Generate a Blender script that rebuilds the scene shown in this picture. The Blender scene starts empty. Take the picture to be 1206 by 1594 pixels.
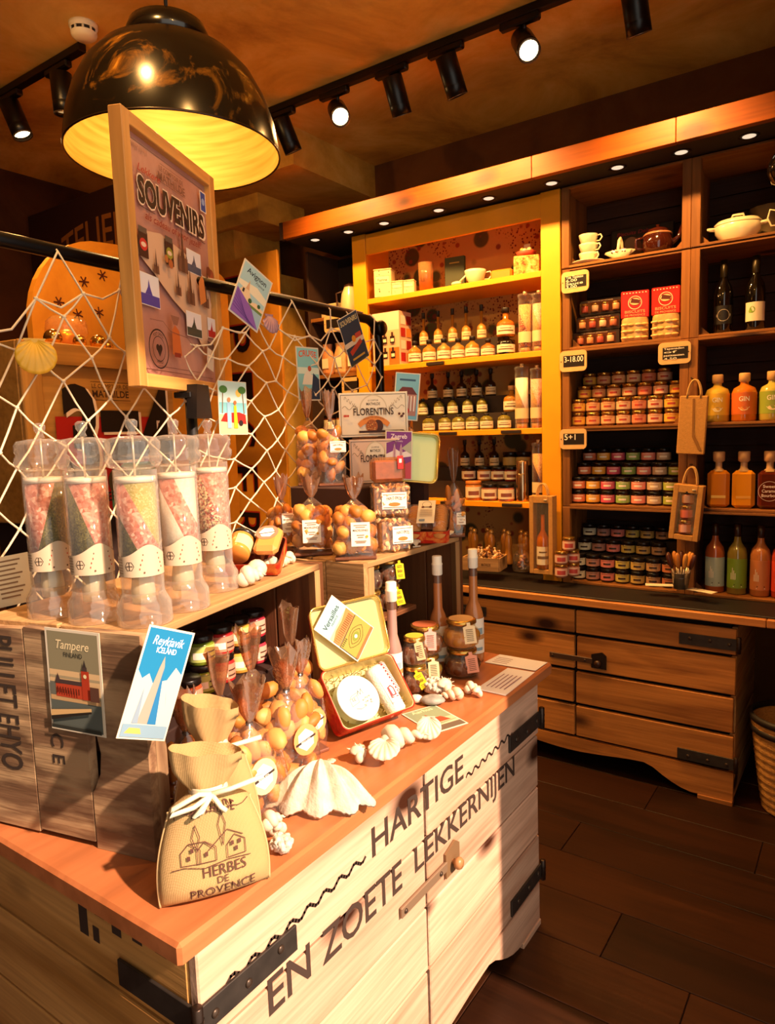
import bpy, bmesh, math, random
from mathutils import Vector, Matrix, Euler
random.seed(7)
PI = math.pi
sc = bpy.context.scene
C = sc.collection

# ---------------------------------------------------------------- camera
def camera_axes(yaw, pitch, roll):
    fwd = Vector((-math.sin(yaw)*math.cos(pitch), math.cos(yaw)*math.cos(pitch), -math.sin(pitch)))
    right = Vector((math.cos(yaw), math.sin(yaw), 0)); up = right.cross(fwd)
    r = right*math.cos(roll) + up*math.sin(roll)
    u = up*math.cos(roll) - right*math.sin(roll)
    return r, u, fwd
cd = bpy.data.cameras.new('camera'); cam = bpy.data.objects.new('camera', cd); C.objects.link(cam)
r_, u_, f_ = camera_axes(math.radians(34.95), math.radians(6.581), math.radians(-1.871))
cam.matrix_world = Matrix(((r_.x, u_.x, -f_.x, 0), (r_.y, u_.y, -f_.y, 0), (r_.z, u_.z, -f_.z, 1.65), (0, 0, 0, 1)))
cd.sensor_fit = 'VERTICAL'; cd.sensor_height = 36; cd.lens = 1089.13/1594*36; cd.clip_start = 0.02
sc.camera = cam
# ---------------------------------------------------------------- world, sun, exposure
w = bpy.data.worlds.new('sky'); sc.world = w; w.use_nodes = True
w.node_tree.nodes['Background'].inputs[0].default_value = (1.0, 0.92, 0.78, 1)
w.node_tree.nodes['Background'].inputs[1].default_value = 1.0
sd = bpy.data.lights.new('sun', 'SUN'); sun = bpy.data.objects.new('sun', sd); C.objects.link(sun)
sd.energy = 7.6; sd.color = (1.0, 0.70, 0.50); sd.angle = math.radians(1.5)
sun.rotation_euler = Vector((-0.777, 0.03, -0.63)).to_track_quat('-Z', 'Y').to_euler()
sun.location = (3, 0, 5)
sc.view_settings.view_transform = 'Standard'; sc.view_settings.look = 'None'
sc.view_settings.gamma = 1.0; sc.view_settings.exposure = 0.45; sc.view_settings.use_curve_mapping = False
sc.cycles.transparent_max_bounces = 32; sc.cycles.max_bounces = 8; sc.cycles.diffuse_bounces = 4; sc.cycles.sample_clamp_indirect = 6; sc.cycles.use_denoising = True

# ---------------------------------------------------------------- helpers: colours and materials
def lin(h):
    h = h.lstrip('#'); o = []
    for i in (0, 2, 4):
        c = int(h[i:i+2], 16)/255
        o.append(c/12.92 if c <= 0.04045 else ((c+0.055)/1.055)**2.4)
    return (*o, 1)
MATS = {}
def mat(h, rough=0.5, metal=0.0, emit=0.0, spec=0.5, coat=0.0, noise=0.0, nscale=30, bump=0.0, bscale=200):
    key = ('p', h, rough, metal, emit, spec, coat, noise, nscale, bump, bscale)
    if key in MATS: return MATS[key]
    m = bpy.data.materials.new('plain_'+h.strip('#')); m.use_nodes = True; MATS[key] = m
    nt = m.node_tree; b = nt.nodes['Principled BSDF']
    b.inputs['Base Color'].default_value = lin(h); b.inputs['Roughness'].default_value = rough
    b.inputs['Metallic'].default_value = metal; b.inputs['Specular IOR Level'].default_value = spec
    b.inputs['Coat Weight'].default_value = coat
    if emit:
        b.inputs['Emission Color'].default_value = lin(h); b.inputs['Emission Strength'].default_value = emit
    if noise or bump:
        tc = nt.nodes.new('ShaderNodeTexCoord')
    if noise:
        n = nt.nodes.new('ShaderNodeTexNoise'); n.inputs['Scale'].default_value = nscale; n.inputs['Detail'].default_value = 6
        nt.links.new(tc.outputs['Object'], n.inputs['Vector'])
        mr = nt.nodes.new('ShaderNodeMapRange'); mr.inputs[1].default_value = 0.3; mr.inputs[2].default_value = 0.7
        mr.inputs[3].default_value = 1-noise; mr.inputs[4].default_value = 1+noise*0.5
        nt.links.new(n.outputs[0], mr.inputs[0])
        mx = nt.nodes.new('ShaderNodeMix'); mx.data_type = 'RGBA'; mx.blend_type = 'MULTIPLY'; mx.inputs[0].default_value = 1
        mx.inputs[6].default_value = lin(h); nt.links.new(mr.outputs[0], mx.inputs[7]); nt.links.new(mx.outputs[2], b.inputs['Base Color'])
    if bump:
        n2 = nt.nodes.new('ShaderNodeTexNoise'); n2.inputs['Scale'].default_value = bscale
        nt.links.new(tc.outputs['Object'], n2.inputs['Vector'])
        bp = nt.nodes.new('ShaderNodeBump'); bp.inputs['Strength'].default_value = bump; bp.inputs['Distance'].default_value = 0.004
        nt.links.new(n2.outputs[0], bp.inputs['Height']); nt.links.new(bp.outputs[0], b.inputs['Normal'])
    return m
def ramp(nt, src, stops):
    r = nt.nodes.new('ShaderNodeValToRGB'); e = r.color_ramp.elements
    while len(e) < len(stops): e.new(0.5)
    for i, (p, h) in enumerate(stops): e[i].position = p; e[i].color = lin(h)
    nt.links.new(src, r.inputs[0]); return r.outputs[0]
def mixc(nt, fac, a, b, mode='MIX'):
    mx = nt.nodes.new('ShaderNodeMix'); mx.data_type = 'RGBA'; mx.blend_type = mode
    for i, s in ((0, fac), (6, a), (7, b)):
        if isinstance(s, (int, float)): mx.inputs[i].default_value = s
        elif isinstance(s, tuple): mx.inputs[i].default_value = s
        else: nt.links.new(s, mx.inputs[i])
    return mx.outputs[2]
def wood(dark, light, axis='X', rough=0.6, grain=9, knots=True, wear=None, bump=0.25):
    key = ('w', dark, light, axis, rough, grain, knots, wear, bump)
    if key in MATS: return MATS[key]
    m = bpy.data.materials.new('wood_'+light.strip('#')+axis); m.use_nodes = True; MATS[key] = m
    nt = m.node_tree; b = nt.nodes['Principled BSDF']; b.inputs['Roughness'].default_value = rough
    b.inputs['Specular IOR Level'].default_value = 0.3
    tc = nt.nodes.new('ShaderNodeTexCoord'); oi = nt.nodes.new('ShaderNodeObjectInfo')
    ml = nt.nodes.new('ShaderNodeMath'); ml.operation = 'MULTIPLY'; ml.inputs[1].default_value = 37
    nt.links.new(oi.outputs['Random'], ml.inputs[0])
    ad = nt.nodes.new('ShaderNodeVectorMath'); ad.operation = 'ADD'
    nt.links.new(tc.outputs['Object'], ad.inputs[0]); nt.links.new(ml.outputs[0], ad.inputs[1])
    def mapped(along, across):
        mp = nt.nodes.new('ShaderNodeMapping')
        mp.inputs['Scale'].default_value = {'X': (along, across, across), 'Y': (across, along, across), 'Z': (across, across, along)}[axis]
        nt.links.new(ad.outputs[0], mp.inputs['Vector']); return mp.outputs[0]
    n1 = nt.nodes.new('ShaderNodeTexNoise'); n1.inputs['Scale'].default_value = 1; n1.inputs['Detail'].default_value = 4
    n1.inputs['Distortion'].default_value = 1.2
    nt.links.new(mapped(0.9, grain), n1.inputs['Vector'])
    n2 = nt.nodes.new('ShaderNodeTexNoise'); n2.inputs['Scale'].default_value = 1; n2.inputs['Detail'].default_value = 3
    nt.links.new(mapped(3, grain*11), n2.inputs['Vector'])
    col = ramp(nt, n1.outputs[0], [(0.22, dark), (0.55, light)])
    fine = ramp(nt, n2.outputs[0], [(0.3, '#b4aaa2'), (0.62, '#ffffff')])
    col = mixc(nt, 0.42, col, fine, 'MULTIPLY')
    if knots:
        v = nt.nodes.new('ShaderNodeTexVoronoi'); v.inputs['Scale'].default_value = 1
        nt.links.new(mapped(2.6, 5.0), v.inputs['Vector'])
        k = ramp(nt, v.outputs['Distance'], [(0.10, '#ffffff'), (0.24, '#000000')])
        col = mixc(nt, k, col, lin('#3a1a08'))
    if wear:
        n3 = nt.nodes.new('ShaderNodeTexNoise'); n3.inputs['Scale'].default_value = 1; n3.inputs['Detail'].default_value = 8
        nt.links.new(mapped(5, 22), n3.inputs['Vector'])
        k = ramp(nt, n3.outputs[0], [(0.42, '#000000'), (0.6, '#ffffff')])
        col = mixc(nt, k, col, lin(wear))
    hv = mixc(nt, 0.22, (1, 1, 1, 1), oi.outputs['Random'], 'MULTIPLY')
    col = mixc(nt, 1.0, col, hv, 'MULTIPLY')
    nt.links.new(col, b.inputs['Base Color'])
    bp = nt.nodes.new('ShaderNodeBump'); bp.inputs['Strength'].default_value = bump; bp.inputs['Distance'].default_value = 0.004
    nt.links.new(n2.outputs[0], bp.inputs['Height']); nt.links.new(bp.outputs[0], b.inputs['Normal'])
    return m
def mottled(name, stops, scale=3, rough=0.8, bump=0.1, bscale=40, stretch=(1, 1, 1)):
    if name in MATS: return MATS[name]
    m = bpy.data.materials.new(name); m.use_nodes = True; MATS[name] = m
    nt = m.node_tree; b = nt.nodes['Principled BSDF']; b.inputs['Roughness'].default_value = rough
    b.inputs['Specular IOR Level'].default_value = 0.25
    tc = nt.nodes.new('ShaderNodeTexCoord'); mp = nt.nodes.new('ShaderNodeMapping'); mp.inputs['Scale'].default_value = stretch
    nt.links.new(tc.outputs['Object'], mp.inputs[0])
    n = nt.nodes.new('ShaderNodeTexNoise'); n.inputs['Scale'].default_value = scale; n.inputs['Detail'].default_value = 9
    n.inputs['Roughness'].default_value = 0.65; n.inputs['Distortion'].default_value = 0.6
    nt.links.new(mp.outputs[0], n.inputs['Vector'])
    nt.links.new(ramp(nt, n.outputs[0], stops), b.inputs['Base Color'])
    n2 = nt.nodes.new('ShaderNodeTexNoise'); n2.inputs['Scale'].default_value = bscale; n2.inputs['Detail'].default_value = 5
    nt.links.new(mp.outputs[0], n2.inputs['Vector'])
    bp = nt.nodes.new('ShaderNodeBump'); bp.inputs['Strength'].default_value = bump; bp.inputs['Distance'].default_value = 0.01
    nt.links.new(n2.outputs[0], bp.inputs['Height']); nt.links.new(bp.outputs[0], b.inputs['Normal'])
    return m
def film(name, tint='#ffffff', opac=0.12, rough=0.12, gloss=0.25, crinkle=60, edge=0.0):
    """clear film or thin glass: mostly lets light straight through, with a glossy sheen"""
    if name in MATS: return MATS[name]
    m = bpy.data.materials.new(name); m.use_nodes = True; MATS[name] = m
    nt = m.node_tree; nt.nodes.clear()
    out = nt.nodes.new('ShaderNodeOutputMaterial')
    tr = nt.nodes.new('ShaderNodeBsdfTransparent'); tr.inputs[0].default_value = lin(tint)
    gl = nt.nodes.new('ShaderNodeBsdfGlossy'); gl.inputs['Roughness'].default_value = rough
    df = nt.nodes.new('ShaderNodeBsdfDiffuse'); df.inputs[0].default_value = lin(tint)
    m1 = nt.nodes.new('ShaderNodeMixShader'); m1.inputs[0].default_value = opac
    nt.links.new(tr.outputs[0], m1.inputs[1]); nt.links.new(df.outputs[0], m1.inputs[2])
    fr = nt.nodes.new('ShaderNodeLayerWeight'); fr.inputs[0].default_value = 0.12
    if edge:
        fe = nt.nodes.new('ShaderNodeLayerWeight'); fe.inputs[0].default_value = 0.3
        me_ = nt.nodes.new('ShaderNodeMath'); me_.operation = 'MULTIPLY_ADD'; me_.inputs[1].default_value = edge; me_.inputs[2].default_value = opac
        nt.links.new(fe.outputs['Facing'], me_.inputs[0]); nt.links.new(me_.outputs[0], m1.inputs[0])
    mm = nt.nodes.new('ShaderNodeMath'); mm.operation = 'MULTIPLY_ADD'; mm.inputs[1].default_value = 0.55*gloss; mm.inputs[2].default_value = gloss*0.05; mm.use_clamp = True
    nt.links.new(fr.outputs['Facing'], mm.inputs[0])
    m2 = nt.nodes.new('ShaderNodeMixShader'); nt.links.new(mm.outputs[0], m2.inputs[0])
    nt.links.new(m1.outputs[0], m2.inputs[1]); nt.links.new(gl.outputs[0], m2.inputs[2])
    nt.links.new(m2.outputs[0], out.inputs[0])
    if crinkle:
        tc = nt.nodes.new('ShaderNodeTexCoord'); n = nt.nodes.new('ShaderNodeTexNoise'); n.inputs['Scale'].default_value = crinkle
        nt.links.new(tc.outputs['Object'], n.inputs['Vector'])
        bp = nt.nodes.new('ShaderNodeBump'); bp.inputs['Strength'].default_value = 0.5; bp.inputs['Distance'].default_value = 0.006
        nt.links.new(n.outputs[0], bp.inputs['Height'])
        nt.links.new(bp.outputs[0], gl.inputs['Normal']); nt.links.new(bp.outputs[0], fr.inputs['Normal'])
    return m

# ---------------------------------------------------------------- helpers: mesh builder
class MB:
    def __init__(s): s.v = []; s.f = []; s.mi = []; s.sm = []
    def add(s, vs, fs, mi=0, smooth=False, M=None):
        o = len(s.v)
        for p in vs: s.v.append(tuple(M @ Vector(p)) if M is not None else tuple(p))
        for q in fs: s.f.append(tuple(o+i for i in q)); s.mi.append(mi); s.sm.append(smooth)
        return s
    def box(s, c, d, mi=0, bev=0.0, M=None):
        hx, hy, hz = d[0]/2, d[1]/2, d[2]/2
        T = Matrix.Translation(c)
        if M is not None: T = M @ T
        if bev <= 0:
            vs = [(x*hx, y*hy, z*hz) for x in (-1, 1) for y in (-1, 1) for z in (-1, 1)]
            fs = [(0, 1, 3, 2), (4, 6, 7, 5), (0, 4, 5, 1), (2, 3, 7, 6), (0, 2, 6, 4), (1, 5, 7, 3)]
            return s.add(vs, fs, mi, False, T)
        b = min(bev, hx*.9, hy*.9, hz*.9); vs = []; ix = {}
        h = (hx, hy, hz)
        for sx in (-1, 1):
            for sy in (-1, 1):
                for sz in (-1, 1):
                    for a in range(3):
                        g = (sx, sy, sz); ix[(g, a)] = len(vs)
                        vs.append(tuple(g[k]*(h[k] if k == a else h[k]-b) for k in range(3)))
        fs = []
        for a in range(3):
            u, w_ = [k for k in range(3) if k != a]
            for sg in (-1, 1):
                q = []
                for (i, j) in ((-1, -1), (1, -1), (1, 1), (-1, 1)):
                    g = [0, 0, 0]; g[a] = sg; g[u] = i; g[w_] = j; q.append(ix[(tuple(g), a)])
                fs.append(q)
        for a in range(3):
            u, w_ = [k for k in range(3) if k != a]
            for i in (-1, 1):
                for j in (-1, 1):
                    g0 = [0, 0, 0]; g1 = [0, 0, 0]; g0[a] = -1; g1[a] = 1
                    for g in (g0, g1): g[u] = i; g[w_] = j
                    fs.append([ix[(tuple(g0), u)], ix[(tuple(g1), u)], ix[(tuple(g1), w_)], ix[(tuple(g0), w_)]])
        for sx in (-1, 1):
            for sy in (-1, 1):
                for sz in (-1, 1):
                    g = (sx, sy, sz); fs.append([ix[(g, 0)], ix[(g, 1)], ix[(g, 2)]])
        return s.add(vs, fs, mi, False, T)
    def lathe(s, prof, n=20, c=(0, 0, 0), mi=0, smooth=True, sx=1, sy=1, M=None, a0=0.0, a1=2*PI, wob=None):
        full = abs(a1-a0-2*PI) < 1e-6; k = n if full else n+1; vs = []; fs = []
        for (r, z) in prof:
            for i in range(k):
                a = a0+(a1-a0)*i/n; rr = r*(wob(a, z) if wob else 1)
                vs.append((c[0]+rr*sx*math.cos(a), c[1]+rr*sy*math.sin(a), c[2]+z))
        for j in range(len(prof)-1):
            for i in range(n):
                i2 = (i+1) % k if full else i+1
                fs.append((j*k+i, j*k+i2, (j+1)*k+i2, (j+1)*k+i))
        return s.add(vs, fs, mi, smooth, M)
    def cyl(s, c, r, h, n=16, mi=0, M=None, r2=None, bev=0.0):
        r2 = r if r2 is None else r2
        b = min(bev, h*.4)
        pr = [(0, 0), (r-b, 0)] + ([(r, b)] if b else []) + ([(r2, h-b)] if b else []) + [(r2-b, h), (0, h)]
        return s.lathe(pr, n, c, mi, False if n < 9 else True, M=M)
    def tube(s, pts, r, n=8, mi=0, cap=True, M=None):
        pts = [Vector(p) for p in pts]; vs = []; fs = []; prev = None
        rs = r if isinstance(r, (list, tuple)) else [r]*len(pts)
        for i, p in enumerate(pts):
            t = (pts[min(i+1, len(pts)-1)]-pts[max(i-1, 0)]).normalized()
            if prev is None:
                up = Vector((0, 0, 1)) if abs(t.z) < .9 else Vector((1, 0, 0)); u = t.cross(up).normalized()
            else: u = (prev-t*prev.dot(t)).normalized()
            prev = u; v = t.cross(u)
            for k in range(n):
                a = 2*PI*k/n; vs.append(p+u*(rs[i]*math.cos(a))+v*(rs[i]*math.sin(a)))
        for i in range(len(pts)-1):
            for k in range(n): fs.append((i*n+k, i*n+(k+1) % n, (i+1)*n+(k+1) % n, (i+1)*n+k))
        if cap: fs.append(tuple(range(n))); fs.append(tuple((len(pts)-1)*n+k for k in range(n)))
        return s.add(vs, fs, mi, True, M)
    def prism(s, poly, t, mi=0, M=None):
        n = len(poly); vs = [(x, y, 0) for x, y in poly]+[(x, y, t) for x, y in poly]
        fs = [tuple(range(n)), tuple(range(n, 2*n))]+[(i, (i+1) % n, n+(i+1) % n, n+i) for i in range(n)]
        return s.add(vs, fs, mi, False, M)
    def ell(s, c, r, n=10, m=7, mi=0, M=None, jit=0.0, seed=0):
        rnd = random.Random(seed); vs = [(c[0], c[1], c[2]-r[2])]; fs = []
        for j in range(1, m):
            t = PI*j/m
            for i in range(n):
                a = 2*PI*i/n; q = 1+jit*(rnd.random()-.5)*2
                vs.append((c[0]+r[0]*math.sin(t)*math.cos(a)*q, c[1]+r[1]*math.sin(t)*math.sin(a)*q, c[2]-r[2]*math.cos(t)*q))
        vs.append((c[0], c[1], c[2]+r[2])); L = len(vs)-1
        for i in range(n):
            fs.append((0, 1+(i+1) % n, 1+i)); fs.append((L, L-n+i, L-n+(i+1) % n))
        for j in range(m-2):
            for i in range(n): fs.append((1+j*n+i, 1+j*n+(i+1) % n, 1+(j+1)*n+(i+1) % n, 1+(j+1)*n+i))
        return s.add(vs, fs, mi, True, M)
    def build(s, name, mats, parent=None, loc=(0, 0, 0), rot=(0, 0, 0), fix=True):
        me = bpy.data.meshes.new(name); me.from_pydata(s.v, [], s.f)
        if not isinstance(mats, (list, tuple)): mats = [mats]
        for m in mats: me.materials.append(m)
        me.polygons.foreach_set('material_index', s.mi); me.polygons.foreach_set('use_smooth', s.sm)
        if fix:
            bm = bmesh.new(); bm.from_mesh(me); bmesh.ops.remove_doubles(bm, verts=bm.verts, dist=1e-6)
            bmesh.ops.recalc_face_normals(bm, faces=bm.faces); bm.to_mesh(me); bm.free()
        me.update()
        o = bpy.data.objects.new(name, me); C.objects.link(o); o.parent = parent; o.location = loc; o.rotation_euler = rot
        return o
def thing(name, label, cat, loc=(0, 0, 0), rot=(0, 0, 0), group=None):
    o = bpy.data.objects.new(name, None); C.objects.link(o); o.location = loc
    o.rotation_euler = rot if isinstance(rot, (tuple, list, Euler)) else (0, 0, rot); o.empty_display_size = 0.05
    o['label'] = label; o['category'] = cat
    if group: o['group'] = group
    return o
def tag(o, label, cat, group=None):
    o['label'] = label; o['category'] = cat
    if group: o['group'] = group
    return o
def struct(o): o['kind'] = 'structure'; return o
def copy_tree(o, parent=None):
    c = o.copy(); C.objects.link(c); c.parent = parent
    for ch in list(o.children): copy_tree(ch, c)
    return c
def place(proto, used, loc, rot, label, group=None):
    o = proto if not used else copy_tree(proto)
    o.location = loc; o.rotation_euler = rot if isinstance(rot, (tuple, list, Euler)) else (0, 0, rot); o['label'] = label
    if group: o['group'] = group
    return o
ORD = ['first', 'second', 'third', 'fourth', 'fifth', 'sixth', 'seventh', 'eighth', 'ninth', 'tenth']
def face_to(n, up=(0, 0, 1)):
    """rotation matrix whose local z looks along n and local y is upwards"""
    n = Vector(n).normalized(); up = Vector(up); x = up.cross(n).normalized(); y = n.cross(x)
    return Matrix(((x.x, y.x, n.x), (x.y, y.y, n.y), (x.z, y.z, n.z))).to_4x4()
# ---------------------------------------------------------------- helpers: lettering and flat prints
TX = {}
def text_mesh(body, bold=0.0, shear=0.0, spacing=1.0):
    key = (body, bold, shear, spacing)
    if key not in TX:
        cu = bpy.data.curves.new('lettering', 'FONT'); cu.body = body; cu.offset = bold; cu.shear = shear
        cu.space_character = spacing; cu.resolution_u = 3; cu.fill_mode = 'FRONT'; cu.align_x = 'LEFT'
        o = bpy.data.objects.new('lettering', cu); me = bpy.data.meshes.new_from_object(o)
        vs = [(v.co.x, v.co.y) for v in me.vertices]; fs = [tuple(p.vertices) for p in me.polygons]
        bpy.data.objects.remove(o); bpy.data.curves.remove(cu); bpy.data.meshes.remove(me)
        xs = [v[0] for v in vs] or [0, 1]; ys = [v[1] for v in vs] or [0, 1]
        TX[key] = (vs, fs, min(xs), max(xs), min(ys), max(ys))
    return TX[key]
class Print:
    """flat printed picture in the local xy plane: colours stacked in thin layers"""
    def __init__(s, step=0.00025): s.mb = MB(); s.mats = []; s.z = 0.0; s.step = step
    def _m(s, h):
        m = h if not isinstance(h, str) else mat(h, 0.55, spec=0.3)
        if m not in s.mats: s.mats.append(m)
        s.z += s.step; return s.mats.index(m)
    def poly(s, pts, h): i = s._m(h); s.mb.add([(x, y, s.z) for x, y in pts], [tuple(range(len(pts)))], i); return s
    def rect(s, x0, y0, x1, y1, h): return s.poly([(x0, y0), (x1, y0), (x1, y1), (x0, y1)], h)
    def disc(s, x, y, r, h, ry=None, n=20, a0=0, a1=2*PI):
        ry = ry or r; return s.poly([(x+r*math.cos(a0+(a1-a0)*i/n), y+ry*math.sin(a0+(a1-a0)*i/n)) for i in range(n + (abs(a1-a0) < 6.2))], h)
    def line(s, pts, wd, h):
        i = s._m(h)
        for a, b in zip(pts[:-1], pts[1:]):
            dx, dy = b[0]-a[0], b[1]-a[1]; L = math.hypot(dx, dy) or 1e-9; nx, ny = -dy/L*wd/2, dx/L*wd/2; ex, ey = dx/L*wd*.3, dy/L*wd*.3
            s.mb.add([(a[0]+nx-ex, a[1]+ny-ey, s.z), (a[0]-nx-ex, a[1]-ny-ey, s.z), (b[0]-nx+ex, b[1]-ny+ey, s.z), (b[0]+nx+ex, b[1]+ny+ey, s.z)], [(0, 1, 2, 3)], i)
        return s
    def ring(s, x, y, r0, r1, h, n=24):
        i = s._m(h); vs = []; fs = []
        for k in range(n):
            a = 2*PI*k/n; vs += [(x+r0*math.cos(a), y+r0*math.sin(a), s.z), (x+r1*math.cos(a), y+r1*math.sin(a), s.z)]
        for k in range(n): j = (k+1) % n; fs.append((2*k, 2*k+1, 2*j+1, 2*j))
        s.mb.add(vs, fs, i); return s
    def text(s, body, x, y, h, hgt, width=None, align='C', bold=0.0, shear=0.0, rot=0.0, arch=0.0, spacing=1.0):
        vs, fs, x0, x1, y0, y1 = text_mesh(body, bold, shear, spacing); i = s._m(h)
        k = hgt/0.69; kx = k if width is None else width/max(x1-x0, 1e-6)
        W = (x1-x0)*kx; ox = {'C': -W/2, 'L': 0, 'R': -W}[align]; ca, sa = math.cos(rot), math.sin(rot); out = []
        for (a, b) in vs:
            px = (a-x0)*kx+ox; py = b*k
            if arch: py += arch*(1-(2*(px-ox)/W-1)**2)
            out.append((x+px*ca-py*sa, y+px*sa+py*ca, s.z))
        s.mb.add(out, fs, i); return s
    def build(s, name, parent, loc=(0, 0, 0), rot=(0, 0, 0), M=None):
        o = s.mb.build(name, s.mats, parent, loc, rot, fix=False)
        if M is not None: o.matrix_local = M
        return o
# ================================================================ the setting
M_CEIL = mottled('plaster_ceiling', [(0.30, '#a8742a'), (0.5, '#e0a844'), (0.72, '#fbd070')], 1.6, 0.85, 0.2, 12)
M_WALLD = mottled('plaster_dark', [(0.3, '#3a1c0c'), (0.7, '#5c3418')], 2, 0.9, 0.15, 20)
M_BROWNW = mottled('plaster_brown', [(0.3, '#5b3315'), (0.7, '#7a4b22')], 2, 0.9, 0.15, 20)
fl = struct(MB().box((-2.1, 1.1, -0.03), (4.8, 5.5, 0.05)).build('floor', mat('#1c0e08', 0.9)))
M_TILE = wood('#1c0d05', '#33190a', 'X', 0.42, 7, False, None, 0.12)
M_TILE2 = wood('#271206', '#43230f', 'X', 0.40, 7, False, None, 0.12)
tile_cache = {}
joint = {0: -.755, -1: -.302, -2: -.95, -3: -1.25, -4: -.644, -5: -.381, -6: -.9}
for k in range(-20, 4):
    y0 = 2.93+.2325*k
    j0 = joint.get(k, -.2-((k*0.37) % 1.2))
    x = j0-4.8
    while x < .2:
        a, b = max(x, -4.4), min(x+1.2, .2)
        if b-a > .05:
            key = (round(b-a, 3), (k*7+int(x*3)) % 3 == 0)
            if key not in tile_cache:
                o = MB().box((0, 0, 0), (b-a-.003, .2295, .008), bev=.0015).build('plank', M_TILE2 if key[1] else M_TILE, fl); tile_cache[key] = o.data
            else:
                o = bpy.data.objects.new('plank', tile_cache[key]); C.objects.link(o); o.parent = fl
            o.location = ((a+b)/2, y0+.116, -.0025)
        x += 1.2
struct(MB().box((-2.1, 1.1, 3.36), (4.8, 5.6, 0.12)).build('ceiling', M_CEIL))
struct(MB().box((-2.1, 3.83, 1.65), (4.8, 0.14, 3.3)).build('wall_back', M_BROWNW))
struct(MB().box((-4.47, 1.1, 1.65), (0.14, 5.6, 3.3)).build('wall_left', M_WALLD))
struct(MB().box((-2.1, -1.67, 1.65), (4.8, 0.14, 3.3)).build('wall_front', M_BROWNW))
b = MB(); b.box((0.24, 2.74, 1.65), (0.14, 2.06, 3.3)); b.box((0.24, -1.45, 1.65), (0.14, 0.3, 3.3))
struct(b.build('wall_right', M_BROWNW))
# lowered plaster box in the far left ceiling corner and the stepped pillar head below it
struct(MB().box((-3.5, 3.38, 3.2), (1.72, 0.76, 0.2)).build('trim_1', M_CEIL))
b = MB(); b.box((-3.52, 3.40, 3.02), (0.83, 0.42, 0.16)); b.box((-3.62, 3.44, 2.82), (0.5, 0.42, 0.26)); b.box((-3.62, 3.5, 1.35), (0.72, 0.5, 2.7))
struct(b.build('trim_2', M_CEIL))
# black soffit over the shelves, its timber facing in lengths
sof = struct(MB().box((-1.45, 3.48, 2.84), (2.95, 0.52, 0.096)).build('trim_3', mat('#120806', 0.7)))
M_BEAM = wood('#78380a', '#944a0a', 'X', 0.5, 6, True, None, 0.1)
for a, b_ in ((-2.91, -1.352), (-1.352, -.722), (-.722, .04)):
    MB().box(((a+b_)/2, 3.2, 2.838), (b_-a-.002, .034, .098), bev=.002).build('facing_board', M_BEAM, sof)
MB().box((-2.925, 3.2, 2.838), (.022, .034, .098)).build('end_board', mat('#2a120a', .8), sof)
# recessed spotlights in the soffit
def downlight(i, x, y):
    d = thing('recessed_light', 'round recessed soffit spotlight, %s from the left' % ORD[i], 'light', (x, y, 2.792), group='recessed soffit lights')
    MB().lathe([(.026, 0.001), (.038, -.004), (.041, -.003), (.041, .0), (.026, .001)], 20).build('rim', mat('#3a2a1c', .35, .8), d)
    MB().lathe([(0, -.001), (.012, -.006), (.026, -.001)], 18).build('lens', mat('#fff0d0', .3, emit=.55), d)
for i, (px, x) in enumerate(zip(range(9), (-2.78, -2.53, -2.28, -1.93, -1.64, -1.31, -1.0, -.73, -.47))): downlight(i, x, 3.32)

# ================================================================ ceiling tracks and spots
M_BLK = mat('#0d0807', .35, .2)
def track(x0, x1, y, label):
    t = thing('lighting_track', label, 'track light', ((x0+x1)/2, y, 3.3))
    MB().box((0, 0, -.018), (x1-x0, .036, .034), bev=.003).build('rail', M_BLK, t)
    MB().box(((x0-x1)/2-.004, 0, -.018), (.012, .04, .038), bev=.003).build('end_cap', M_BLK, t)
    return t
track(-2.78, .1, 2.79, 'long black lighting track crossing the ceiling towards the shelves')
track(-4.35, -2.78, 1.87, 'shorter black lighting track beside the smoke detector')
def spot(x, y, aim, lit, label, power=0, tilt=None, color=(1, .50, .14), size=125):
    t = thing('track_spotlight', label, 'spotlight', (x, y, 3.3), group='ceiling track spotlights')
    MB().box((-.02, 0, -.048), (.17, .034, .03), bev=.006).build('adapter', M_BLK, t)
    MB().cyl((0, 0, -.085), .008, .03, 10).build('stem', M_BLK, t)
    p = Vector((0, 0, -.135)); d = (Vector(aim)-Vector((x, y, 3.165))).normalized() if tilt is None else Vector(tilt).normalized()
    q = d.to_track_quat('-Z', 'Y').to_matrix().to_4x4(); M = Matrix.Translation(p) @ q
    h = MB().lathe([(0, .062), (.042, .062), (.045, .059), (.045, -.05), (.0445, -.052), (.0445, -.055), (.045, -.057), (.045, -.1), (.041, -.1), (.038, -.082), (0, -.082)], 24).build('housing', M_BLK, t)
    h.matrix_local = M
    MB().lathe([(.038, -.1012), (.045, -.1012), (.0455, -.098), (.038, -.098)], 24).build('trim_ring', mat('#7a6a58', .3, .7), h)
    le = MB().lathe([(0, -.084), (.037, -.085), (.038, -.0835)], 18).build('lens', mat('#ffdca0', .3, emit=9.0) if lit else mat('#caa46a', .3, emit=.6), h)
    if power:
        ld = bpy.data.lights.new('spot_bulb', 'SPOT'); lo = bpy.data.objects.new('spot_bulb', ld); C.objects.link(lo)
        ld.energy = power; ld.color = color; ld.spot_size = math.radians(size); ld.spot_blend = .9; ld.shadow_soft_size = .025
        lo.parent = t; lo.matrix_local = M @ Matrix.Translation((0, 0, -.115))
    return t
spot(-2.50, 2.79, (-2.35, 3.6, 1.6), False, 'black track spotlight half hidden by the lamp shade rim', 70)
spot(-2.16, 2.79, None, True, 'glowing track spotlight turned to the viewer, nearest the big lamp', 25, (.62, -.62, -.62))
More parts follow.
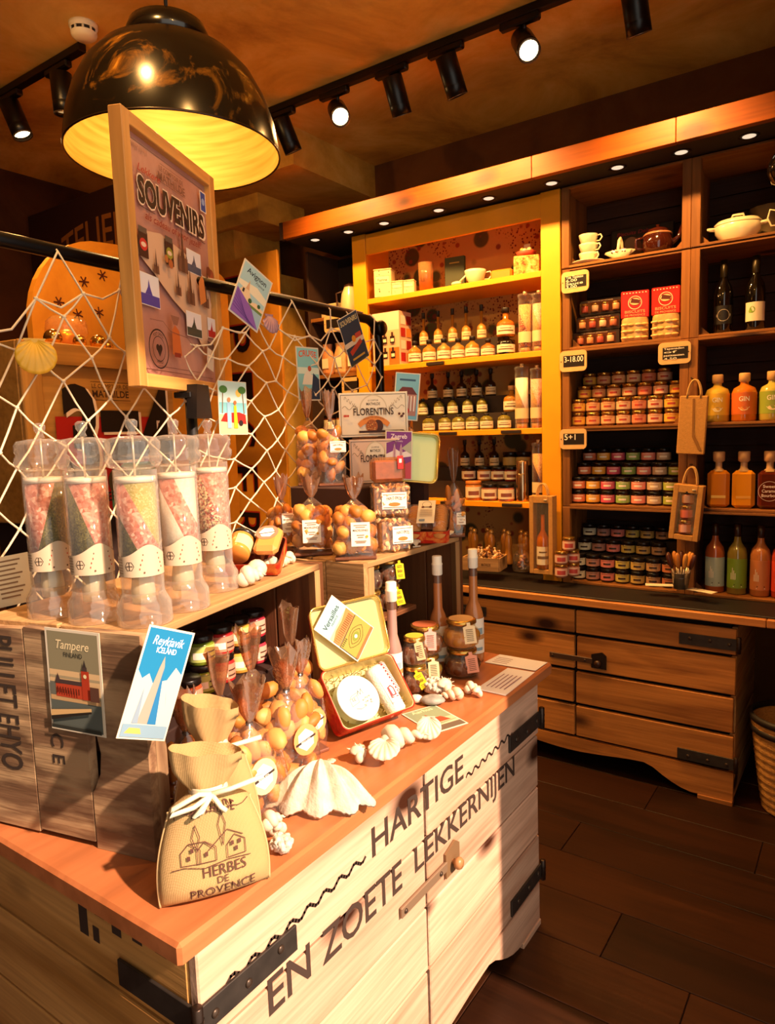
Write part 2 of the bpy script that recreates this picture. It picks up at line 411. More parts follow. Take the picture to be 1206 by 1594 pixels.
spot(-1.83, 2.79, (-1.8, 3.6, 1.6), False, 'black track spotlight just right of the glowing one by the lamp', 70)
spot(-1.55, 2.79, (-1.35, 3.6, 1.5), False, 'black track spotlight left of the brightest spotlight', 70)
spot(-1.21, 2.79, None, True, 'brightest glowing spotlight at the top of the long track', 25, (.45, -.6, -.66))
spot(-.78, 2.79, (-.7, 3.6, 1.5), False, 'black track spotlight cut by the top edge, above the right shelves', 70)
spot(-3.35, 1.87, None, True, 'lit track spotlight at the left edge of the ceiling', 50, (.3, .15, -.9))
spot(-2.95, 1.87, (-3.0, 1.95, 1.8), False, 'black track spotlight next to the smoke detector', 70)
track(-4.0, .1, .95, 'added unseen black lighting track above the chest, nearest the shop front')  # track with three spots, added out of view to brighten the displays
spot(-2.35, .95, (-2.78, 2.0, 2.2), False, 'added unseen track spotlight aimed at the arched board, near track', 42)
spot(-1.5, .95, (-2.2, 1.5, 1.7), False, 'added unseen track spotlight aimed at the sign box, near track', 42)
spot(-.7, .95, (-1.4, 1.8, 1.5), False, 'added unseen track spotlight aimed at the biscuit display, near track', 22)
sm = thing('smoke_detector', 'white round smoke detector on the ceiling by the short track', 'smoke detector', (-2.66, 1.80, 3.3))
MB().lathe([(0, 0), (.055, 0), (.055, -.012), (.05, -.018), (.05, -.022)], 24).build('base', mat('#efe2c4', .5), sm)
b = MB(); b.lathe([(.046, -.022), (.046, -.034)], 24)
b.build('vent_gap', mat('#2a1c10', .8), sm)
b = MB(); b.lathe([(.05, -.034), (.047, -.046), (.035, -.055), (0, -.057)], 24)
for i in range(10):
    a = 2*PI*i/10; b.box((.0475*math.cos(a), .0475*math.sin(a), -.028), (.006, .006, .014))
b.build('cap', mat('#f2e6ca', .45), sm)
# ================================================================ the two plank cabinets
M_IRON = mat('#3c342e', .5, .45, noise=.3)
def skirt(wd, h):
    pts = [(0, h), (wd, h), (wd, .02)]
    n = 26
    pts.append((wd-.15, .02))
    for i in range(n+1):
        u = i/n; x = wd-.17-(wd-.34)*u
        e = min(u, 1-u)*2
        y = .02+.075*min(1, max(0, (e*3.2)))**1.5 if e < .31 else .095+.012*math.sin(u*9)
        pts.append((x, max(y, .02)))
    pts += [(.15, .02), (0, .02)]
    return pts
def cabinet(name, label, loc, rz, depth, wd, dark, light, top_h, top_over, top_mat, edge_mat, rnd, pin=True, edge_h=.035):
    t = thing(name, label, 'cabinet', loc, rz)
    WX = wood(dark, light, 'X', .55, 8); WY = wood('#b07430', '#e6aa62', 'Y', .6, 8); WZ = wood(dark, light, 'Z', .55, 8)
    zt = top_h-edge_h
    MB().box((wd/2, depth/2+.015, (zt+.1)/2), (wd-.05, depth-.05, zt-.1)).build('carcass', mat('#1a0c06', .9), t)
    zs = [.153, .318, .487, .662, zt-.012]; g = wd/2
    for side, (a, b_) in enumerate(((0, g-.004), (g+.004, wd))):
        for i in range(4):
            j = rnd.uniform(-.006, .006)
            gp_ = .003 if pin else .008
            z0, z1 = zs[i]+gp_, zs[i+1]-gp_
            MB().box(((a+b_)/2+(j if side else j)*.5, .011, (z0+z1)/2), (b_-a-abs(j), .022, z1-z0), bev=.003).build('front_plank', WX, t)
    sp = MB(); sp.prism(skirt(wd, .148), .022, 0, Matrix(((1, 0, 0, 0), (0, 0, 1, .0), (0, 1, 0, 0), (0, 0, 0, 1)))); sp.build('skirt_board', WX, t)
    for x in (.07, wd-.07):
        MB().box((x, .02, .01), (.14, .05, .02), bev=.002).build('foot', WX, t)
    for x in (.0, wd):
        for i in range(4):
            z0, z1 = zs[i]+.004, zs[i+1]-.004
            MB().box((x+(-.011 if x == 0 else .011)+( .022 if x == 0 else -.022), depth/2+.012, (z0+z1)/2), (.022, depth-.026, z1-z0), bev=.003).build('side_plank', WY, t)
        MB().box((x+(.011 if x == 0 else -.011), depth/2+.012, .085), (.022, depth-.026, .125), bev=.003).build('side_plank', WY, t)
    # strap hinges that wrap the corners
    for side in (0, 1):
        for z in (.715, .19):
            h = MB(); x0 = -.004 if side == 0 else wd+.004; dr = 1 if side == 0 else -1
            h.box((x0+dr*.115, -.004, z), (.23, .006, .05), bev=.001)
            hg = h.build('hinge', M_IRON, t)
            k = MB(); k.cyl((x0-dr*.006, -.008, z-.035), .0095, .07, 12, bev=.002)
            k.lathe([(.0105, -.012), (.0105, -.009)], 12, (x0-dr*.006, -.008, z)); k.lathe([(.0105, .009), (.0105, .012)], 12, (x0-dr*.006, -.008, z))
            k.build('knuckle', mat('#3a2c24', .35, .7), hg)
            if pin:
                s = MB(); s.box((x0-dr*.003, .105, z), (.006, .2, .05), bev=.001); s.build('side_strap', M_IRON, hg)
            for q in (.03, .105, .185):
                MB().ell((x0+dr*q, -.008, z+rnd.uniform(-.006, .006)), (.008, .004, .008), 10, 6).build('bolt', mat('#4a3b30', .4, .6), hg)
    # sliding latch
    l = MB().box((g-.02, -.006, .548), (.21, .008, .026), bev=.002).build('latch_bar', mat('#4c3424' if not pin else '#8a7058', .5, .3), t)
    for q in (-.11, .05): MB().ell((g+q, -.011, .548), (.006, .004, .006), 10, 6).build('bolt', mat('#4a3b30', .4, .6), l)
    kb = MB(); kb.lathe([(0, .032), (.012, .03), (.016, .022), (.014, .014), (.007, .01), (.007, 0)], 16, M=Matrix.Translation((g+.115, -.004, .545)) @ Matrix.Rotation(PI/2, 4, 'X'))
    kb.build('knob', mat('#3a2010', .4) if not pin else mat('#a87448', .4), l)
    kb = MB(); kb.prism([(-.02, -.03), (.05, -.03), (.05, .035), (.03, .05), (-.02, .035)], .006, 0, Matrix.Translation((g+.1, -.002, .545)) @ Matrix.Rotation(PI/2, 4, 'X')); kb.build('latch_plate', mat('#8a6a4a' if pin else '#20120a', .5, .3), l)
    return t
rnd = random.Random(3)
chest = cabinet('plank_chest', 'pale plank chest with painted lettering and iron strap hinges in front', (-.86, .655, 0), PI/2, .74, 1.385, '#b88060', '#e2b496', .89, .03, None, None, rnd, True, .04)
M_TOPR = wood('#b4683a', '#c8794a', 'X', .32, 3, False, None, .05)
tp = MB(); tp.box((1.385/2, .357, .87), (1.486, .77, .04), bev=.006); tp.build('top_board', M_TOPR, chest)
# painted lettering on the front
INK = mat('#3c2a20', .7)
MF = Matrix(((1, 0, 0, 0), (0, 0, -1, -.0008), (0, 1, 0, 0), (0, 0, 0, 1)))
for tx_, x_, z_, h_, w_ in (('HARTIGE', .475, .735, .066, .41), ('EN', .15, .607, .07, .115), ('ZOETE', .30, .602, .07, .285), ('LEKKERNIJEN', .64, .605, .062, .56)):
    Print(.00012).text(tx_, x_, z_, INK, h_, w_, 'L', .012).build('painted_word', chest, M=MF)
def squig(x0, x1, y, n):
    return [(x0+(x1-x0)*i/(n*6), y+.007*math.sin(2*PI*i/6)+(.012*(i/(n*6)))) for i in range(n*6+1)]
Print(.00012).line(squig(.06, .45, .738, 8), .007, INK).build('painted_wave', chest, M=MF)
Print(.00012).line(squig(.90, 1.185, .73, 7), .006, INK).build('painted_wave', chest, M=MF)
for x, w_, z0, z1 in ((.305, .028, .735, .83), (.25, .03, .79, .845), (.20, .028, .775, .84), (.14, .028, .785, .84), (.27, .02, .735, .765), (.075, .03, .79, .84)):
    Print(.00012).rect(-x-w_, z0, -x, z1, INK).build('stencil_mark', chest, M=Matrix(((0, 0, -1, -.0008), (-1, 0, 0, 0), (0, 1, 0, 0), (0, 0, 0, 1))))
back_cab = cabinet('plank_sideboard', 'dark stained plank sideboard under the shelves with iron hinges', (-1.83, 3.15, 0), 0, .58, 1.385, '#6e3a12', '#c8823c', .80, .02, None, None, rnd, False, .0)
ct = thing('counter_top', 'long black counter top with orange wooden front edge under the shelves', 'counter top', (-1.9, 3.13, .80))
for a, b_ in ((-1.3, 1.565), (1.565, 2.04)): MB().box(((a+b_)/2, .012, .025), (b_-a-.002, .03, .034), bev=.003).build('edge_board', wood('#b56a2c', '#d08a45', 'X', .45, 6), ct)
MB().box((.37, .32, .0255), (3.34, .6, .049), bev=.002).build('black_top', mat('#150c0a', .55), ct)
MB().box((1.95, .3, -.4), (.04, .58, .8)).build('end_support', mat('#1c0d0a', .8), ct)
MB().box((-1.2, .3, -.4), (.04, .58, .8)).build('end_support', mat('#1c0d0a', .8), ct)
# ================================================================ shelving: stacked crates and the yellow cabinet
SH = [.85, 1.243, 1.63, 2.018, 2.408]; YF, YB = 3.4, 3.74
M_CR = {a: wood('#5c3416', '#9a622c', a, .6, 8) for a in 'XYZ'}
def shelf_crate(x0, x1, z0, z1, label, jit=0.0, back=True):
    t = thing('shelf_crate', label, 'crate', ((x0+x1)/2, YF+jit, z0)); W = x1-x0; H = z1-z0; D = YB-YF-.005-jit
    MB().box((0, D/2, .006), (W, D, .012), bev=.0015).build('bottom_board', M_CR['X'], t)
    MB().box((0, D/2, H-.006), (W, D, .011), bev=.0015).build('top_board', M_CR['X'], t)
    for s_ in (-1, 1):
        for k in range(2):
            MB().box((s_*(W/2-.006), D*(.25+.5*k)+.0, H/2), (.012, D/2-.004, H-.026), bev=.001).build('side_board', M_CR['Z'], t)
        MB().box((s_*(W/2-.019), .012, H/2), (.038, .026, H-.002), bev=.002).build('corner_post', M_CR['Z'], t)
        tri = MB(); tri.prism([(0, 0), (.04, 0), (0, .04)] if s_ < 0 else [(0, 0), (0, .04), (-.04, 0)], .018, 0, Matrix.Translation((s_*(W/2-.038), .04, .012)) @ Matrix(((1, 0, 0, 0), (0, 0, 1, 0), (0, 1, 0, 0), (0, 0, 0, 1)))); tri.build('corner_block', M_CR['X'], t)
    for k in range(4):
        MB().box((0, D-.005, .04+(H-.06)*(k+.5)/4), (W-.03, .009, (H-.06)/4-.006)).build('back_slat', wood('#2c1810', '#40261a', 'X', .7, 8, False), t)
    return t
names = ['lowest', 'second', 'third', 'fourth', 'top']
for c_, (x0, x1, what) in enumerate(((-1.292, -.703, 'beside the yellow cabinet'), (-.702, -.10, 'in the right hand stack'))):
    for i in range(5):
        z1 = SH[i+1] if i < 4 else 2.788
        shelf_crate(x0+[0, .004, -.002, .003, .01][i]*(1 if c_ == 0 else -1)*0, x1, SH[i]+.0005, z1-.0005, 'wooden shelf crate %s, %s row from the counter' % (what, names[i]), [.0, .004, .0, .006, .0][i])
# yellow cabinet
yc = thing('yellow_cabinet', 'yellow painted open cabinet with jars and bottles on its shelves', 'cabinet', (-2.57, YF, .85))
M_YEL = mat('#f09c08', .5, noise=.06, nscale=8); W = 1.27; D = .335
wp = bpy.data.materials.new('floral_paper'); wp.use_nodes = True
nt = wp.node_tree; bs = nt.nodes['Principled BSDF']; bs.inputs['Roughness'].default_value = .8
tc = nt.nodes.new('ShaderNodeTexCoord')
def vor(scale, lo, hi):
    v = nt.nodes.new('ShaderNodeTexVoronoi'); v.inputs['Scale'].default_value = scale; nt.links.new(tc.outputs['Object'], v.inputs['Vector'])
    return ramp(nt, v.outputs['Distance'], [(lo, '#ffffff'), (hi, '#000000')]), v
def nz(scale, lo, hi):
    v = nt.nodes.new('ShaderNodeTexNoise'); v.inputs['Scale'].default_value = scale; nt.links.new(tc.outputs['Object'], v.inputs['Vector'])
    return ramp(nt, v.outputs[0], [(lo, '#000000'), (hi, '#ffffff')])
col = lin('#b98c48')
a, _ = vor(6, .30, .36); col = mixc(nt, a, col, lin('#4a4420'))
a, _ = vor(60, .25, .4); g_ = nz(5, .48, .56); a = mixc(nt, 1.0, a, g_, 'MULTIPLY'); col = mixc(nt, a, col, lin('#6b1c16'))
a, _ = vor(13, .16, .24); col = mixc(nt, a, col, lin('#8a3d1c'))
nt.links.new(col, bs.inputs['Base Color'])
MB().box((W/2, D-.004, .97), (W-.03, .008, 1.90)).build('papered_back', wp, yc)
for x, wd in ((.048, .096), (W-.05, .1)):
    MB().box((x, .011, .97), (wd, .022, 1.936), bev=.002).build('front_post', M_YEL, yc)
for x in (.018, W-.018): MB().box((x, D/2+.01, .97), (.036, D-.03, 1.93), bev=.001).build('side_panel', M_YEL, yc)
MB().box((W/2, .011, 1.875), (W-.2, .0215, .115), bev=.002).build('top_rail', M_YEL, yc)
MB().box((W/2, D/2, 1.93), (W-.07, D-.03, .015)).build('top_panel', M_YEL, yc)
for z in SH[1:]:
    s_ = MB().box((W/2, D/2+.0, z-.85-.003), (W-.074, D-.012, .03), bev=.002).build('shelf', M_YEL, yc)
    if z < 2.3:
        for x in ((.62, 1.0) if z < 2 else (.55,)):
            MB().box((x, -.0, z-.85-.004), (.11, .022, .018), bev=.002).build('price_strip', mat('#241510', .5), s_)
# dark shelf bay to the left of the yellow cabinet
db = thing('dark_shelf_bay', 'dark wooden shelf bay left of the yellow cabinet holding an enamel jug', 'shelf', (-2.95, YF+.02, .85))
MB().box((.185, .31, .96), (.37, .012, 1.92)).build('back_panel', mat('#1d0c06', .9), db)
MB().box((.008, .16, .96), (.016, .31, 1.92)).build('side_panel', mat('#3a200f', .8), db)
for z in (.41, .80, 1.15, 1.50): MB().box((.19, .16, z), (.36, .30, .022), bev=.002).build('shelf', wood('#6a3c18', '#9a6228', 'X', .6, 8), db)
MB().box((.19, .16, .011), (.36, .30, .022), bev=.002).build('shelf', wood('#6a3c18', '#9a6228', 'X', .6, 8), db)
# ================================================================ display crates on the chest
M_OLD = {a: wood('#5a412c', '#866449', a, .8, 5, False, '#b5936d', 1.0) for a in 'XYZ'}
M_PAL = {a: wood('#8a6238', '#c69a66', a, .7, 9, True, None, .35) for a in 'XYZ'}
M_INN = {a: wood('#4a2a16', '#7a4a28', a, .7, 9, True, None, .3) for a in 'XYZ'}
def fruit_crate(label, loc, rz, L, D, H, ends, notch=False):
    t = thing('fruit_crate', label, 'crate', loc, rz)
    bw = D/3
    for i in range(3):                                   # near end: three upright boards
        x1 = -i*bw-.002; x0 = -(i+1)*bw+.002; z0 = .006*((i*2) % 3); z1 = H-.004*i
        if notch and i == 0:
            pts = [(x1, z0), (x1, z1), (x0, z1), (x0, .235), (x0+.02, .225), (x0+.027, .19), (x0+.022, .15), (x0+.006, .118), (x0, .11), (x0, z0)]
        else: pts = [(x1, z0), (x1, z1), ((x0+x1)/2, z1-.003), (x0, z1), (x0, z0)]
        MB().prism(pts, .02, 0, Matrix(((1, 0, 0, 0), (0, 0, 1, 0), (0, 1, 0, 0), (0, 0, 0, 1)))).build('end_board', ends['X'], t)
    for i in range(3):
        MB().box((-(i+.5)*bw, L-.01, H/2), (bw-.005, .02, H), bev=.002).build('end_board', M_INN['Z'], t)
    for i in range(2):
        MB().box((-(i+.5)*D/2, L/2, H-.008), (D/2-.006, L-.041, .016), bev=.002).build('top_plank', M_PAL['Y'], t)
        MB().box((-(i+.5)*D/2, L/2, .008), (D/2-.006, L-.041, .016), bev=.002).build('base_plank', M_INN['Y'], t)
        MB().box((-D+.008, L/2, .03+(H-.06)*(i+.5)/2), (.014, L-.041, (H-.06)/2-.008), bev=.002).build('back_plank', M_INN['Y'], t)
    for y in (.034, L-.034):
        MB().prism([(0, 0), (-.034, 0), (0, .028 if y < .1 else -.028)], H-.034, 0, Matrix.Translation((-.002, y-(.013 if y < .1 else -.013), .017))).build('corner_post', M_PAL['Z'] if y > .1 else ends['Z'], t)
    return t
HC = .8905
RA = math.radians(13)
crA = fruit_crate('weathered fruit crate with stencilled end boards under the five spice grinders', (-1.035, .72, HC), RA, .70, .42, .42, M_OLD, True)
P = Print(.0001); INKC = mat('#33241a', .8)
P.text('PULLET EHYO', -.365, .395, INKC, .055, .27, 'L', .012, rot=-PI/2)
P.build('stencil_lettering', crA, M=Matrix(((1, 0, 0, 0), (0, 0, -1, -.001), (0, 1, 0, 0), (0, 0, 0, 1))))
P = Print(.0001)
P.text('C E', -.23, .215, INKC, .03, .06, 'L', .012, rot=-PI/2)
P.build('stencil_lettering', crA, M=Matrix(((1, 0, 0, 0), (0, 0, -1, -.001), (0, 1, 0, 0), (0, 0, 0, 1))))
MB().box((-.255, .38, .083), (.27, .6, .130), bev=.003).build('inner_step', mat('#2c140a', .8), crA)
def inA(x, y, z=0.0): return (-1.035+x*math.cos(RA)-y*math.sin(RA), .72+x*math.sin(RA)+y*math.cos(RA), HC+z)
crB = fruit_crate('plain fruit crate at the far end of the chest under the biscuit bags', (-1.155, 1.53, HC), 0, .57, .42, .395, M_PAL)
MB().box((-.20, .16, .205), (.36, .27, .014), bev=.002).build('middle_shelf', M_INN['Y'], crB)
plat = tag(MB().box((0, 0, .097), (.27, .40, .193), bev=.004).build('carton_riser', mat('#3a1d10', .8), None, (-1.4375, 1.895, HC+.396)), 'brown carton riser under the upper row of biscuit bags', 'box')
ris = tag(MB().box((0, 0, .076), (.15, .06, .152), bev=.004).build('carton_riser', mat('#54301a', .8), None, (-1.41, 1.95, HC+.59), (0, 0, .6715)), 'small carton riser holding up the white florentine biscuit box', 'box')

# ================================================================ spice grinders
def spice(name, a, b, slope, off, grain=150, c=None):
    m = bpy.data.materials.new(name); m.use_nodes = True; nt = m.node_tree; bs = nt.nodes['Principled BSDF']; bs.inputs['Roughness'].default_value = .7
    tc = nt.nodes.new('ShaderNodeTexCoord'); sx = nt.nodes.new('ShaderNodeSeparateXYZ'); nt.links.new(tc.outputs['Object'], sx.inputs[0])
    mu = nt.nodes.new('ShaderNodeMath'); mu.operation = 'MULTIPLY_ADD'; mu.inputs[1].default_value = slope; nt.links.new(sx.outputs[0], mu.inputs[0]); nt.links.new(sx.outputs[2], mu.inputs[2])
    gt = nt.nodes.new('ShaderNodeMath'); gt.operation = 'GREATER_THAN'; gt.inputs[1].default_value = off; nt.links.new(mu.outputs[0], gt.inputs[0])
    def grainy(cols, sc_):
        v = nt.nodes.new('ShaderNodeTexVoronoi'); v.inputs['Scale'].default_value = sc_; nt.links.new(tc.outputs['Object'], v.inputs['Vector'])
        s2 = nt.nodes.new('ShaderNodeSeparateXYZ'); nt.links.new(v.outputs['Color'], s2.inputs[0])
        return ramp(nt, s2.outputs[0], [(i/max(1, len(cols)-1), h) for i, h in enumerate(cols)])
    ca = grainy(a[0], a[1]); cb = grainy(b[0], b[1]); col = mixc(nt, gt.outputs[0], ca, cb)
    if c:
        g2 = nt.nodes.new('ShaderNodeMath'); g2.operation = 'GREATER_THAN'; g2.inputs[1].default_value = c[1]; nt.links.new(mu.outputs[0], g2.inputs[0])
        col = mixc(nt, g2.outputs[0], col, grainy(c[0][0], c[0][1]))
    nt.links.new(col, bs.inputs['Base Color']); return m
PINK = (['#c46a54', '#dc9a84', '#b05440', '#ecc8b4'], 190); HERB = (['#4c4818', '#6f6626', '#343210', '#8a7f3a'], 420); SALT = (['#efe4d4', '#e4d6c2'], 300)
PEPR = (['#a02a24', '#e8d8a0', '#5a1c16', '#c85040', '#f2e6c0'], 260); GREN = (['#b8aa5e', '#a0923e', '#cfc488'], 400)
M_ACR = film('clear_acrylic', '#fefcf8', .01, .04, .9, 0, .22); M_ACR2 = film('thick_acrylic', '#fdf8f0', .03, .05, 1.6, 30, .27)
def grinder(label, loc, fill, rz):
    t = thing('spice_grinder', label, 'grinder', loc, rz, 'clear spice grinders on the crate')
    MB().lathe([(.050, 0), (.050, .004), (.049, .038), (.041, .052), (.038, .06), (.036, .06), (.039, .048), (.046, .036), (.046, .002), (.050, 0)], 28).build('base', M_ACR2, t)
    MB().lathe([(.0385, .06), (.0385, .285), (.0365, .285), (.0365, .06)], 28).build('tube', M_ACR, t)
    MB().lathe([(0, .095), (.0345, .095), (.0345, .262), (0, .262)], 28).build('spices', fill, t)
    MB().lathe([(0, .2622), (.036, .2622), (.036, .272), (0, .272)], 28).build('white_disc', mat('#fff6e8', .5), t)
    MB().lathe([(0, .038), (.021, .038), (.022, .06), (.017, .094), (0, .094)], 20).build('grinding_head', film('milky_head', '#f0e6c8', .45, .2, .6, 0), t)
    lb = MB()
    vs, fs = [], []
    n = 24
    for i in range(n+1):
        u = i/n; a = PI*(1.02+.96*u); up = .128+.022*(math.exp(-((u-.62)/.24)**2)) ; vs += [(.0392*math.cos(a), .0392*math.sin(a), .092), (.0392*math.cos(a), .0392*math.sin(a), up)]
    for i in range(n): fs.append((2*i, 2*i+2, 2*i+3, 2*i+1))
    lb.add(vs, fs, 0, True); l = lb.build('paper_label', mat('#cdb496', .6), t, fix=False)
    P = Print(.0001)
    def warp(P, r):
        P.mb.v = [((r+v[2])*math.sin(v[0]/r), -(r+v[2])*math.cos(v[0]/r), v[1]) for v in P.mb.v]; return P
    P.ring(-.022, .112, .008, .0092, '#2c1c18', 6); P.line([(-.022, .105), (-.022, .119)], .0015, '#2c1c18'); P.line([(-.028, .112), (-.016, .112)], .0015, '#2c1c18')
    for k, (h, w_, cl) in enumerate(((.131, .03, '#6a4a3a'), (.121, .034, '#c04a3a'), (.113, .04, '#8a3a2c'), (.105, .044, '#c04a3a'), (.098, .03, '#6a4a3a'))): P.rect(.018-w_/2, h, .018+w_/2, h+.0035 if k else h+.0028, cl)
    for k in range(6): P.rect(-.05, .098+.005*k, -.036, .0995+.005*k, '#a08468')
    warp(P, .0394).build('label_print', l)
    cap = MB(); cap.lathe([(.030, .285), (.044, .29), (.049, .30), (.049, .309), (.044, .316), (.047, .322), (.047, .334), (.042, .342), (.018, .346), (.0, .346)], 28, wob=lambda a, z: 1+.018*math.cos(a*10))
    cap.build('cap', M_ACR2, t)
    MB().cyl((0, 0, .272), .0022, .075, 10).build('spindle', mat('#b8ac98', .3, .4), t)
    MB().lathe([(0, .346), (.009, .348), (.006, .356), (.010, .362), (.011, .372), (.006, .376), (0, .376)], 14).build('knob', M_ACR2, t)
    return t
def facing(x, y): return math.atan2(-y, -x)+PI/2
ga = [('leftmost spice grinder, pink salt over green herbs', (-1.327, .735), ('g1', HERB, PINK, -3.4, .20, 1, None), None),
      ('second spice grinder from the left, green herbs on the left side of pink salt', (-1.213, .752), ('g2', HERB, PINK, 3.0, .17, 1, None), None),
      ('middle spice grinder with pink salt striped between two green herbs', (-1.108, .785), ('g3', HERB, PINK, 2.2, .13, 1, (GREN, .215)), None),
      ('fourth spice grinder from the left, white salt striped with pink salt', (-1.131, .895), ('g4', SALT, PINK, 2.4, .165, 1, (SALT, .25)), None),
      ('rightmost spice grinder with mixed peppercorns and pink salt', (-1.205, 1.045), ('g5', PEPR, PINK, 2.6, .20, 1, None), None)]
for lb_, (x, y), (nm, A_, B_, sl, of, gr, c_), _ in ga:
    grinder(lb_, (x, y, HC+.4205), spice(nm, A_, B_, sl, of, gr, c_), facing(x, y))

# ================================================================ jars
def jar(r, h, lid_h, body, lid, lab, prn=None, t=None, round_=0.0):
    """small preserve jar made of body, lid and label"""
    hb = h-lid_h
    MB().lathe([(0, 0), (r-.004, 0), (r, .004), (r+round_, hb*.45), (r, hb-.008), (r-.005, hb), (0, hb)], 20).build('glass_body', body, t)
    MB().lathe([(0, hb), (r-.002, hb), (r-.0005, hb+.002), (r-.0005, h-.002), (r-.002, h), (0, h)], 20).build('lid', lid, t)
    if lab is not None:
        a0, a1 = PI*.98, PI*2.02; rl = r+round_*.9+.0006
        l = MB().lathe([(rl, hb*.18), (rl, hb*.86)], 14, a0=a0, a1=a1).build('label', lab, t, fix=False)
        if prn:
            b = MB()
            for (z0, z1, c0, c1, mi) in prn[0]: b.lathe([(rl+.0004, hb*z0), (rl+.0004, hb*z1)], 8, a0=PI*c0, a1=PI*c1, mi=mi)
            b.build('label_print', prn[1], l, fix=False)
    return t
M_GOLD = mat('#c79a4a', .25, .9); M_BLID = mat('#120c0a', .3)
# chutney jars two high inside the near crate
cols = [('green', '#b9c26a', '#7a8a2a', .41), ('red', '#d88a70', '#c02a2a', .49), ('yellow', '#e8c880', '#d8a040', .565), ('pink', '#e8a890', '#c83848', .64)]
for nm, lc, bc, y in cols:
    for k in range(2):
        X = inA(-.19, y, .149+k*.072)
        t = thing('chutney_jar', '%s labelled jar with black lid inside the near crate, %s' % (nm, ('lower of its pair', 'stacked on its twin')[k]), 'jar', X, facing(X[0], X[1]), 'jars inside the near crate')
        jar(.032, .071, .016, mat(bc, .2), M_BLID, mat(lc, .5), ([(.30, .6, 1.3, 1.62, 0), (.3, .38, 1.65, 1.9, 1), (.55, .62, 1.65, 1.9, 1)], [mat('#f4ead6', .5), mat('#4a3626', .5)]), t)
X = inA(-.16, .315, .149)
t = thing('chutney_jar', 'red labelled jar nearest the blue Reykjavik postcard, inside the near crate', 'jar', X, facing(X[0], X[1]), 'jars inside the near crate')
jar(.032, .071, .016, mat('#b04a2a', .2), M_BLID, mat('#d88a70', .5), ([(.30, .6, 1.3, 1.62, 0)], [mat('#f4ead6', .5)]), t)
# baba jars in the far crate and on the chest
def tag_card(parent, x, y, z, c, w_, h, txt, ang=0.0, tc='#5a3a20', ty=.35):
    """hanging paper tag with a word printed on it"""
    M = Matrix.Translation((x, y, z)) @ Matrix.Rotation(ang, 4, 'Y') @ Matrix.Rotation(PI/2-.12, 4, 'X')
    b = MB(); b.prism([(-w_/2, 0), (w_/2, 0), (w_/2, h*.8), (w_*.15, h*.86), (w_*.15, h), (-w_*.15, h), (-w_*.15, h*.86), (-w_/2, h*.8)], .0012)
    o = b.build('paper_tag', mat(c, .6), parent); o.matrix_local = M
    P = Print(.0002); P.z = .0014
    if txt: P.text(txt, 0, h*ty, tc, h*.16, w_*.6, 'C', .01)
    for k in ((.12, .2, .62, .70) if txt else (.12, .2, .29, .38, .47, .56, .65)): P.rect(-w_*.3, h*k, w_*.3, h*(k+.025), tc)
    P.build('tag_print', o)
    return o
M_BABA = mat('#a8702a', .25, noise=.25, nscale=40); M_BABAD = mat('#5a2e12', .22, noise=.3, nscale=40)
M_JARGL = film('jar_glass', '#fff6e0', .05, .05, .6, 0)
def baba_jar(label, loc, r, h, fillm, lid, tagc, txt, ang=0.0, rz=None, tx=.02):
    t = thing('fruit_jar', label, 'jar', loc, facing(loc[0], loc[1]) if rz is None else rz, 'squat jars of fruit in syrup')
    hb = h*.84
    MB().lathe([(0, 0), (r*.7, 0), (r*.92, h*.12), (r, h*.38), (r*.92, h*.6), (r*.74, h*.72), (r*.78, hb), (0, hb)], 24).build('glass_body', M_JARGL, t)
    f = MB(); rn = random.Random(int(loc[0]*1000))
    f.lathe([(0, .003), (r*.66, .003), (r*.88, h*.12), (r*.95, h*.38), (r*.87, h*.58), (r*.6, h*.66), (0, h*.66)], 20); f.build('syrup', fillm, t)
    for k in range(6):
        a = PI+PI*(k+.5)/6; MB().ell((r*.66*math.cos(a), r*.66*math.sin(a), h*(.3+.14*(k % 2))), (r*.36, r*.36, h*.24), 10, 7, jit=.05, seed=k).build('baba', fillm, t)
    l = MB().lathe([(0, h), (r*.72, h), (r*.8, h-.003), (r*.82, h*.86), (r*.78, h*.84), (0, h*.84)], 24).build('lid', M_GOLD, t)
    MB().lathe([(0, h+.0004), (r*.66, h+.0004)], 24).build('lid_disc', lid, l, fix=False)
    tag_card(t, r*tx*10, -r*.98, h*.28, tagc, r*.62, h*.72, txt, ang)
    return t
baba_jar('orange fruit jar with cream tag topping the stack by the papers', (-1.03, 1.85, HC+.092), .058, .088, M_BABA, mat('#caa070', .4), '#e8d4a8', '', -.12, tx=.05)
baba_jar('dark fruit jar with pink tag, bottom of the stack by the papers', (-1.03, 1.85, HC+.001), .058, .088, M_BABAD, mat('#caa070', .4), '#e09a80', '', -.15, tx=.06)
baba_jar('dark red fruit jar with pink tag topping the middle stack', (-1.105, 1.757, HC+.083), .056, .092, M_BABAD, mat('#b0603c', .4), '#e8a498', '', .0, tx=.03)
baba_jar('yellowish fruit jar with cream tag under the dark red one', (-1.105, 1.757, HC+.001), .052, .08, mat('#8f7430', .25, noise=.25), mat('#b0603c', .4), '#e2cfa2', '', -.05, tx=.05)
baba_jar('small jar with yellow tag hanging from it beside the open tin', (-1.08, 1.66, HC+.001), .040, .08, M_BABAD, mat('#8a8a3a', .4), '#e8d020', 'BABA', -.5, tx=.07)
baba_jar('green lidded jar with tan tag behind the open tin', (-1.08, 1.66, HC+.083), .040, .085, M_BABAD, mat('#b4b43c', .4), '#d4b888', '', -.2, tx=.05)
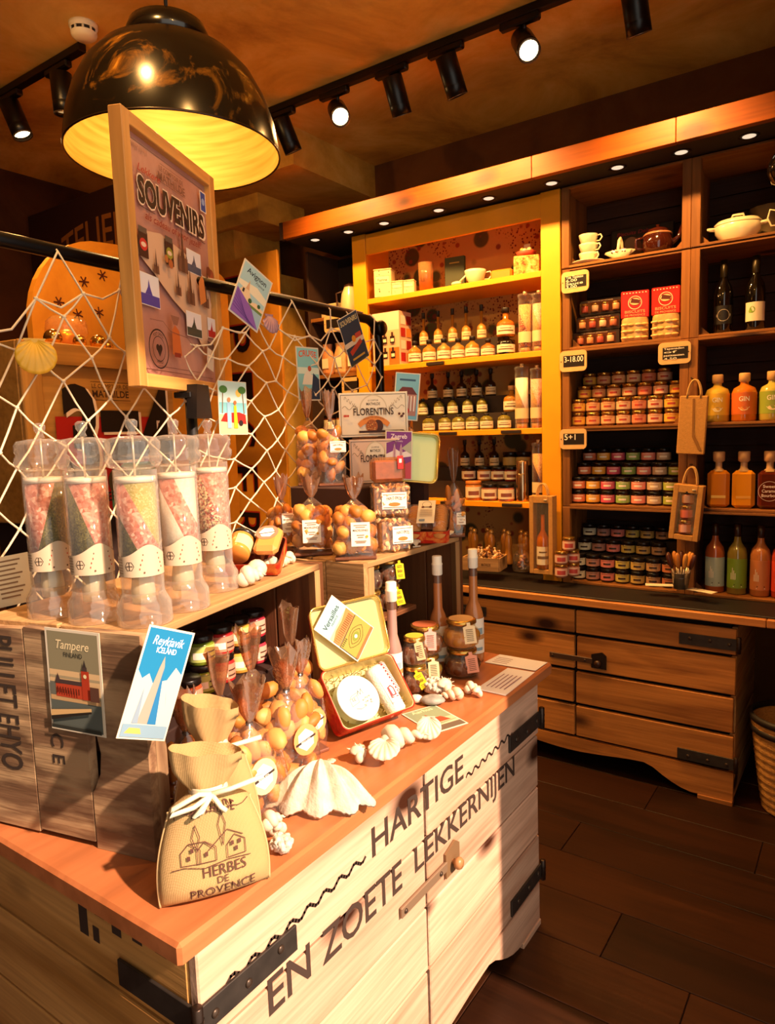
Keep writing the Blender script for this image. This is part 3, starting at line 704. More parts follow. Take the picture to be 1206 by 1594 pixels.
for k, zz in enumerate((.223, .303)):
    baba_jar('baba jar with bright yellow tag in the far crate, %s' % ('lower one', 'upper one')[k], (-1.215, 1.735, HC+zz-.01), .04, .078, M_BABAD, M_GOLD, '#f2d010', 'BABA', (-.25, -.08)[k], tx=.09)
for k, zz in enumerate((.223, .303)):
    baba_jar('baba jar at the near side of the far crate, %s' % ('lower one', 'upper one')[k], (-1.22, 1.64, HC+zz-.01), .04, .078, mat('#3a1a10', .3), M_GOLD, '#d8c09a', '', .1, tx=-.02)
# syrup bottles with white caps
def sauce_bottle(label, loc, h, r, fillc):
    t = thing('sauce_bottle', label, 'bottle', loc, facing(loc[0], loc[1]), 'white capped caramel bottles')
    k = h/.36
    MB().lathe([(0, 0), (r*.9, 0), (r, .008*k), (r, .12*k), (r*.98, .15*k), (r*.75, .175*k), (.0145, .195*k), (.0135, .28*k), (.0135, .31*k), (0, .31*k)], 22).build('glass', mat(fillc, .15, coat=.4), t)
    MB().lathe([(.0138, .275*k), (.0138, .301*k)], 18).build('clear_neck', mat('#6a4a3a', .1, coat=.5), t, fix=False)
    MB().lathe([(.0145, .30*k), (.0165, .302*k), (.0165, .33*k), (.0175, .332*k), (.0175, .336*k), (.0155, .338*k), (.0155, .358*k), (.014, .36*k), (0, .36*k)], 20).build('white_cap', mat('#f6ecd8', .45), t)
    l = MB().lathe([(r+.0008, .03*k), (r+.0008, .142*k)], 16, a0=PI*1.0, a1=PI*2.0).build('label', mat('#f0e6d4', .5), t, fix=False)
    b = MB(); b.lathe([(r+.0014, .092*k), (r+.0014, .112*k)], 10, a0=PI*1.35, a1=PI*1.8, mi=0); b.lathe([(r+.0014, .075*k), (r+.0014, .09*k)], 10, a0=PI*1.1, a1=PI*1.95, mi=1); b.lathe([(r+.0014, .04*k), (r+.0014, .05*k)], 10, a0=PI*1.3, a1=PI*1.8, mi=0)
    b.build('label_print', [mat('#8aa4b0', .5), mat('#c88a54', .5)], l, fix=False)
    return t
sauce_bottle('caramel sauce bottle with white cap at the right, behind the stacked jars', (-1.06, 1.99, HC), .372, .032, '#b87440')
sauce_bottle('caramel sauce bottle with white cap in the middle of the far crate opening', (-1.122, 1.868, HC), .365, .030, '#b06c3c')
sauce_bottle('grey pink sauce bottle with white cap beside the open biscuit tin', (-1.115, 1.60, HC), .335, .026, '#a88074')
# ================================================================ biscuit bags
TOPB = HC+.3965
M_CEL = film('cellophane', '#fffaf2', .025, .09, 1.5, 55)
M_CELB = film('brown_cellophane', '#c89a74', .2, .12, 1.6, 60)
def bag_film(w_, d, h, neck, seed, z0=0.0, flare=.85):
    rn = random.Random(seed); vs = []; fs = []; n = 24; rows = []
    hn = h*neck
    for k in range(10):
        u = k/9; z = hn*u
        if u < .62: fx = fy = .90+.12*math.sin(u/.62*PI*.9); p = 4-2*u
        else:
            q = (u-.62)/.38; s_ = (1-q)**.75; fx = .99*s_+.09*(1-s_); fy = .99*s_+.13*(1-s_); p = 2.6
        rows.append((z, w_/2*fx, d/2*fy, p))
    for z, a, b, p in rows:
        for i in range(n):
            t = 2*PI*i/n; c, s_ = math.cos(t), math.sin(t)
            x = a*math.copysign(abs(c)**(2/p), c); y = b*math.copysign(abs(s_)**(2/p), s_)
            j = 1+rn.uniform(-.035, .035)
            vs.append((x*j, y*j, z0+z))
    for k in range(len(rows)-1):
        for i in range(n): fs.append((k*n+i, k*n+(i+1) % n, (k+1)*n+(i+1) % n, (k+1)*n+i))
    body = (vs, fs)
    vs, fs = [], []
    for k in range(5):
        u = k/4; z = hn+(h-hn)*u; a = w_/2*(.11+flare*u**.55*.45); b = d/2*(.16+.42*u)
        for i in range(n):
            t = 2*PI*i/n; zz = 1+.6*u*math.cos(t*5+seed)
            vs.append((a*math.cos(t)*(1+rn.uniform(-.06, .06)), b*math.sin(t)*zz+.012*u*math.sin(t*3+seed), z0+z+(rn.uniform(-.012, .012) if k == 4 else 0)))
    for k in range(4):
        for i in range(n): fs.append((k*n+i, k*n+(i+1) % n, (k+1)*n+(i+1) % n, (k+1)*n+i))
    return body, (vs, fs)
BISC = {}
def biscuit_mesh(kind):
    if kind not in BISC:
        b = MB()
        if kind == 'ball': b.ell((0, 0, 0), (1, 1, .85), 10, 7, jit=.06, seed=3)
        elif kind == 'shell':
            b.ell((0, 0, 0), (1.15, .8, .6), 10, 7, jit=.05, seed=5)
        elif kind == 'flake': b.ell((0, 0, 0), (1, .75, .3), 7, 5, jit=.25, seed=9)
        else: b.ell((0, 0, 0), (1.5, .55, .5), 9, 6, jit=.06, seed=4)
        o = b.build('biscuit', mat('#ffffff'), None); BISC[kind] = o.data; bpy.data.objects.remove(o)
    return BISC[kind]
BM = {}
def fill_biscuits(t, w_, d, h, kind, size, cols, seed, z0=0.0):
    rn = random.Random(seed); pts = []; tries = 0
    while tries < 1400:
        tries += 1
        p = Vector((rn.uniform(-1, 1)*(w_/2-size*.8), rn.uniform(-1, .75)*max(.004, d/2-size*.7), z0+size+rn.random()**.8*(h-size*1.5)))
        if all((p-q).length > size*1.16 for q in pts): pts.append(p)
    for i, p in enumerate(pts):
        key = (kind, cols[i % len(cols)])
        if key not in BM:
            me = biscuit_mesh(kind).copy(); me.materials.clear(); me.materials.append(mat(cols[i % len(cols)], .55, noise=.3, nscale=45)); BM[key] = me
        o = bpy.data.objects.new('biscuit', BM[key]); C.objects.link(o); o.parent = t; o.location = p
        o.rotation_euler = (rn.uniform(0, 3), rn.uniform(0, 3), rn.uniform(0, 3)); o.scale = (size,)*3
def paper_label(t, x, y, z, w_, h, kind, tilt=.1, roll=0.0):
    M = Matrix.Translation((x, y, z)) @ Matrix.Rotation(roll, 4, 'Y') @ Matrix.Rotation(PI/2-tilt, 4, 'X'); P = Print(.0002)
    if kind == 'card':
        b = MB(); b.box((0, 0, 0), (w_, h, .0008)); o = b.build('paper_label', mat('#f4e8d2', .55), t); P.z = .0006
        P.text('MADELEINES', 0, h*.12, '#4a3020', h*.09, w_*.8, 'C', .01)
        for k, ww in ((.36, .7), (.28, .5), (-.05, .4), (-.14, .3), (-.3, .6), (-.36, .5)): P.rect(-w_*ww/2, h*k, w_*ww/2, h*(k+.03), '#8a6a50')
        P.disc(w_*.33, -h*.1, w_*.07, '#d8a020')
    elif kind == 'wide':
        b = MB(); b.box((0, 0, 0), (w_, h, .0008)); o = b.build('paper_label', mat('#f6ecd8', .55), t); P.z = .0006
        P.text('PAIN D EPICES', 0, h*.02, '#4a2c1c', h*.17, w_*.62, 'C', .01, arch=h*.06); P.disc(0, -h*.22, w_*.24, '#d87838', h*.12); P.rect(-w_*.45, h*.36, w_*.45, h*.39, '#8a6a50'); P.rect(-w_*.45, -h*.42, w_*.45, -h*.39, '#5a3020')
    else:
        b = MB(); b.prism([(w_/2*math.cos(2*PI*i/20), h/2*math.sin(2*PI*i/20)) for i in range(20)], .0008); o = b.build('paper_label', mat('#e8d494' if kind == 'oval' else '#e89a5c', .5), t); P.z = .001
        P.poly([(w_*.36*math.cos(2*PI*i/6+.5), h*.36*math.sin(2*PI*i/6+.5)) for i in range(6)], '#f8f0e2'); P.poly([(-w_*.42, -h*.16), (w_*.4, .06*h), (w_*.4, h*.13), (-w_*.42, -h*.08)], '#3a2c28'); P.text('BISCUITS', .0, -h*.05, '#f8f0e2', h*.055, w_*.4, 'C', .01, rot=.25)
    o.matrix_local = M; P.build('label_print', o)
    return o
CO = ['#c87a24', '#d8903a', '#b86a1c', '#e0a048']
CA = ['#d08c42', '#c47c30', '#dc9c54', '#b86e28']
def biscuit_bag(label, loc, w_, d, h, neck, kind, size, cols, lab, seed, rz=None, top=M_CELB, lean=0.0, base='#6a3a20', lz=.4, lx=0.0, fillh=.82):
    t = thing('biscuit_bag', label, 'bag', loc, (lean, 0, facing(loc[0], loc[1]) if rz is None else rz), 'bags of biscuits')
    MB().box((0, 0, .004), (w_*.92, d*.9, .008), bev=.002).build('cardboard_base', mat(base, .6), t)
    (v1, f1), (v2, f2) = bag_film(w_, d, h, neck, seed, .004)
    MB().add(v1, f1, 0, True).build('film_body', M_CEL, t)
    MB().add(v2, f2, 0, True).build('film_top', top, t, fix=False)
    MB().lathe([(w_*.055, -.004), (w_*.062, 0), (w_*.055, .004)], 12, (0, 0, h*neck), sy=d/w_*1.4).build('tie', mat('#3a2014', .4), t)
    fill_biscuits(t, w_*.97, d*.97, h*neck*fillh, kind, size, cols, seed, .01)
    if lab: paper_label(t, w_*lx, -d*.53, h*lz, *lab[1:], lab[0], .06, 0.0)
    return t
S1 = [('large madeleine bag with a white card in front of the carton', (-1.392, 1.592), .125, .085, .235, 'card', (.054, .068)),
      ('madeleine bag with a bright white card, right of its twin', (-1.23, 1.592), .13, .085, .235, 'card', (.054, .068)),]
for i, (lb_, (x, y), w_, d, h, k, (lw, lh)) in enumerate(S1):
    biscuit_bag(lb_, (x, y, TOPB), w_, d, h, .72, 'ball', .023, CO, (k, lw, lh), 11+i, lz=.32, lx=(-.02, .12)[i])
biscuit_bag('shaded biscuit bag between the oil bottle and the madeleine bags', (-1.52, 1.598, TOPB), .095, .07, .23, .68, 'shell', .022, CO, ('card', .04, .06), 31, lz=.4, lx=.2)
biscuit_bag('left bag of the upper row with wide brown top', (-1.54, 1.76, TOPB+.1935), .084, .07, .31, .70, 'ball', .023, CO, None, 41)
biscuit_bag('right bag of the upper row, in front of the white florentine box', (-1.443, 1.757, TOPB+.1935), .093, .065, .30, .70, 'shell', .025, CO, ('wide', .05, .035), 43, lz=.42, lx=.25)
biscuit_bag('biscuit bag with clear film behind the tin with the Zagreb card', (-1.335, 2.058, TOPB+.1935), .075, .045, .30, .62, 'stick', .018, CO, ('wide', .035, .025), 47, lz=.2, lx=.25)
biscuit_bag('biscuit bag with brown top at the far right of the far crate', (-1.165, 2.062, TOPB), .075, .05, .29, .62, 'stick', .02, CO, ('card', .03, .04), 53, lz=.22, lx=.3)
# small bags in front of the near crate
small = [('front cheese biscuit bag with orange oval label', (.085, .335), .135, .085, .30, .70, 'shell', .0245, ('orange', .06, .068), 61, .36, .12),
         ('cheese biscuit bag with oval label right beside the open tin', (.045, .470), .115, .07, .27, .72, 'shell', .0235, ('orange', .05, .06), 62, .32, .15),
         ('cheese biscuit bag with cream oval label beside the burlap sacks', (.085, .19), .135, .085, .28, .70, 'shell', .0245, ('oval', .06, .072), 63, .36, .0),
         ('biscuit bag in the second row behind the front bag', (-.022, .365), .115, .07, .325, .70, 'shell', .024, None, 64, 0, 0),
         ('biscuit bag in the second row behind the cream label bag', (-.022, .245), .115, .07, .31, .70, 'shell', .024, None, 65, 0, 0),
         ('biscuit bag standing alone before the dark crate end wall', (-.03, .56), .11, .07, .33, .68, 'ball', .0245, None, 66, 0, 0),
         ('biscuit bag tight against the Reykjavik postcard', (-.02, .125), .105, .065, .27, .70, 'shell', .0235, None, 67, 0, 0)]
for lb_, (x, y), w_, d, h, nk, kd, sz, lab, seed, lz, lx in small:
    q = inA(x, y)
    biscuit_bag(lb_, q, w_, d, h, nk, kd, sz, CA, lab, seed, lz=lz, lx=lx, base='#7a4630', rz=facing(q[0], q[1])*.5+(RA+PI/2)*.5)
# nut and gingerbread packs
def nut_pack(label, loc, rz, w_, d, h, seed, lx):
    t = thing('nut_pack', label, 'bag', loc, rz, 'nut brittle packs')
    b = MB().box((0, 0, h/2), (w_, d, h), bev=.01); b.build('film', M_CEL, t)
    MB().box((0, 0, h/2), (w_*.84, d*.72, h*.84), bev=.008).build('brittle', mat('#b87a3a', .5, noise=.5, nscale=60), t)
    rn = random.Random(seed)
    for i in range(60):
        key = ('flake', ['#d8a868', '#a86a30', '#e8c48c'][i % 3])
        if key not in BM:
            me = biscuit_mesh('flake').copy(); me.materials.clear(); me.materials.append(mat(key[1], .5, noise=.3, nscale=60)); BM[key] = me
        o = bpy.data.objects.new('nut', BM[key]); C.objects.link(o); o.parent = t
        f = rn.random()
        o.location = (rn.uniform(-.42, .42)*w_, -d*.39, h*rn.uniform(.08, .92)) if f < .65 else (rn.uniform(-.42, .42)*w_, rn.uniform(-.4, .4)*d, h*.93) if f < .8 else (w_*.43, rn.uniform(-.4, .4)*d, h*rn.uniform(.08, .92))
        o.rotation_euler = (rn.uniform(0, 3), rn.uniform(0, 3), rn.uniform(0, 3)); o.scale = (.0115,)*3
    paper_label(t, lx*w_, -d*.515, h*.5, w_*.62, h*.5, 'wide', 0)
    return t
nut_pack('lower pack of nut brittle standing on the far crate edge', (-1.20, 1.735, TOPB), facing(-1.20, 1.755)+.35, .105, .07, .105, 1, .22)
nut_pack('upper pack of nut brittle lying on the other pack', (-1.205, 1.74, TOPB+.106), facing(-1.20, 1.76)+.1, .12, .065, .10, 2, .08)
t = thing('gingerbread_bag', 'folded clear bag of gingerbread with a red tag on the nut packs', 'bag', (-1.215, 1.745, TOPB+.207), facing(-1.2, 1.76)+.2)
MB().box((0, 0, .04), (.105, .05, .075), bev=.012).build('film', film('tan_film', '#e8b888', .12, .12, 1.2, 40), t)
MB().box((0, 0, .038), (.09, .038, .062), bev=.006).build('gingerbread', mat('#a86428', .6, noise=.4, nscale=50), t)
tg = MB().box((.035, -.028, .062), (.018, .002, .04), bev=.0008).build('red_tag', mat('#d02018', .5), t)
Print(.0002).rect(-.004, -.004, .004, .008, '#f6e0d0').build('tag_print', tg, M=Matrix.Translation((.035, -.0293, .065)) @ Matrix.Rotation(PI/2, 4, 'X'))

# ================================================================ florentine boxes
VN = Vector((.62, -.78, 0)).normalized()
def flor_box(label, c, w_, h, d, rz, pink=False):
    t = thing('florentine_box', label, 'box', c, rz)
    MB().box((0, d/2, h/2), (w_, d, h), bev=.0015).build('carton', mat('#f2e4cc' if not pink else '#eac8b0', .55), t)
    P = Print(.0002); X0, X1 = -w_*.47, w_*.47; INKB = '#4a4038'
    for (a, b_) in (((X0, h*.05), (X1, h*.05)), ((X0, h*.95), (X1, h*.95))): P.line([a, b_], .0015, INKB)
    P.line([(X0, h*.05), (X0, h*.95)], .0015, INKB); P.line([(X1, h*.05), (X1, h*.95)], .0015, INKB)
    P.disc(0, h*.62, w_*.2, '#d8c8ac', h*.33, 20, 0, PI); P.disc(0, h*.62, w_*.185, '#f2e4cc', h*.30, 20, 0, PI)
    P.text('LE COMPTOIR', 0, h*.80, INKB, h*.035, w_*.15); P.text('MATHILDE', 0, h*.71, INKB, h*.06, w_*.2, 'C', .012)
    for s_ in (-1, 1):
        for k in range(5): P.line([(s_*w_*(.24+.04*k+.02*math.cos(q/3)), h*(.68+.05*k)+h*.03*math.sin(q*.9+k)) for q in range(8)], .001, '#7a6a58')
        P.line([(s_*(w_*.25+w_*.2*i/12), h*(.66+.04*math.sin(i*.8))) for i in range(13)], .0012, '#6a5a4a')
    P.text('FLORENTINS', 0, h*.49, '#3a2418', h*.155, w_*.58, 'C', .012)
    if not pink:
        P.poly([(w_*.29*math.cos(a), h*.05+h*.42*math.sin(a)) for a in [PI*(.2+.6*i/14) for i in range(15)]]+[(w_*.24*math.cos(a), h*.05+h*.28*math.sin(a)) for a in [PI*(.8-.6*i/14) for i in range(15)]], '#e08a40')
        P.text('NOISETTES AMANDES', 0, h*.37, '#7a3a18', h*.04, w_*.3, 'C', arch=h*.05)
        P.disc(w_*.06, h*.24, w_*.075, '#4a2418', h*.14); P.disc(-w_*.03, h*.24, w_*.085, '#a85a28', h*.15)
        rn = random.Random(5)
        for k in range(26): P.disc(-w_*.03+rn.uniform(-1, 1)*w_*.055, h*.24+rn.uniform(-1, 1)*h*.1, w_*.008, ('#d89048', '#7a3a18', '#e8b870')[k % 3], None, 6)
        for q in (.40, .43, .37, .41): P.disc(w_*q, h*(.47+.03*math.sin(q*90)), w_*.018, '#5a2a20')
        for q in (-.37, -.40, -.42): P.disc(w_*q, h*.48, w_*.016, '#c84a38')
        P.poly([(-w_*.22, h*.09), (w_*.47, h*.09), (w_*.42, h*.14), (-w_*.22, h*.14)], '#3a2018')
    P.build('printed_front', t, M=Matrix.Translation((0, -.0006, 0)) @ Matrix.Rotation(PI/2, 4, 'X'))
    return t
rzf = math.atan2(VN.y, VN.x)+PI/2
flor_box('white florentine biscuit box standing at the top of the display', (-1.391, 1.927, TOPB+.1935+.153), .232, .148, .03, rzf)
flor_box('pinkish florentine biscuit box below the white one', (-1.36, 1.887, TOPB+.1935), .17, .145, .03, rzf+.05, True)

# ================================================================ tins
M_TINR = mottled('red_tin', [(0.35, '#8a1410'), (0.5, '#c02818'), (0.66, '#e08a3c')], 24, .3, .02); M_TING = mat('#d9b45c', .25, .8); M_TINI = mat('#e0d294', .3, .5)
def rrect(w_, h, r, n=5):
    o = []
    for cx, cy, a0 in ((w_/2-r, h/2-r, 0), (-w_/2+r, h/2-r, PI/2), (-w_/2+r, -h/2+r, PI), (w_/2-r, -h/2+r, 1.5*PI)):
        o += [(cx+r*math.cos(a0+PI/2*i/n), cy+r*math.sin(a0+PI/2*i/n)) for i in range(n+1)]
    return o
def tray(b, w_, h, d, r, wall=.003, mo=0, mi_=1):
    """open tray in local xy, opening towards +z"""
    o = rrect(w_, h, r); i_ = rrect(w_-2*wall, h-2*wall, r); n = len(o)
    vs = [(x*.95, y*.95, 0) for x, y in o]+[(x, y, d) for x, y in o]+[(x, y, d) for x, y in i_]+[(x*.95, y*.95, wall) for x, y in i_]
    fo = [tuple(range(n))]+[(i, (i+1) % n, n+(i+1) % n, n+i) for i in range(n)]
    fi = [(n+i, n+(i+1) % n, 2*n+(i+1) % n, 2*n+i) for i in range(n)]+[(2*n+i, 2*n+(i+1) % n, 3*n+(i+1) % n, 3*n+i) for i in range(n)]+[tuple(3*n+i for i in range(n))]
    b.add(vs, fo, mo); b.add(vs, fi, mi_); return b
u = Vector((.271, .963, 0)); nrm_h = Vector((-.963, .271, 0)); up = Vector((0, 0, 1))
def tilt_frame(o, ang):
    """x along u, y uphill, z out of the opening"""
    e = nrm_h*math.cos(ang)+up*math.sin(ang); z = -nrm_h*math.sin(ang)+up*math.cos(ang)
    return Matrix(((u.x, e.x, z.x, o[0]), (u.y, e.y, z.y, o[1]), (u.z, e.z, z.z, o[2]), (0, 0, 0, 1)))
A0 = Vector((-1.071, 1.272, HC+.003))
t = thing('biscuit_tin', 'open red and gold tin propped up with a round box and a rolled cloth inside', 'tin', A0)
L_, W_, DP = .232, .158, .06
b = MB(); tray(b, L_, W_, DP, .018); base = b.build('tin_base', [M_TINR, M_TINI], t); MBASE = tilt_frame((0, 0, 0), math.radians(50)) @ Matrix.Translation((L_/2, W_/2, 0)); base.matrix_local = MBASE
rim = MB(); pr = rrect(L_, W_, .018); rim.tube([(x, y, DP) for x, y in pr]+[(pr[0][0], pr[0][1], DP)], .0022, 6); rim.build('rim', mat('#c83a24', .3, .3), base)
hinge = tilt_frame((0, 0, 0), math.radians(50)) @ Vector((L_/2, W_, DP))
b = MB(); tray(b, L_, W_*1.02, .016, .02); lid = b.build('tin_lid', [M_TINR, M_TINI], t); MLIDL = tilt_frame(hinge, math.radians(74)) @ Matrix.Translation((0, W_*.51, -.012)); lid.matrix_local = MLIDL
rim = MB(); pr = rrect(L_-.004, W_, .02); rim.tube([(x, y, .016) for x, y in pr]+[(pr[0][0], pr[0][1], .016)], .003, 6); rim.build('rim', M_TING, lid)
MT = Matrix.Translation(A0) @ MBASE
MLID = Matrix.Translation(A0) @ MLIDL
# excelsior straw in the tin
rn = random.Random(8); b = MB()
for k in range(150):
    x, y = rn.uniform(-.1, .1), rn.uniform(-.065, .065); a = rn.uniform(0, PI); l = rn.uniform(.012, .025)
    b.tube([(x, y, .012+rn.random()*.022), (x+l*.5*math.cos(a), y+l*.5*math.sin(a), .02+rn.random()*.02), (x+l*math.cos(a+.5), y+l*math.sin(a+.5), .012+rn.random()*.02)], .0011, 3)
b.build('straw_filling', mat('#9a7a40', .8), base)['kind'] = 'stuff'
rb = thing('round_cheese_box', 'round white box with pale blue rim and a line drawing, lying in the open tin', 'box'); rb.matrix_world = MT @ Matrix.Translation((-.042, -.012, .034))
MB().lathe([(0, 0), (.058, 0), (.058, .026), (.06, .026), (.06, .03), (.057, .031), (0, .031)], 36).build('round_box', mat('#c4d0cc', .5), rb)
P = Print(.0002); P.z = .0312; P.disc(0, 0, .056, '#98b8bc', None, 36); P.disc(0, .002, .047, '#d8d0c0', None, 36)
for pts in ([(-.028, -.018), (-.028, 0), (-.004, .006), (-.004, -.012), (-.028, -.018)], [(-.028, 0), (-.02, .008), (.004, .014), (-.004, .006)], [(.0, .004), (.004, .018), (.008, .006), (.014, .02), (.017, .006)], [(-.02, -.026), (-.006, -.03), (.012, -.026)]): P.line(pts, .0012, '#5c7074')
P.text('LE', -.016, -.006, '#5c7074', .008)
for k in range(14): P.disc(.02+.012*math.cos(k), -.014+.01*math.sin(k*1.7), .002, '#d8b0a0')
P.build('lid_print', rb)
cl = thing('rolled_tea_towel', 'rolled white and red tea towel with a red letter, in the open tin', 'cloth'); cl.matrix_world = MT @ Matrix.Translation((.062, -.01, .036)) @ Matrix.Rotation(.12, 4, 'Z')
MB().lathe([(0, -.068), (.022, -.068), (.026, -.06), (.027, 0), (.026, .06), (.022, .066), (0, .066)], 24, M=Matrix.Rotation(PI/2, 4, 'X')).build('towel_roll', mat('#f0e2d0', .9, bump=.4), cl)
wr = MB(); wr.lathe([(.0275, -.05), (.0275, .02)], 20, a0=.35*PI-.9, a1=.35*PI+1.4, M=Matrix.Rotation(-PI/2, 4, 'X') @ Matrix.Rotation(0, 4, 'Z')); 
P = Print(.0001); P.rect(-.017, -.045, .017, .022, '#f8f0e6')
P.line([(-.006, -.024), (.006, -.024), (.008, -.006), (.002, .002), (-.006, .0), (-.006, -.024)], .003, '#b82838'); P.line([(-.008, .0), (-.010, -.028), (.010, -.030)], .0025, '#b82838'); P.line([(-.016, -.041), (.016, -.041)], .0018, '#b82838')
P.mb.v = [((.0278+v[2])*math.sin(v[0]/.0278), v[1], (.0278+v[2])*math.cos(v[0]/.0278)) for v in P.mb.v]; P.build('printed_wrap', cl)
gm = bpy.data.materials.new('gingham'); gm.use_nodes = True; nt = gm.node_tree; tcn = nt.nodes.new('ShaderNodeTexCoord'); ck = nt.nodes.new('ShaderNodeTexChecker'); ck.inputs['Scale'].default_value = 180
ck.inputs[1].default_value = lin('#a82838'); ck.inputs[2].default_value = lin('#f4e4d8'); nt.links.new(tcn.outputs['Object'], ck.inputs[0]); nt.links.new(ck.outputs[0], nt.nodes['Principled BSDF'].inputs['Base Color'])
o = MB().box((0, 0, 0), (.03, .105, .03), bev=.008).build('gingham_cloth', gm, None); o.matrix_world = MT @ Matrix.Translation((.098-.008, .02, .036)) @ Matrix.Rotation(.12, 4, 'Z'); o.scale = (.55, .9, 1)
tag(o, 'small red and white gingham cloth along the edge of the open tin', 'cloth')
# second tin behind, with cookies in a red tray before it
t2 = thing('gold_tin', 'gold rimmed pale tin standing on edge behind the Zagreb postcard', 'tin', (-1.27, 1.985, TOPB))
b = MB(); tray(b, .155, .165, .02, .02); o = b.build('tin_body', [M_TING, mat('#d8dc9c', .35, .3)], t2)
fr = face_to(Vector((.60, -.76, .22))); MGT = Matrix.Translation((0, .0, .27)) @ fr @ Matrix.Rotation(-.12, 4, 'Z'); o.matrix_local = MGT
pr = rrect(.155, .165, .02); rim = MB(); rim.tube([(x, y, .02) for x, y in pr]+[(pr[0][0], pr[0][1], .02)], .004, 6); rim.build('rim', M_TING, o)
MB().box((0, .03, .095), (.05, .03, .19)).build('support', mat('#3a1d10', .8), t2)
MT2 = Matrix.Translation((-1.27, 1.985, TOPB)) @ MGT
ck = thing('cookie_tray', 'red tray of round cookies under clear film with a paper label', 'tray', (-1.195, 1.90, TOPB), (0, 0, facing(-1.19, 1.9)-.1))
b = MB(); tray(b, .19, .12, .05, .015); o = b.build('tray', [M_TINR, mat('#5a1c10', .5)], ck); MCK = Matrix.Translation((0, 0, .036)) @ Matrix.Rotation(.55, 4, 'X'); o.matrix_local = MCK
cm = MB().lathe([(0, 0), (.02, 0), (.023, .003), (.021, .007), (0, .0085)], 14).build('cookie', mat('#c8843c', .6, noise=.3), ck)
k = 0
for cx, n in ((-.068, 8), (-.02, 8), (.062, 10)):
    for i in range(n):
        c_ = cm if k == 0 else bpy.data.objects.new('cookie', cm.data)
        if k: C.objects.link(c_); c_.parent = ck
        c_.matrix_local = MCK @ Matrix.Translation((cx, -.05+.1*i/(n-1)-.0, .042)) @ Matrix.Rotation(PI/2-.5, 4, 'X'); k += 1
l = MB().box((0, 0, 0), (.055, .115, .001)).build('paper_label', mat('#ecdcbc', .6), ck); l.matrix_local = MCK @ Matrix.Translation((.02, .002, .0815))
P = Print(.0002); P.z = .001; P.ring(0, .036, .014, .0152, '#8a6a4a'); P.disc(-.012, .022, .005, '#6a3020'); P.disc(.012, .022, .005, '#6a3020'); P.rect(-.01, .02, .01, .0235, '#5a3a20')
for q in range(8): P.rect(-.02, .008-.005*q, .02, .0095-.005*q, '#a88a68')
P.rect(-.02, -.05, -.002, -.042, '#7a8a9a'); P.build('label_print', l)
b = MB().box((0, 0, .062), (.18, .11, .035), bev=.012); fo = b.build('film_wrap', M_CEL, ck); fo.matrix_local = MCK
# jelly gift tray on the near crate
gt_ = thing('gift_tray', 'red gift tray with a green labelled jar and an orange packet beside the grinders', 'tray', inA(-.10, .53, .4205), (0, 0, facing(-1.27, 1.2)-.3))
b = MB(); tray(b, .15, .11, .035, .012); o = b.build('tray', [M_TINR, mat('#7a2c18', .5)], gt_); MGI = Matrix.Translation((0, 0, .028)) @ Matrix.Rotation(.5, 4, 'X'); o.matrix_local = MGI
j = MB().lathe([(0, 0), (.028, 0), (.03, .004), (.03, .058), (.026, .062), (0, .062)], 20).build('orange_jar', mat('#d88a3c', .25), gt_); j.matrix_local = MGI @ Matrix.Translation((-.03, -.035, .05)) @ Matrix.Rotation(-PI/2, 4, 'X')
l = MB().lathe([(.0306, .012), (.0306, .048)], 16, a0=-.2*PI-1.0, a1=-.2*PI+2.4).build('jar_label', mat('#c8cc90', .5), j, fix=False)
MB().lathe([(0, .062), (.029, .062), (.029, .074), (0, .074)], 20).build('jar_lid', M_BLID, j)
pk = MB().box((0, 0, 0), (.06, .09, .03), bev=.01).build('orange_packet', mat('#e09048', .4), gt_); pk.matrix_local = MGI @ Matrix.Translation((.038, .015, .052))
P = Print(.0002); P.z = .0155; P.disc(-.004, .016, .028, '#d87860'); P.poly([(-.004+.02*math.cos(2*PI*i/6), .016+.02*math.sin(2*PI*i/6)) for i in range(6)], '#f8efe4'); P.poly([(-.022, .008), (.016, .016), (.016, .019), (-.022, .011)], '#3a2c28'); P.build('packet_print', pk)
# oil bottle with pale cork top
ob = thing('oil_bottle', 'square clear oil bottle with pale wooden stopper behind the rightmost grinder', 'bottle', inA(-.31, .655, .4205), facing(-1.5, 1.3))
MB().lathe([(0, 0), (.034, 0), (.036, .004), (.036, .11), (.03, .125), (.018, .14), (.018, .20), (0, .20)], 8).build('glass', film('oil_glass', '#f4dca0', .1, .05, .6, 0), ob)
MB().lathe([(0, .004), (.033, .004), (.033, .10), (0, .10)], 8).build('oil', mat('#b88a20', .15), ob)
MB().cyl((0, 0, .165), .0205, .045, 16, bev=.003).build('ribbed_neck', film('neck_glass', '#f0dcc0', .3, .1, .8, 0), ob)
MB().cyl((0, 0, .211), .023, .045, 18, bev=.003).build('stopper', mat('#d8aa7c', .6), ob)
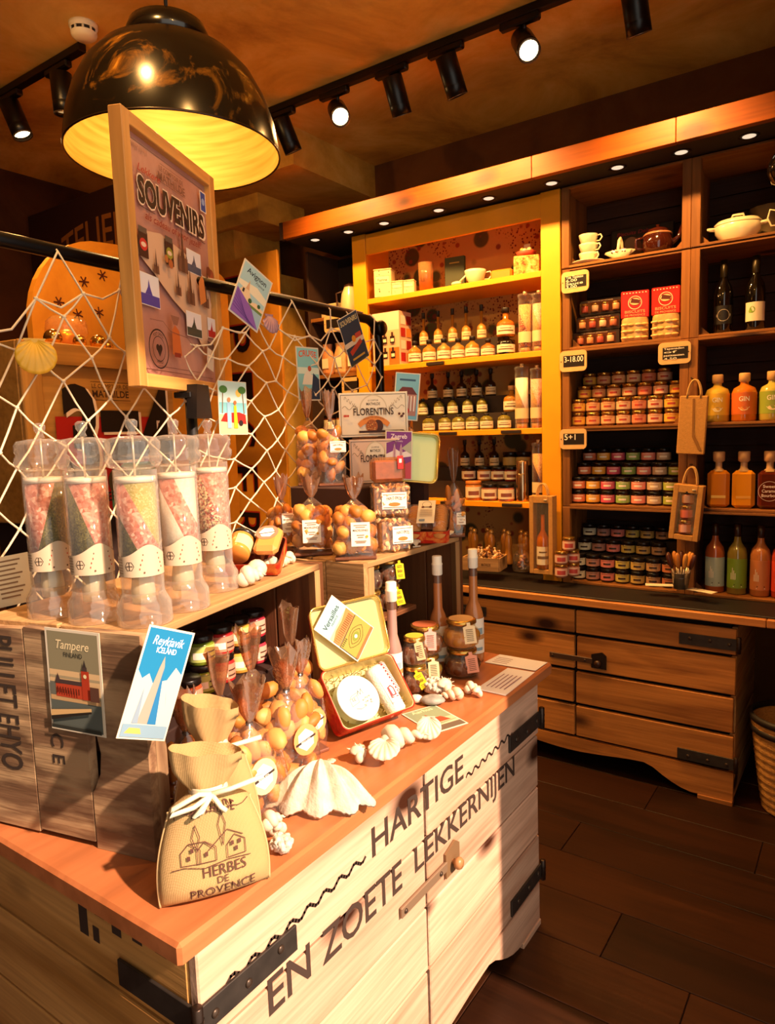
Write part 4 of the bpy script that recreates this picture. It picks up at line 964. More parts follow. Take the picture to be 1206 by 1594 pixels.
# ================================================================ burlap sacks
def burlap():
    m = bpy.data.materials.new('burlap'); m.use_nodes = True; nt = m.node_tree; bs = nt.nodes['Principled BSDF']; bs.inputs['Roughness'].default_value = .95; bs.inputs['Specular IOR Level'].default_value = .1
    tc = nt.nodes.new('ShaderNodeTexCoord')
    ws = []
    for ax in ('X', 'Z'):
        wv = nt.nodes.new('ShaderNodeTexWave'); wv.bands_direction = ax; wv.inputs['Scale'].default_value = 240; wv.inputs['Distortion'].default_value = 1.5; wv.inputs['Detail'].default_value = 1
        nt.links.new(tc.outputs['Object'], wv.inputs['Vector']); ws.append(wv.outputs['Fac'])
    ml = nt.nodes.new('ShaderNodeMath'); ml.operation = 'MULTIPLY'; nt.links.new(ws[0], ml.inputs[0]); nt.links.new(ws[1], ml.inputs[1])
    nt.links.new(ramp(nt, ml.outputs[0], [(0.0, '#b8935c'), (0.45, '#dcb884')]), bs.inputs['Base Color'])
    bp = nt.nodes.new('ShaderNodeBump'); bp.inputs['Strength'].default_value = .6; bp.inputs['Distance'].default_value = .002
    nt.links.new(ml.outputs[0], bp.inputs['Height']); nt.links.new(bp.outputs[0], bs.inputs['Normal']); return m
M_BURL = burlap(); M_RAF = mat('#eadcbc', .7)
def sack_shape(w_, h):
    """half width and half depth along the height; x, z -> front surface"""
    def hw(v):
        if v < .62: return w_/2*(1.0-.25*(v/.62)**2+.04*math.sin(v*6))
        if v < .74: q = (v-.62)/.12; return w_/2*(.75-.42*(q*q*(3-2*q)))
        q = (v-.74)/.26; return w_/2*(.33+.33*math.sin(min(1, q*1.2)*PI/2))
    def hd(v):
        if v < .66: return .036*(min(1, v/.12)**.5)*(1-.25*v)+.004
        if v < .74: return .024
        return .022+.016*(v-.74)/.26
    return hw, hd
def sack(label, loc, rot, w_, h, printed):
    t = thing('burlap_sack', label, 'bag', loc, rot); hw, hd = sack_shape(w_, h); b = MB(); vs = []; fs = []; n = 32; rows = 30
    rn = random.Random(2)
    for k in range(rows+1):
        v = k/rows
        for i in range(n):
            a = 2*PI*i/n; c, s_ = math.cos(a), math.sin(a); fold = 1+(.14*math.cos(a*7+1) if v > .68 else 0)+(.06*math.sin(a*3+v*9) if v < .68 else 0)*.4
            vs.append((hw(v)*math.copysign(abs(c)**.8, c), hd(v)*s_*fold, h*v*(1-.05*c*(1 if v > .9 else 0))))
    for k in range(rows):
        for i in range(n): fs.append((k*n+i, k*n+(i+1) % n, (k+1)*n+(i+1) % n, (k+1)*n+i))
    fs.append(tuple(range(n)))
    b.add(vs, fs, 0, True); b.build('sack_cloth', M_BURL, t)
    # stitched edge fuzz along the sides
    for s_ in (-1, 1):
        e = MB(); e.tube([(s_*hw(k/40)*1.01, 0, h*k/40) for k in range(0, 26)], .0022, 5)
        e.build('side_seam', mat('#c4a070', .95), t)
    r = MB(); zn = h*.735; wr = hw(.735)*1.06
    for q in range(3): r.lathe([(1, zn-.004+q*.004), (1.03, zn-.002+q*.004), (1, zn+q*.004)], 20, sx=wr, sy=hd(.735)*1.2)
    ribbon = r.build('raffia_tie', M_RAF, t)
    lo = MB()
    for pts in ([(0, -.034, zn), (-.02, -.04, zn+.006), (-.062, -.045, zn-.006), (-.068, -.044, zn-.016), (-.03, -.042, zn-.012), (0, -.036, zn)],
                [(0, -.034, zn), (.03, -.04, zn+.004), (.085, -.042, zn+.014)], [(0, -.035, zn), (-.018, -.044, zn-.022), (-.032, -.046, zn-.026), (-.012, -.044, zn-.012), (0, -.036, zn)], [(0, -.036, zn), (.012, -.044, zn-.02), (.02, -.044, zn-.028)]):
        lo.tube(pts, .0042, 6)
    lo.build('raffia_bow', M_RAF, ribbon)
    if printed:
        P = Print(.0001); ink = mat('#5a3428', .9)
        P.text('HERBES', .012, h*.20, ink, .017, .07, 'C', .0); P.text('DE', .008, h*.145, ink, .011, .018); P.text('PROVENCE', .008, h*.06, ink, .018, .105)
        def ln(p, wd=.0013): P.line([(x, z) for x, z in p], wd, ink)
        y0 = h*.30
        for x in (-.055, -.03, .018): ln([(x, y0), (x, y0+.02), (x+.013, y0+.034), (x+.03, y0+.022), (x+.03, y0), (x, y0)])
        ln([(-.012, y0+.018), (.02, y0+.045), (.045, y0+.03)]); ln([(-.042, y0+.034), (-.018, y0+.034), (-.002, y0+.02)])
        for x, z in ((-.03, .05), (.012, .064)): ln([(x, y0+.022), (x-.006, y0+z-.008), (x, y0+z+.012), (x+.006, y0+z-.008), (x, y0+.022)])
        for x, z in ((-.046, .008), (-.018, .01), (.03, .008), (.036, .018), (.024, .018), (-.04, .02)): P.rect(x, y0+z, x+.005, y0+z+.007, ink)
        ln([(-.07, y0-.006), (-.05, y0-.002), (-.02, y0-.008), (.02, y0-.002), (.055, y0-.006)])
        ln([(-.06, y0+.072)]+[(-.06+.12*i/12, y0+.076+.006*abs(math.sin(i*.9))) for i in range(13)]); P.text('MATHILDE', .0, h*.60, ink, .014, .07, 'C', .01, arch=.006)
        out = []
        for v in P.mb.v:
            vv = max(0.0, min(1, v[1]/h)); q = max(-.98, min(.98, v[0]/hw(vv))); c = math.copysign(abs(q)**(1/.8), q)
            out.append((v[0], -hd(vv)*math.sqrt(1-c*c)*1.035-.0012-v[2], v[1]))
        P.mb.v = out; P.build('printed_drawing', t)
    return t
sack('burlap sack printed Herbes de Provence standing at the chest corner', (-.878, .72, HC+.002), (-.10, 0, facing(-.86, .70)+.12), .178, .243, True)
sack('second burlap sack hidden behind the printed one', (-.96, .80, HC+.002), (-.03, 0, facing(-.93, .8)), .15, .285, False)

# ================================================================ shells
M_SHL = mat('#d6c6ac', .6, noise=.12, nscale=60)
def scallop(label, loc, rot, size, ribs=12, dome=.35, spread=80, mat_=None, ridge=.035, ears=True, zig=.0, cat='shell', name='scallop_shell'):
    t = thing(name, label, cat, loc, rot, 'sea shells'); nr, na = 10, ribs*4; vs = []; fs = []
    for side in (0, 1):
        for j in range(nr+1):
            q = j/nr
            for i in range(na+1):
                u = i/na; a = math.radians(-spread+2*spread*u); w_ = math.cos(u*ribs*2*PI)
                r = size*q*(math.cos(a)**.7 if ears else 1-.10*abs(2*u-1)**2)*(1+zig*w_*(q**3))
                z = size*dome*math.sin(min(1, q*1.05)*PI*.62)*(1-.55*abs(2*u-1)**2.2)+size*ridge*w_*q-(side*size*.03)
                vs.append((r*math.sin(a), r*math.cos(a), max(z, .0)))
    k = na+1; N = (nr+1)*k
    for j in range(nr):
        for i in range(na):
            p = (j*k+i, j*k+i+1, (j+1)*k+i+1, (j+1)*k+i); fs.append(p); fs.append(tuple(N+x for x in reversed(p)))
    for i in range(na): fs.append((nr*k+i, nr*k+i+1, N+nr*k+i+1, N+nr*k+i))
    MB().add(vs, fs, 0, True).build('shell_fan', mat_ or M_SHL, t, fix=False)
    if ears:
        MB().prism([(-size*.3, -size*.02), (size*.3, -size*.02), (size*.22, size*.16), (-size*.22, size*.16)], size*.06).build('hinge_ears', mat_ or M_SHL, t)
    return t
def spiral_shell(label, loc, rot, L, R, turns=5, mat_=None, spikes=0, name='spiral_shell', flat=1.0):
    """coiled shell lying along local x, aperture whorl at x = 0"""
    t = thing(name, label, 'shell', loc, rot, 'sea shells'); n = turns*14; pts = []; rs = []
    for i in range(n+1):
        u = i/n; k = (1-u)**1.15; a = u*turns*2*PI; rr = R*.40*k
        pts.append((L*(1-(1-u)**1.25)*.92, rr*math.cos(a), R*.98*flat+rr*math.sin(a)*flat)); rs.append(max(R*.60*k, R*.02))
    b = MB(); b.tube(pts, rs, 10); b.build('whorls', mat_ or M_SHL, t)
    if spikes:
        s_ = MB(); rn = random.Random(int(L*1e4))
        for i in range(spikes):
            j = rn.randrange(0, int(n*.75)); p = Vector(pts[j]); c = Vector((p.x, 0, R*.98)); d = (p-c); d = d.normalized() if d.length > 1e-6 else Vector((0, 0, 1))
            if d.z < -.3: continue
            s_.tube([p+d*rs[j]*.8, p+d*(rs[j]*1.55)+Vector((-.2*R, 0, 0))], [rs[j]*.22, rs[j]*.04], 5)
        s_.build('spines', mat_ or M_SHL, t)
    lip = MB(); lip.ell((-R*.18, -R*.25, R*.72), (R*.62, R*.5, R*.66), 12, 8); lip.build('aperture_lip', mat_ or M_SHL, t)
    return t
def coral(label, loc, size, seed, n=22):
    t = thing('coral_piece', label, 'coral', loc, 0, 'sea shells'); rn = random.Random(seed); b = MB()
    b.ell((0, 0, size*.3), (size*.42, size*.36, size*.3), 12, 8, jit=.15, seed=seed)
    for i in range(n):
        a = rn.uniform(0, 2*PI); e = rn.uniform(-.1, 1.2); b.ell((size*.36*math.cos(a)*math.cos(e), size*.32*math.sin(a)*math.cos(e), max(size*.12, size*.3+size*.26*math.sin(e))), (size*.12,)*3, 6, 5, jit=.2, seed=i)
    b.build('coral_body', mat('#d2c6b4', .9, noise=.3, nscale=120, bump=.5), t); return t
ck_ = thing('clam_shell', 'large fluted white clam shell lying on the front of the chest top', 'shell', (-.898, 1.012, HC), (0, 0, facing(-.9, 1.0)-.15), 'sea shells')
vs, fs = [], []
NA, NR = 72, 12
for sd_ in (0, 1):
    for j in range(NR+1):
        q = j/NR
        for i in range(NA+1):
            u = i/NA; a = math.radians(-74+148*u); tr_ = abs(((u*5) % 1)*2-1); fl_ = .5*(1-tr_)+.5*(.5-.5*math.cos(u*5*2*PI))
            rr = .118*q*(1-.12*(2*u-1)**2)*(1+.17*(fl_-.5)*q**2+.02*math.sin(u*61)*q**4)
            x = rr*math.sin(a)*1.02+.012*math.sin(a); yy = -rr*math.cos(a)*.62+.035
            z = .092*(1-q**1.5)*(1-.25*(2*u-1)**2)+.020*fl_*math.sin(q*PI*.85)+.012*fl_*q*(1-q)-.004*sd_
            z += .018*(1-fl_)*q**4+.0016*math.cos(u*30*2*PI)*q
            vs.append((x, yy, max(z, .0015)))
k_ = NA+1; N_ = (NR+1)*k_
for j in range(NR):
    for i in range(NA):
        p = (j*k_+i, j*k_+i+1, (j+1)*k_+i+1, (j+1)*k_+i); fs.append(p); fs.append(tuple(N_+x for x in reversed(p)))
for i in range(NA): fs.append((NR*k_+i, NR*k_+i+1, N_+NR*k_+i+1, N_+NR*k_+i))
MB().add(vs, fs, 0, True).build('shell_fan', mat('#cfc0aa', .7, noise=.25, nscale=40, bump=.4, bscale=150), ck_, fix=False)
scallop('smallest flat scallop left of the spiky shell', (-1.02, 1.175, HC+.001), (0, 0, -2.2), .036, 9, .4)
scallop('round ribbed scallop in front of the conch', (-.918, 1.275, HC+.038), (-.62, 0, facing(-.887, 1.24)+PI-.1), .066, 11, .5)
spiral_shell('spiky whelk between the two scallops', (-.955, 1.215, HC), (0, 0, 1.9), .05, .022, 4, None, 26)
spiral_shell('large smooth cream conch lying by the Aarhus postcard', (-.925, 1.30, HC), (0, 0, .75), .11, .034, 4)
scallop('upright fan shell at the right end of the conch', (-.885, 1.415, HC+.052), (-1.1, 0, facing(-.86, 1.38)+PI), .055, 10, .3)
spiral_shell('slim white auger shell beside the burlap sack', (-.905, .90, HC), (0, 0, 3.7), .085, .018, 7)
coral('rough white coral lump beside the burlap sack', (-.865, .865, HC), .052, 3)
spiral_shell('round moon shell lying on the coral beside the sack', (-.905, .875, HC+.024), (0, 0, 1.0), .035, .02, 3)
# cluster in front of the jars
coral('branching spiny coral in the shell group before the jars', (-1.02, 1.665, HC), .075, 8, 60)
spiral_shell('spiny cream shell in the shell group before the jars', (-.985, 1.665, HC+.004), (0, 0, 2.2), .075, .026, 5, None, 34)
spiral_shell('smooth pinkish whelk in the shell group before the jars', (-.935, 1.655, HC), (0, .0, 3.9), .07, .022, 4, mat('#e2c2a4', .5, noise=.1))
spiral_shell('pale round snail shell at the right of the shell group', (-.935, 1.72, HC), (0, 0, .5), .038, .02, 3)
spiral_shell('second pale snail shell, rightmost of the shell group', (-.90, 1.705, HC), (0, 0, 2.6), .03, .017, 3, mat('#e8ccb0', .5))
o = MB().ell((0, 0, .013), (.034, .026, .013), 14, 9, jit=.06).build('grey_pebble', mat('#9a958c', .6, noise=.35, nscale=50), None, (-.985, 1.60, HC), (0, 0, .6)); tag(o, 'flat grey pebble in front of the shell group', 'stone')
o = MB().ell((0, 0, .012), (.018, .015, .012), 12, 8, jit=.05).build('white_pebble', mat('#ded2c0', .6), None, (-1.03, 1.585, HC), (0, 0, .6)); tag(o, 'small white pebble left of the grey one', 'stone')
# row of shells along the near crate edge
TA = HC+.4205
for i, (x, y, L, R, rz, nm) in enumerate(((-.035, .385, .05, .026, .8, 'round white shell nearest the grinders on the crate edge'), (-.05, .455, .055, .026, 2.0, 'big white shell in the middle of the crate edge row'), (-.045, .525, .05, .024, 4.0, 'white whelk next in the crate edge row'), (-.07, .60, .04, .017, 1.2, 'small white shell near the far end of the crate edge'), (-.075, .655, .036, .018, 3.0, 'last white shell on the far corner of the crate edge'))):
    spiral_shell(nm, inA(x, y, .4205), (0, 0, rz), L, R, 4)
scallop('white scallop on the far crate beside the cookie tray', (-1.165, 1.82, TOPB+.001), (0, 0, 1.2), .05, 10, .5)
scallop('second white scallop under the cookie tray on the far crate', (-1.168, 1.985, TOPB+.001), (0, 0, -.4), .042, 10, .6)

# ================================================================ postcards
M_CARD = mat('#e0d2ba', .55)
def card(label, M, w_, h, painter):
    t = thing('postcard', label, 'postcard'); t.matrix_world = M
    MB().box((0, 0, 0), (w_, h, .0012)).build('card', M_CARD, t)
    P = Print(.00015); P.z = .0007; painter(P, w_, h); P.build('printed_picture', t); return t
def fr_(w_, h, m=.04): return -w_*(.5-m), -h*.5+w_*m, w_*(.5-m), h*.5-w_*m
def p_tampere(P, w, h):
    a, b, c, d = fr_(w, h); P.rect(a, b, c, d, '#8d8468'); P.rect(a, -h*.12, c, h*.10, '#d8b688'); P.rect(a, h*.02, c, h*.045, '#a89878')
    P.text('Tampere', -.0, h*.31, '#f2dcae', h*.085, w*.6, 'C', .008, .3); P.text('FINLAND', 0, h*.235, '#33302c', h*.045, w*.34, 'C', .003)
    P.rect(a, b, c, -h*.16, '#5c625c'); P.rect(a, -h*.2, c, -h*.15, '#c8a070'); P.rect(a, -h*.15, -w*.36, -h*.02, '#6a6a60')
    P.rect(-w*.35, -h*.16, w*.3, -h*.03, '#b8442a'); P.poly([(-w*.33, -h*.03), (w*.28, -h*.03), (w*.24, .01*h), (-w*.3, .01*h)], '#4a3a38'); P.poly([(-w*.36, -h*.03), (-w*.24, -h*.03), (-w*.3, h*.07)], '#4a3a38')
    P.rect(w*.14, -h*.16, w*.28, h*.12, '#b03c24'); P.rect(w*.17, h*.12, w*.25, h*.16, '#4a3a38'); P.poly([(w*.18, h*.16), (w*.24, h*.16), (w*.21, h*.23)], '#3a3230'); P.disc(w*.21, h*.07, w*.03, '#e8d8a8')
    for i in range(9): P.rect(-w*.32+w*.05*i, -h*.12, -w*.30+w*.05*i, -h*.06, '#5a2418')
    P.poly([(a, -h*.36), (w*.3, -h*.26), (w*.3, -h*.23), (a, -h*.3)], '#d8b078'); P.poly([(a, -h*.4), (w*.3, -h*.28), (w*.3, -h*.26), (a, -h*.36)], '#2c2620'); P.rect(w*.3, -h*.16, c, -h*.02, '#5c3c30'); P.rect(a, b, c, -h*.44, '#33352f')
def p_reyk(P, w, h):
    a, b, c, d = fr_(w, h); P.rect(a, b, c, d, '#1878a8'); P.poly([(a, b), (c, b), (c, h*.1), (w*.3, h*.16), (w*.18, h*.04), (w*.05, h*.02), (-w*.1, h*.0), (-w*.22, h*.08), (-w*.34, h*.03), (a, h*.1)], '#b4bab6')
    P.text('Reykjavik', 0, h*.34, '#ffffff', h*.08, w*.66, 'C', .004, .25); P.text('ICELAND', 0, h*.27, '#ffffff', h*.05, w*.42, 'C', .008)
    P.poly([(-w*.2, -h*.36), (w*.17, -h*.36), (w*.05, h*.16), (w*.0, h*.25), (-w*.05, h*.14)], '#989488'); P.poly([(w*.02, -h*.36), (w*.2, -h*.36), (w*.05, h*.14)], '#2470a4'); P.poly([(-w*.3, -h*.36), (-w*.24, -h*.05), (-w*.18, -h*.36)], '#8496a8'); P.poly([(w*.22, -h*.05), (w*.26, -h*.12), (w*.3, -h*.2)], '#5a4a9a')
    P.rect(a, b, c, -h*.37, '#7c98ac'); P.poly([(-w*.4, -h*.45), (-w*.05, -h*.45), (-w*.1, -h*.40), (-w*.32, -h*.40)], '#d8a85c')
def p_avignon(P, w, h):
    a, b, c, d = fr_(w, h); P.rect(a, b, c, d, '#a8c8cc'); P.poly([(a, h*.05), (c, h*.0), (c, h*.12), (w*.1, h*.2), (a, h*.13)], '#e8dcc0'); P.text('Avignon', .0, h*.32, '#2c3038', h*.095, w*.66, 'C', .012); P.text('France', w*.16, h*.24, '#4a4a50', h*.05, w*.3, 'C', 0, .4)
    P.poly([(a, -h*.12), (-w*.3, h*.05), (-w*.1, h*.06), (w*.05, -h*.1), (w*.2, -h*.06), (c, -h*.1), (c, -h*.2), (a, -h*.2)], '#e8c8a0'); P.poly([(-w*.22, h*.05), (-w*.16, h*.22), (-w*.1, h*.05)], '#d8a880'); P.rect(-w*.3, -h*.04, -w*.24, .03*h, '#3a3430'); P.rect(a, -h*.2, c, -h*.15, '#6a8048'); P.disc(w*.0, -h*.1, w*.06, '#3a5a38'); P.disc(w*.3, -h*.08, w*.05, '#3a5a38')
    P.poly([(a, b), (c, b), (w*.1, -h*.2), (a, -h*.02)], '#8a5cae'); P.poly([(c, b), (w*.1, -h*.2), (c, -h*.2)], '#9cb8c8')
    for i in range(6): P.line([(a+w*.02, -h*.06-h*.06*i), (w*(.1+.05*i), b+.002)], .0018, '#5c3a88')
def p_cruise(P, w, h):
    a, b, c, d = fr_(w, h); P.rect(a, b, c, d, '#8cc8c8'); P.rect(a, h*.0, c, h*.12, '#d8e4d0'); P.text('CRUISE', 0, h*.3, '#d8582c', h*.11, w*.78, 'C', .02, arch=h*.03); P.poly([(-w*.3, -h*.2), (w*.3, -h*.2), (w*.34, -h*.05), (w*.1, .0), (0, h*.1), (-w*.2, -h*.02)], '#e6dcc8'); P.poly([(w*.05, b), (c, b), (c, -h*.1), (w*.2, .02*h)], '#2c3a50'); P.disc(w*.05, h*.1, w*.08, '#b8583c')
def p_night(P, w, h):
    a, b, c, d = fr_(w, h, .02); P.rect(a, b, c, d, '#2c3a4c'); P.text('SOUVENIRS', 0, h*.33, '#d8c890', h*.1, w*.86, 'C', .015); P.rect(a, -h*.12, c, -h*.02, '#d8c8b0'); P.disc(0, h*.0, w*.1, '#e0902c'); P.poly([(-w*.35, -h*.2), (w*.3, -h*.06), (w*.35, -h*.15), (-w*.3, -h*.3)], '#b8402c'); P.rect(w*.1, -h*.02, w*.4, h*.08, '#c04838'); P.rect(-w*.32, -h*.40, w*.32, -h*.36, '#c8a040'); P.rect(a, b, c, -h*.45, '#4a4a30')
def p_car(P, w, h):
    a, b, c, d = fr_(w, h, .02); P.rect(a, b, c, d, '#bfdcd8'); P.rect(a, -h*.1, c, h*.1, '#78b8c0'); P.rect(a, b, c, -h*.12, '#d8b890'); P.disc(w*.2, h*.28, w*.1, '#f0c060')
    for x in (-.38, .38): P.line([(w*x, -h*.1), (w*x*.9, h*.3)], w*.03, '#7a5a30'); P.disc(w*x*.85, h*.34, w*.14, '#4c7a3c', h*.07)
    P.poly([(-w*.45, -h*.25), (w*.45, -h*.3), (w*.42, -h*.12), (w*.2, -h*.08), (-w*.3, -h*.1)], '#d02820'); P.disc(w*.25, -h*.28, w*.08, '#2a2020'); P.rect(-w*.22, -h*.38, -w*.08, h*.1, '#88b0c8'); P.disc(-w*.15, h*.15, w*.06, '#c8845c'); P.poly([(0, -h*.38), (w*.14, -h*.38), (w*.1, h*.05), (w*.02, h*.05)], '#e8b820'); P.disc(w*.06, h*.1, w*.055, '#b86a3c')
def p_vers(P, w, h):
    a, b, c, d = fr_(w, h); P.rect(a, b, c, d, '#8fb4b8'); P.rect(a, -h*.02, c, h*.16, '#d2b98c'); P.text('Versailles', 0, h*.28, '#1a262c', h*.085, w*.72, 'C', .006); P.text('FRANCE', 0, h*.22, '#5a6a70', h*.035, w*.3)
    P.poly([(a, h*.08), (-w*.2, h*.13), (w*.1, h*.12), (c, h*.16), (c, -h*.06), (a, -h*.06)], '#b87a42')
    for i in range(16): P.rect(a+w*.055*i, -h*.03, a+w*.055*i+w*.015, h*.08, '#8a522a')
    P.rect(a, b, c, -h*.06, '#a88c3c'); P.line([(a, -h*.07), (c, -h*.05)], .0015, '#5a4a30')
    for r in (.3, .2): P.line([(w*r*math.cos(q*PI/8)*(1+.12*math.cos(q*PI/2)), -h*.24+h*r*.42*math.sin(q*PI/8)) for q in range(17)], .0016, '#4c4e14')
    P.disc(0, -h*.24, w*.13, '#76802a', h*.06); P.disc(w*.0, -h*.24, w*.05, '#d8d8c0', h*.03); P.rect(a, b, c, -h*.42, '#9a6232')
    for i in range(5): P.poly([(a+w*.03+w*.05*i, -h*.12), (a+w*.06+w*.05*i, -h*.12), (a+w*.045+w*.05*i, -h*.06)], '#4a5a28')
def p_zagreb(P, w, h):
    a, b, c, d = fr_(w, h); P.rect(a, b, c, d, '#7c3c8c'); P.text('Zagreb', 0, h*.34, '#f4e4e8', h*.09, w*.6, 'C', .015); P.text('Croatia', .0, h*.27, '#e8d0d8', h*.04, w*.28); P.poly([(a, -h*.1), (c, -h*.02), (c, h*.12), (w*.1, h*.05), (-w*.1, h*.12), (-w*.3, h*.06), (a, h*.02)], '#e8dce0')
    P.poly([(c, h*.02), (c, h*.3), (w*.1, h*.14)], '#b0b0a0')
    for x in (-.16, .08): P.poly([(w*(x-.07), -h*.3), (w*(x+.07), -h*.3), (w*(x+.05), h*.1), (w*x, h*.24), (w*(x-.05), h*.1)], '#cfa8b8'); P.line([(w*x, -h*.3), (w*x, h*.16)], .0015, '#7a4a78')
    P.rect(a, b, c, -h*.3, '#b8487c'); P.poly([(w*.05, b), (c, b), (c, -h*.12), (w*.15, -h*.2)], '#c0485c'); P.poly([(a, b), (w*.1, b), (-w*.1, -h*.3), (a, -h*.25)], '#d8b8c0')
def p_aarhus(P, w, h):
    a, b, c, d = fr_(w, h); P.rect(a, b, c, d, '#8a9674'); P.text('Aarhus', 0, h*.34, '#e0d6a8', h*.1, w*.6, 'C', .012); P.rect(a, -h*.2, c, -h*.05, '#d8b890'); P.poly([(-w*.35, -h*.18), (-w*.28, h*.02), (-w*.16, h*.04), (-w*.08, h*.22), (-w*.02, h*.02), (w*.2, h*.02), (w*.32, -h*.18)], '#b04a2c'); P.rect(a, b, c, -h*.3, '#6a5a48'); P.poly([(a, -h*.3), (c, -h*.22), (c, -h*.3)], '#d8c09a')
def p_blue(P, w, h):
    a, b, c, d = fr_(w, h); P.rect(a, b, c, d, '#7cb8cc'); P.rect(-w*.32, h*.33, w*.32, h*.37, '#3a5a78'); P.rect(-w*.4, -h*.4, w*.4, h*.05, '#b88070'); P.poly([(-w*.42, h*.05), (w*.42, h*.05), (w*.2, h*.2), (-w*.2, h*.2)], '#6a3030')
    for i in range(6): P.rect(-w*.36+w*.13*i, -h*.3, -w*.31+w*.13*i, h*.02, '#f0e0d0')
    P.disc(0, -h*.3, w*.14, '#c82018')
MA = Matrix.Translation((-1.035, .72, HC)) @ Matrix.Rotation(RA, 4, 'Z')
FY = Matrix(((1, 0, 0, 0), (0, 0, -1, 0), (0, 1, 0, 0), (0, 0, 0, 1)))        # card facing -y, upright
FX = Matrix(((0, 0, 1, 0), (1, 0, 0, 0), (0, 1, 0, 0), (0, 0, 0, 1)))         # card facing +x, upright
card('Tampere Finland postcard fixed to the weathered crate end', MA @ Matrix.Translation((-.155, -.0035, .323)) @ FY @ Matrix.Rotation(-.015, 4, 'Z'), .13, .195, p_tampere)
card('Reykjavik Iceland postcard with blue sky at the crate corner', Matrix.Translation((-.985, .711, 1.238)) @ Matrix.Rotation(-.12, 4, 'Z') @ FX @ Matrix.Rotation(-.40, 4, 'Z'), .092, .188, p_reyk)
NX = -1.612
card('Avignon France postcard with lavender hanging on the net', Matrix.Translation((NX+.012, 1.593, 2.078)) @ FX @ Matrix.Rotation(-.46, 4, 'Z'), .13, .182, p_avignon)
card('dark night postcard tilted on the far end of the net', Matrix.Translation((NX+.012, 2.107, 1.994)) @ FX @ Matrix.Rotation(.43, 4, 'Z'), .126, .18, p_night)
card('Cruise postcard in pale turquoise on the net', Matrix.Translation((NX+.012, 1.845, 1.853)) @ FX @ Matrix.Rotation(.02, 4, 'Z'), .116, .18, p_cruise)
card('postcard of a couple with a red car on the net', Matrix.Translation((NX+.012, 1.492, 1.735)) @ FX @ Matrix.Rotation(-.02, 4, 'Z'), .115, .16, p_car)
card('Versailles France postcard tilted against the open tin lid', MLID @ Matrix.Translation((-.022, .012, .0235)) @ Matrix.Rotation(.80, 4, 'Z'), .105, .155, p_vers)
card('purple Zagreb postcard leaning on the gold tin', MT2 @ Matrix.Translation((-.055, .0, .030)) @ Matrix.Rotation(.06, 4, 'Z'), .09, .165, p_zagreb)
card('Aarhus postcard lying flat on the chest top', Matrix.Translation((-.935, 1.515, HC+.001)) @ Matrix.Rotation(1.05, 4, 'Z'), .125, .16, p_aarhus) if False else card('Aarhus postcard lying flat on the chest top', Matrix.Translation((-.93, 1.515, HC+.001)) @ Matrix.Rotation(1.16, 4, 'Z'), .11, .15, p_aarhus)
card('pale blue building postcard behind the florentine box', Matrix.Translation((-1.318, 2.022, 1.765)) @ face_to((.62, -.78, 0)) @ Matrix.Rotation(-.1, 4, 'Z'), .085, .16, p_blue)
# two printed notices at the far corner
def notice(label, pts, rows, z):
    t = thing('paper_notice', label, 'paper', (0, 0, z)); MB().prism(pts, .0006).build('sheet', mat('#dad8e4', .6), t)
    cx = sum(p[0] for p in pts)/4; cy = sum(p[1] for p in pts)/4; P = Print(.0002); P.z = .0007
    for (x0, y0, x1, y1) in rows: P.line([(cx+x0, cy+y0), (cx+x1, cy+y1)], .004, '#8a6a80')
    P.build('printed_lines', t)
notice('white printed sheet at the front edge, nearest of two papers', [(-.935, 1.758), (-.838, 1.755), (-.842, 1.975), (-.932, 1.971)], [(-.03+.014*k, -.07, -.03+.014*k, .05) for k in range(5)], HC+.0005)
notice('white printed sheet behind the other paper at the far corner', [(-1.02, 1.982), (-.845, 1.985), (-.842, 2.078), (-1.01, 2.078)], [(-.07, -.03+.015*k, -.02, -.03+.015*k) for k in range(4)], HC+.0016)
# ================================================================ pipe stand and fishing net
M_PIPE = mat('#0f0a08', .3, .6)
ps = thing('pipe_rail', 'black iron pipe rail behind the chest carrying the fishing net', 'rail', (-1.64, 0, 0))
pts = [(0, -.35, 2.118), (0, .9, 2.108), (0, 2.24, 2.085)]+[(0, 2.24+.085*math.sin(a), 2.085-.085*(1-math.cos(a))) for a in [PI/2*i/6 for i in range(1, 7)]]+[(0, 2.325, 1.0), (0, 2.325, .012)]
MB().tube(pts, .0175, 14).build('pipe', M_PIPE, ps)
MB().tube([(0, -.35, 2.118), (0, -.35, .012)], .0175, 12).build('near_post', M_PIPE, ps)
for y in (2.325, -.35): MB().cyl((0, y, .0), .05, .012, 20, bev=.002).build('floor_flange', M_PIPE, ps)
MB().lathe([(0, -.03), (.026, -.03), (.03, -.02), (.03, .012), (.024, .02), (0, .022)], 18, M=Matrix.Translation((.012, 2.318, 2.055)) @ Matrix.Rotation(PI/2, 4, 'Y')).build('end_fitting', M_PIPE, ps)
M_ROPE = mat('#e6cfae', .9, bump=.4, bscale=400)
nb = MB(); rn = random.Random(12)
ancY = [.98, 1.16, 1.60, 1.80, 2.0, 2.10, 2.27]
DY, DZ = .0605, .0815
def zpipe(y): return 2.118-.0125*(y+.35)
def sag(y):
    d = min(abs(y-a) for a in ancY)
    return min(.16, .85*d)*(1 if y < 1.1 else .8)
kn = {}
NXB = -1.64+.0245
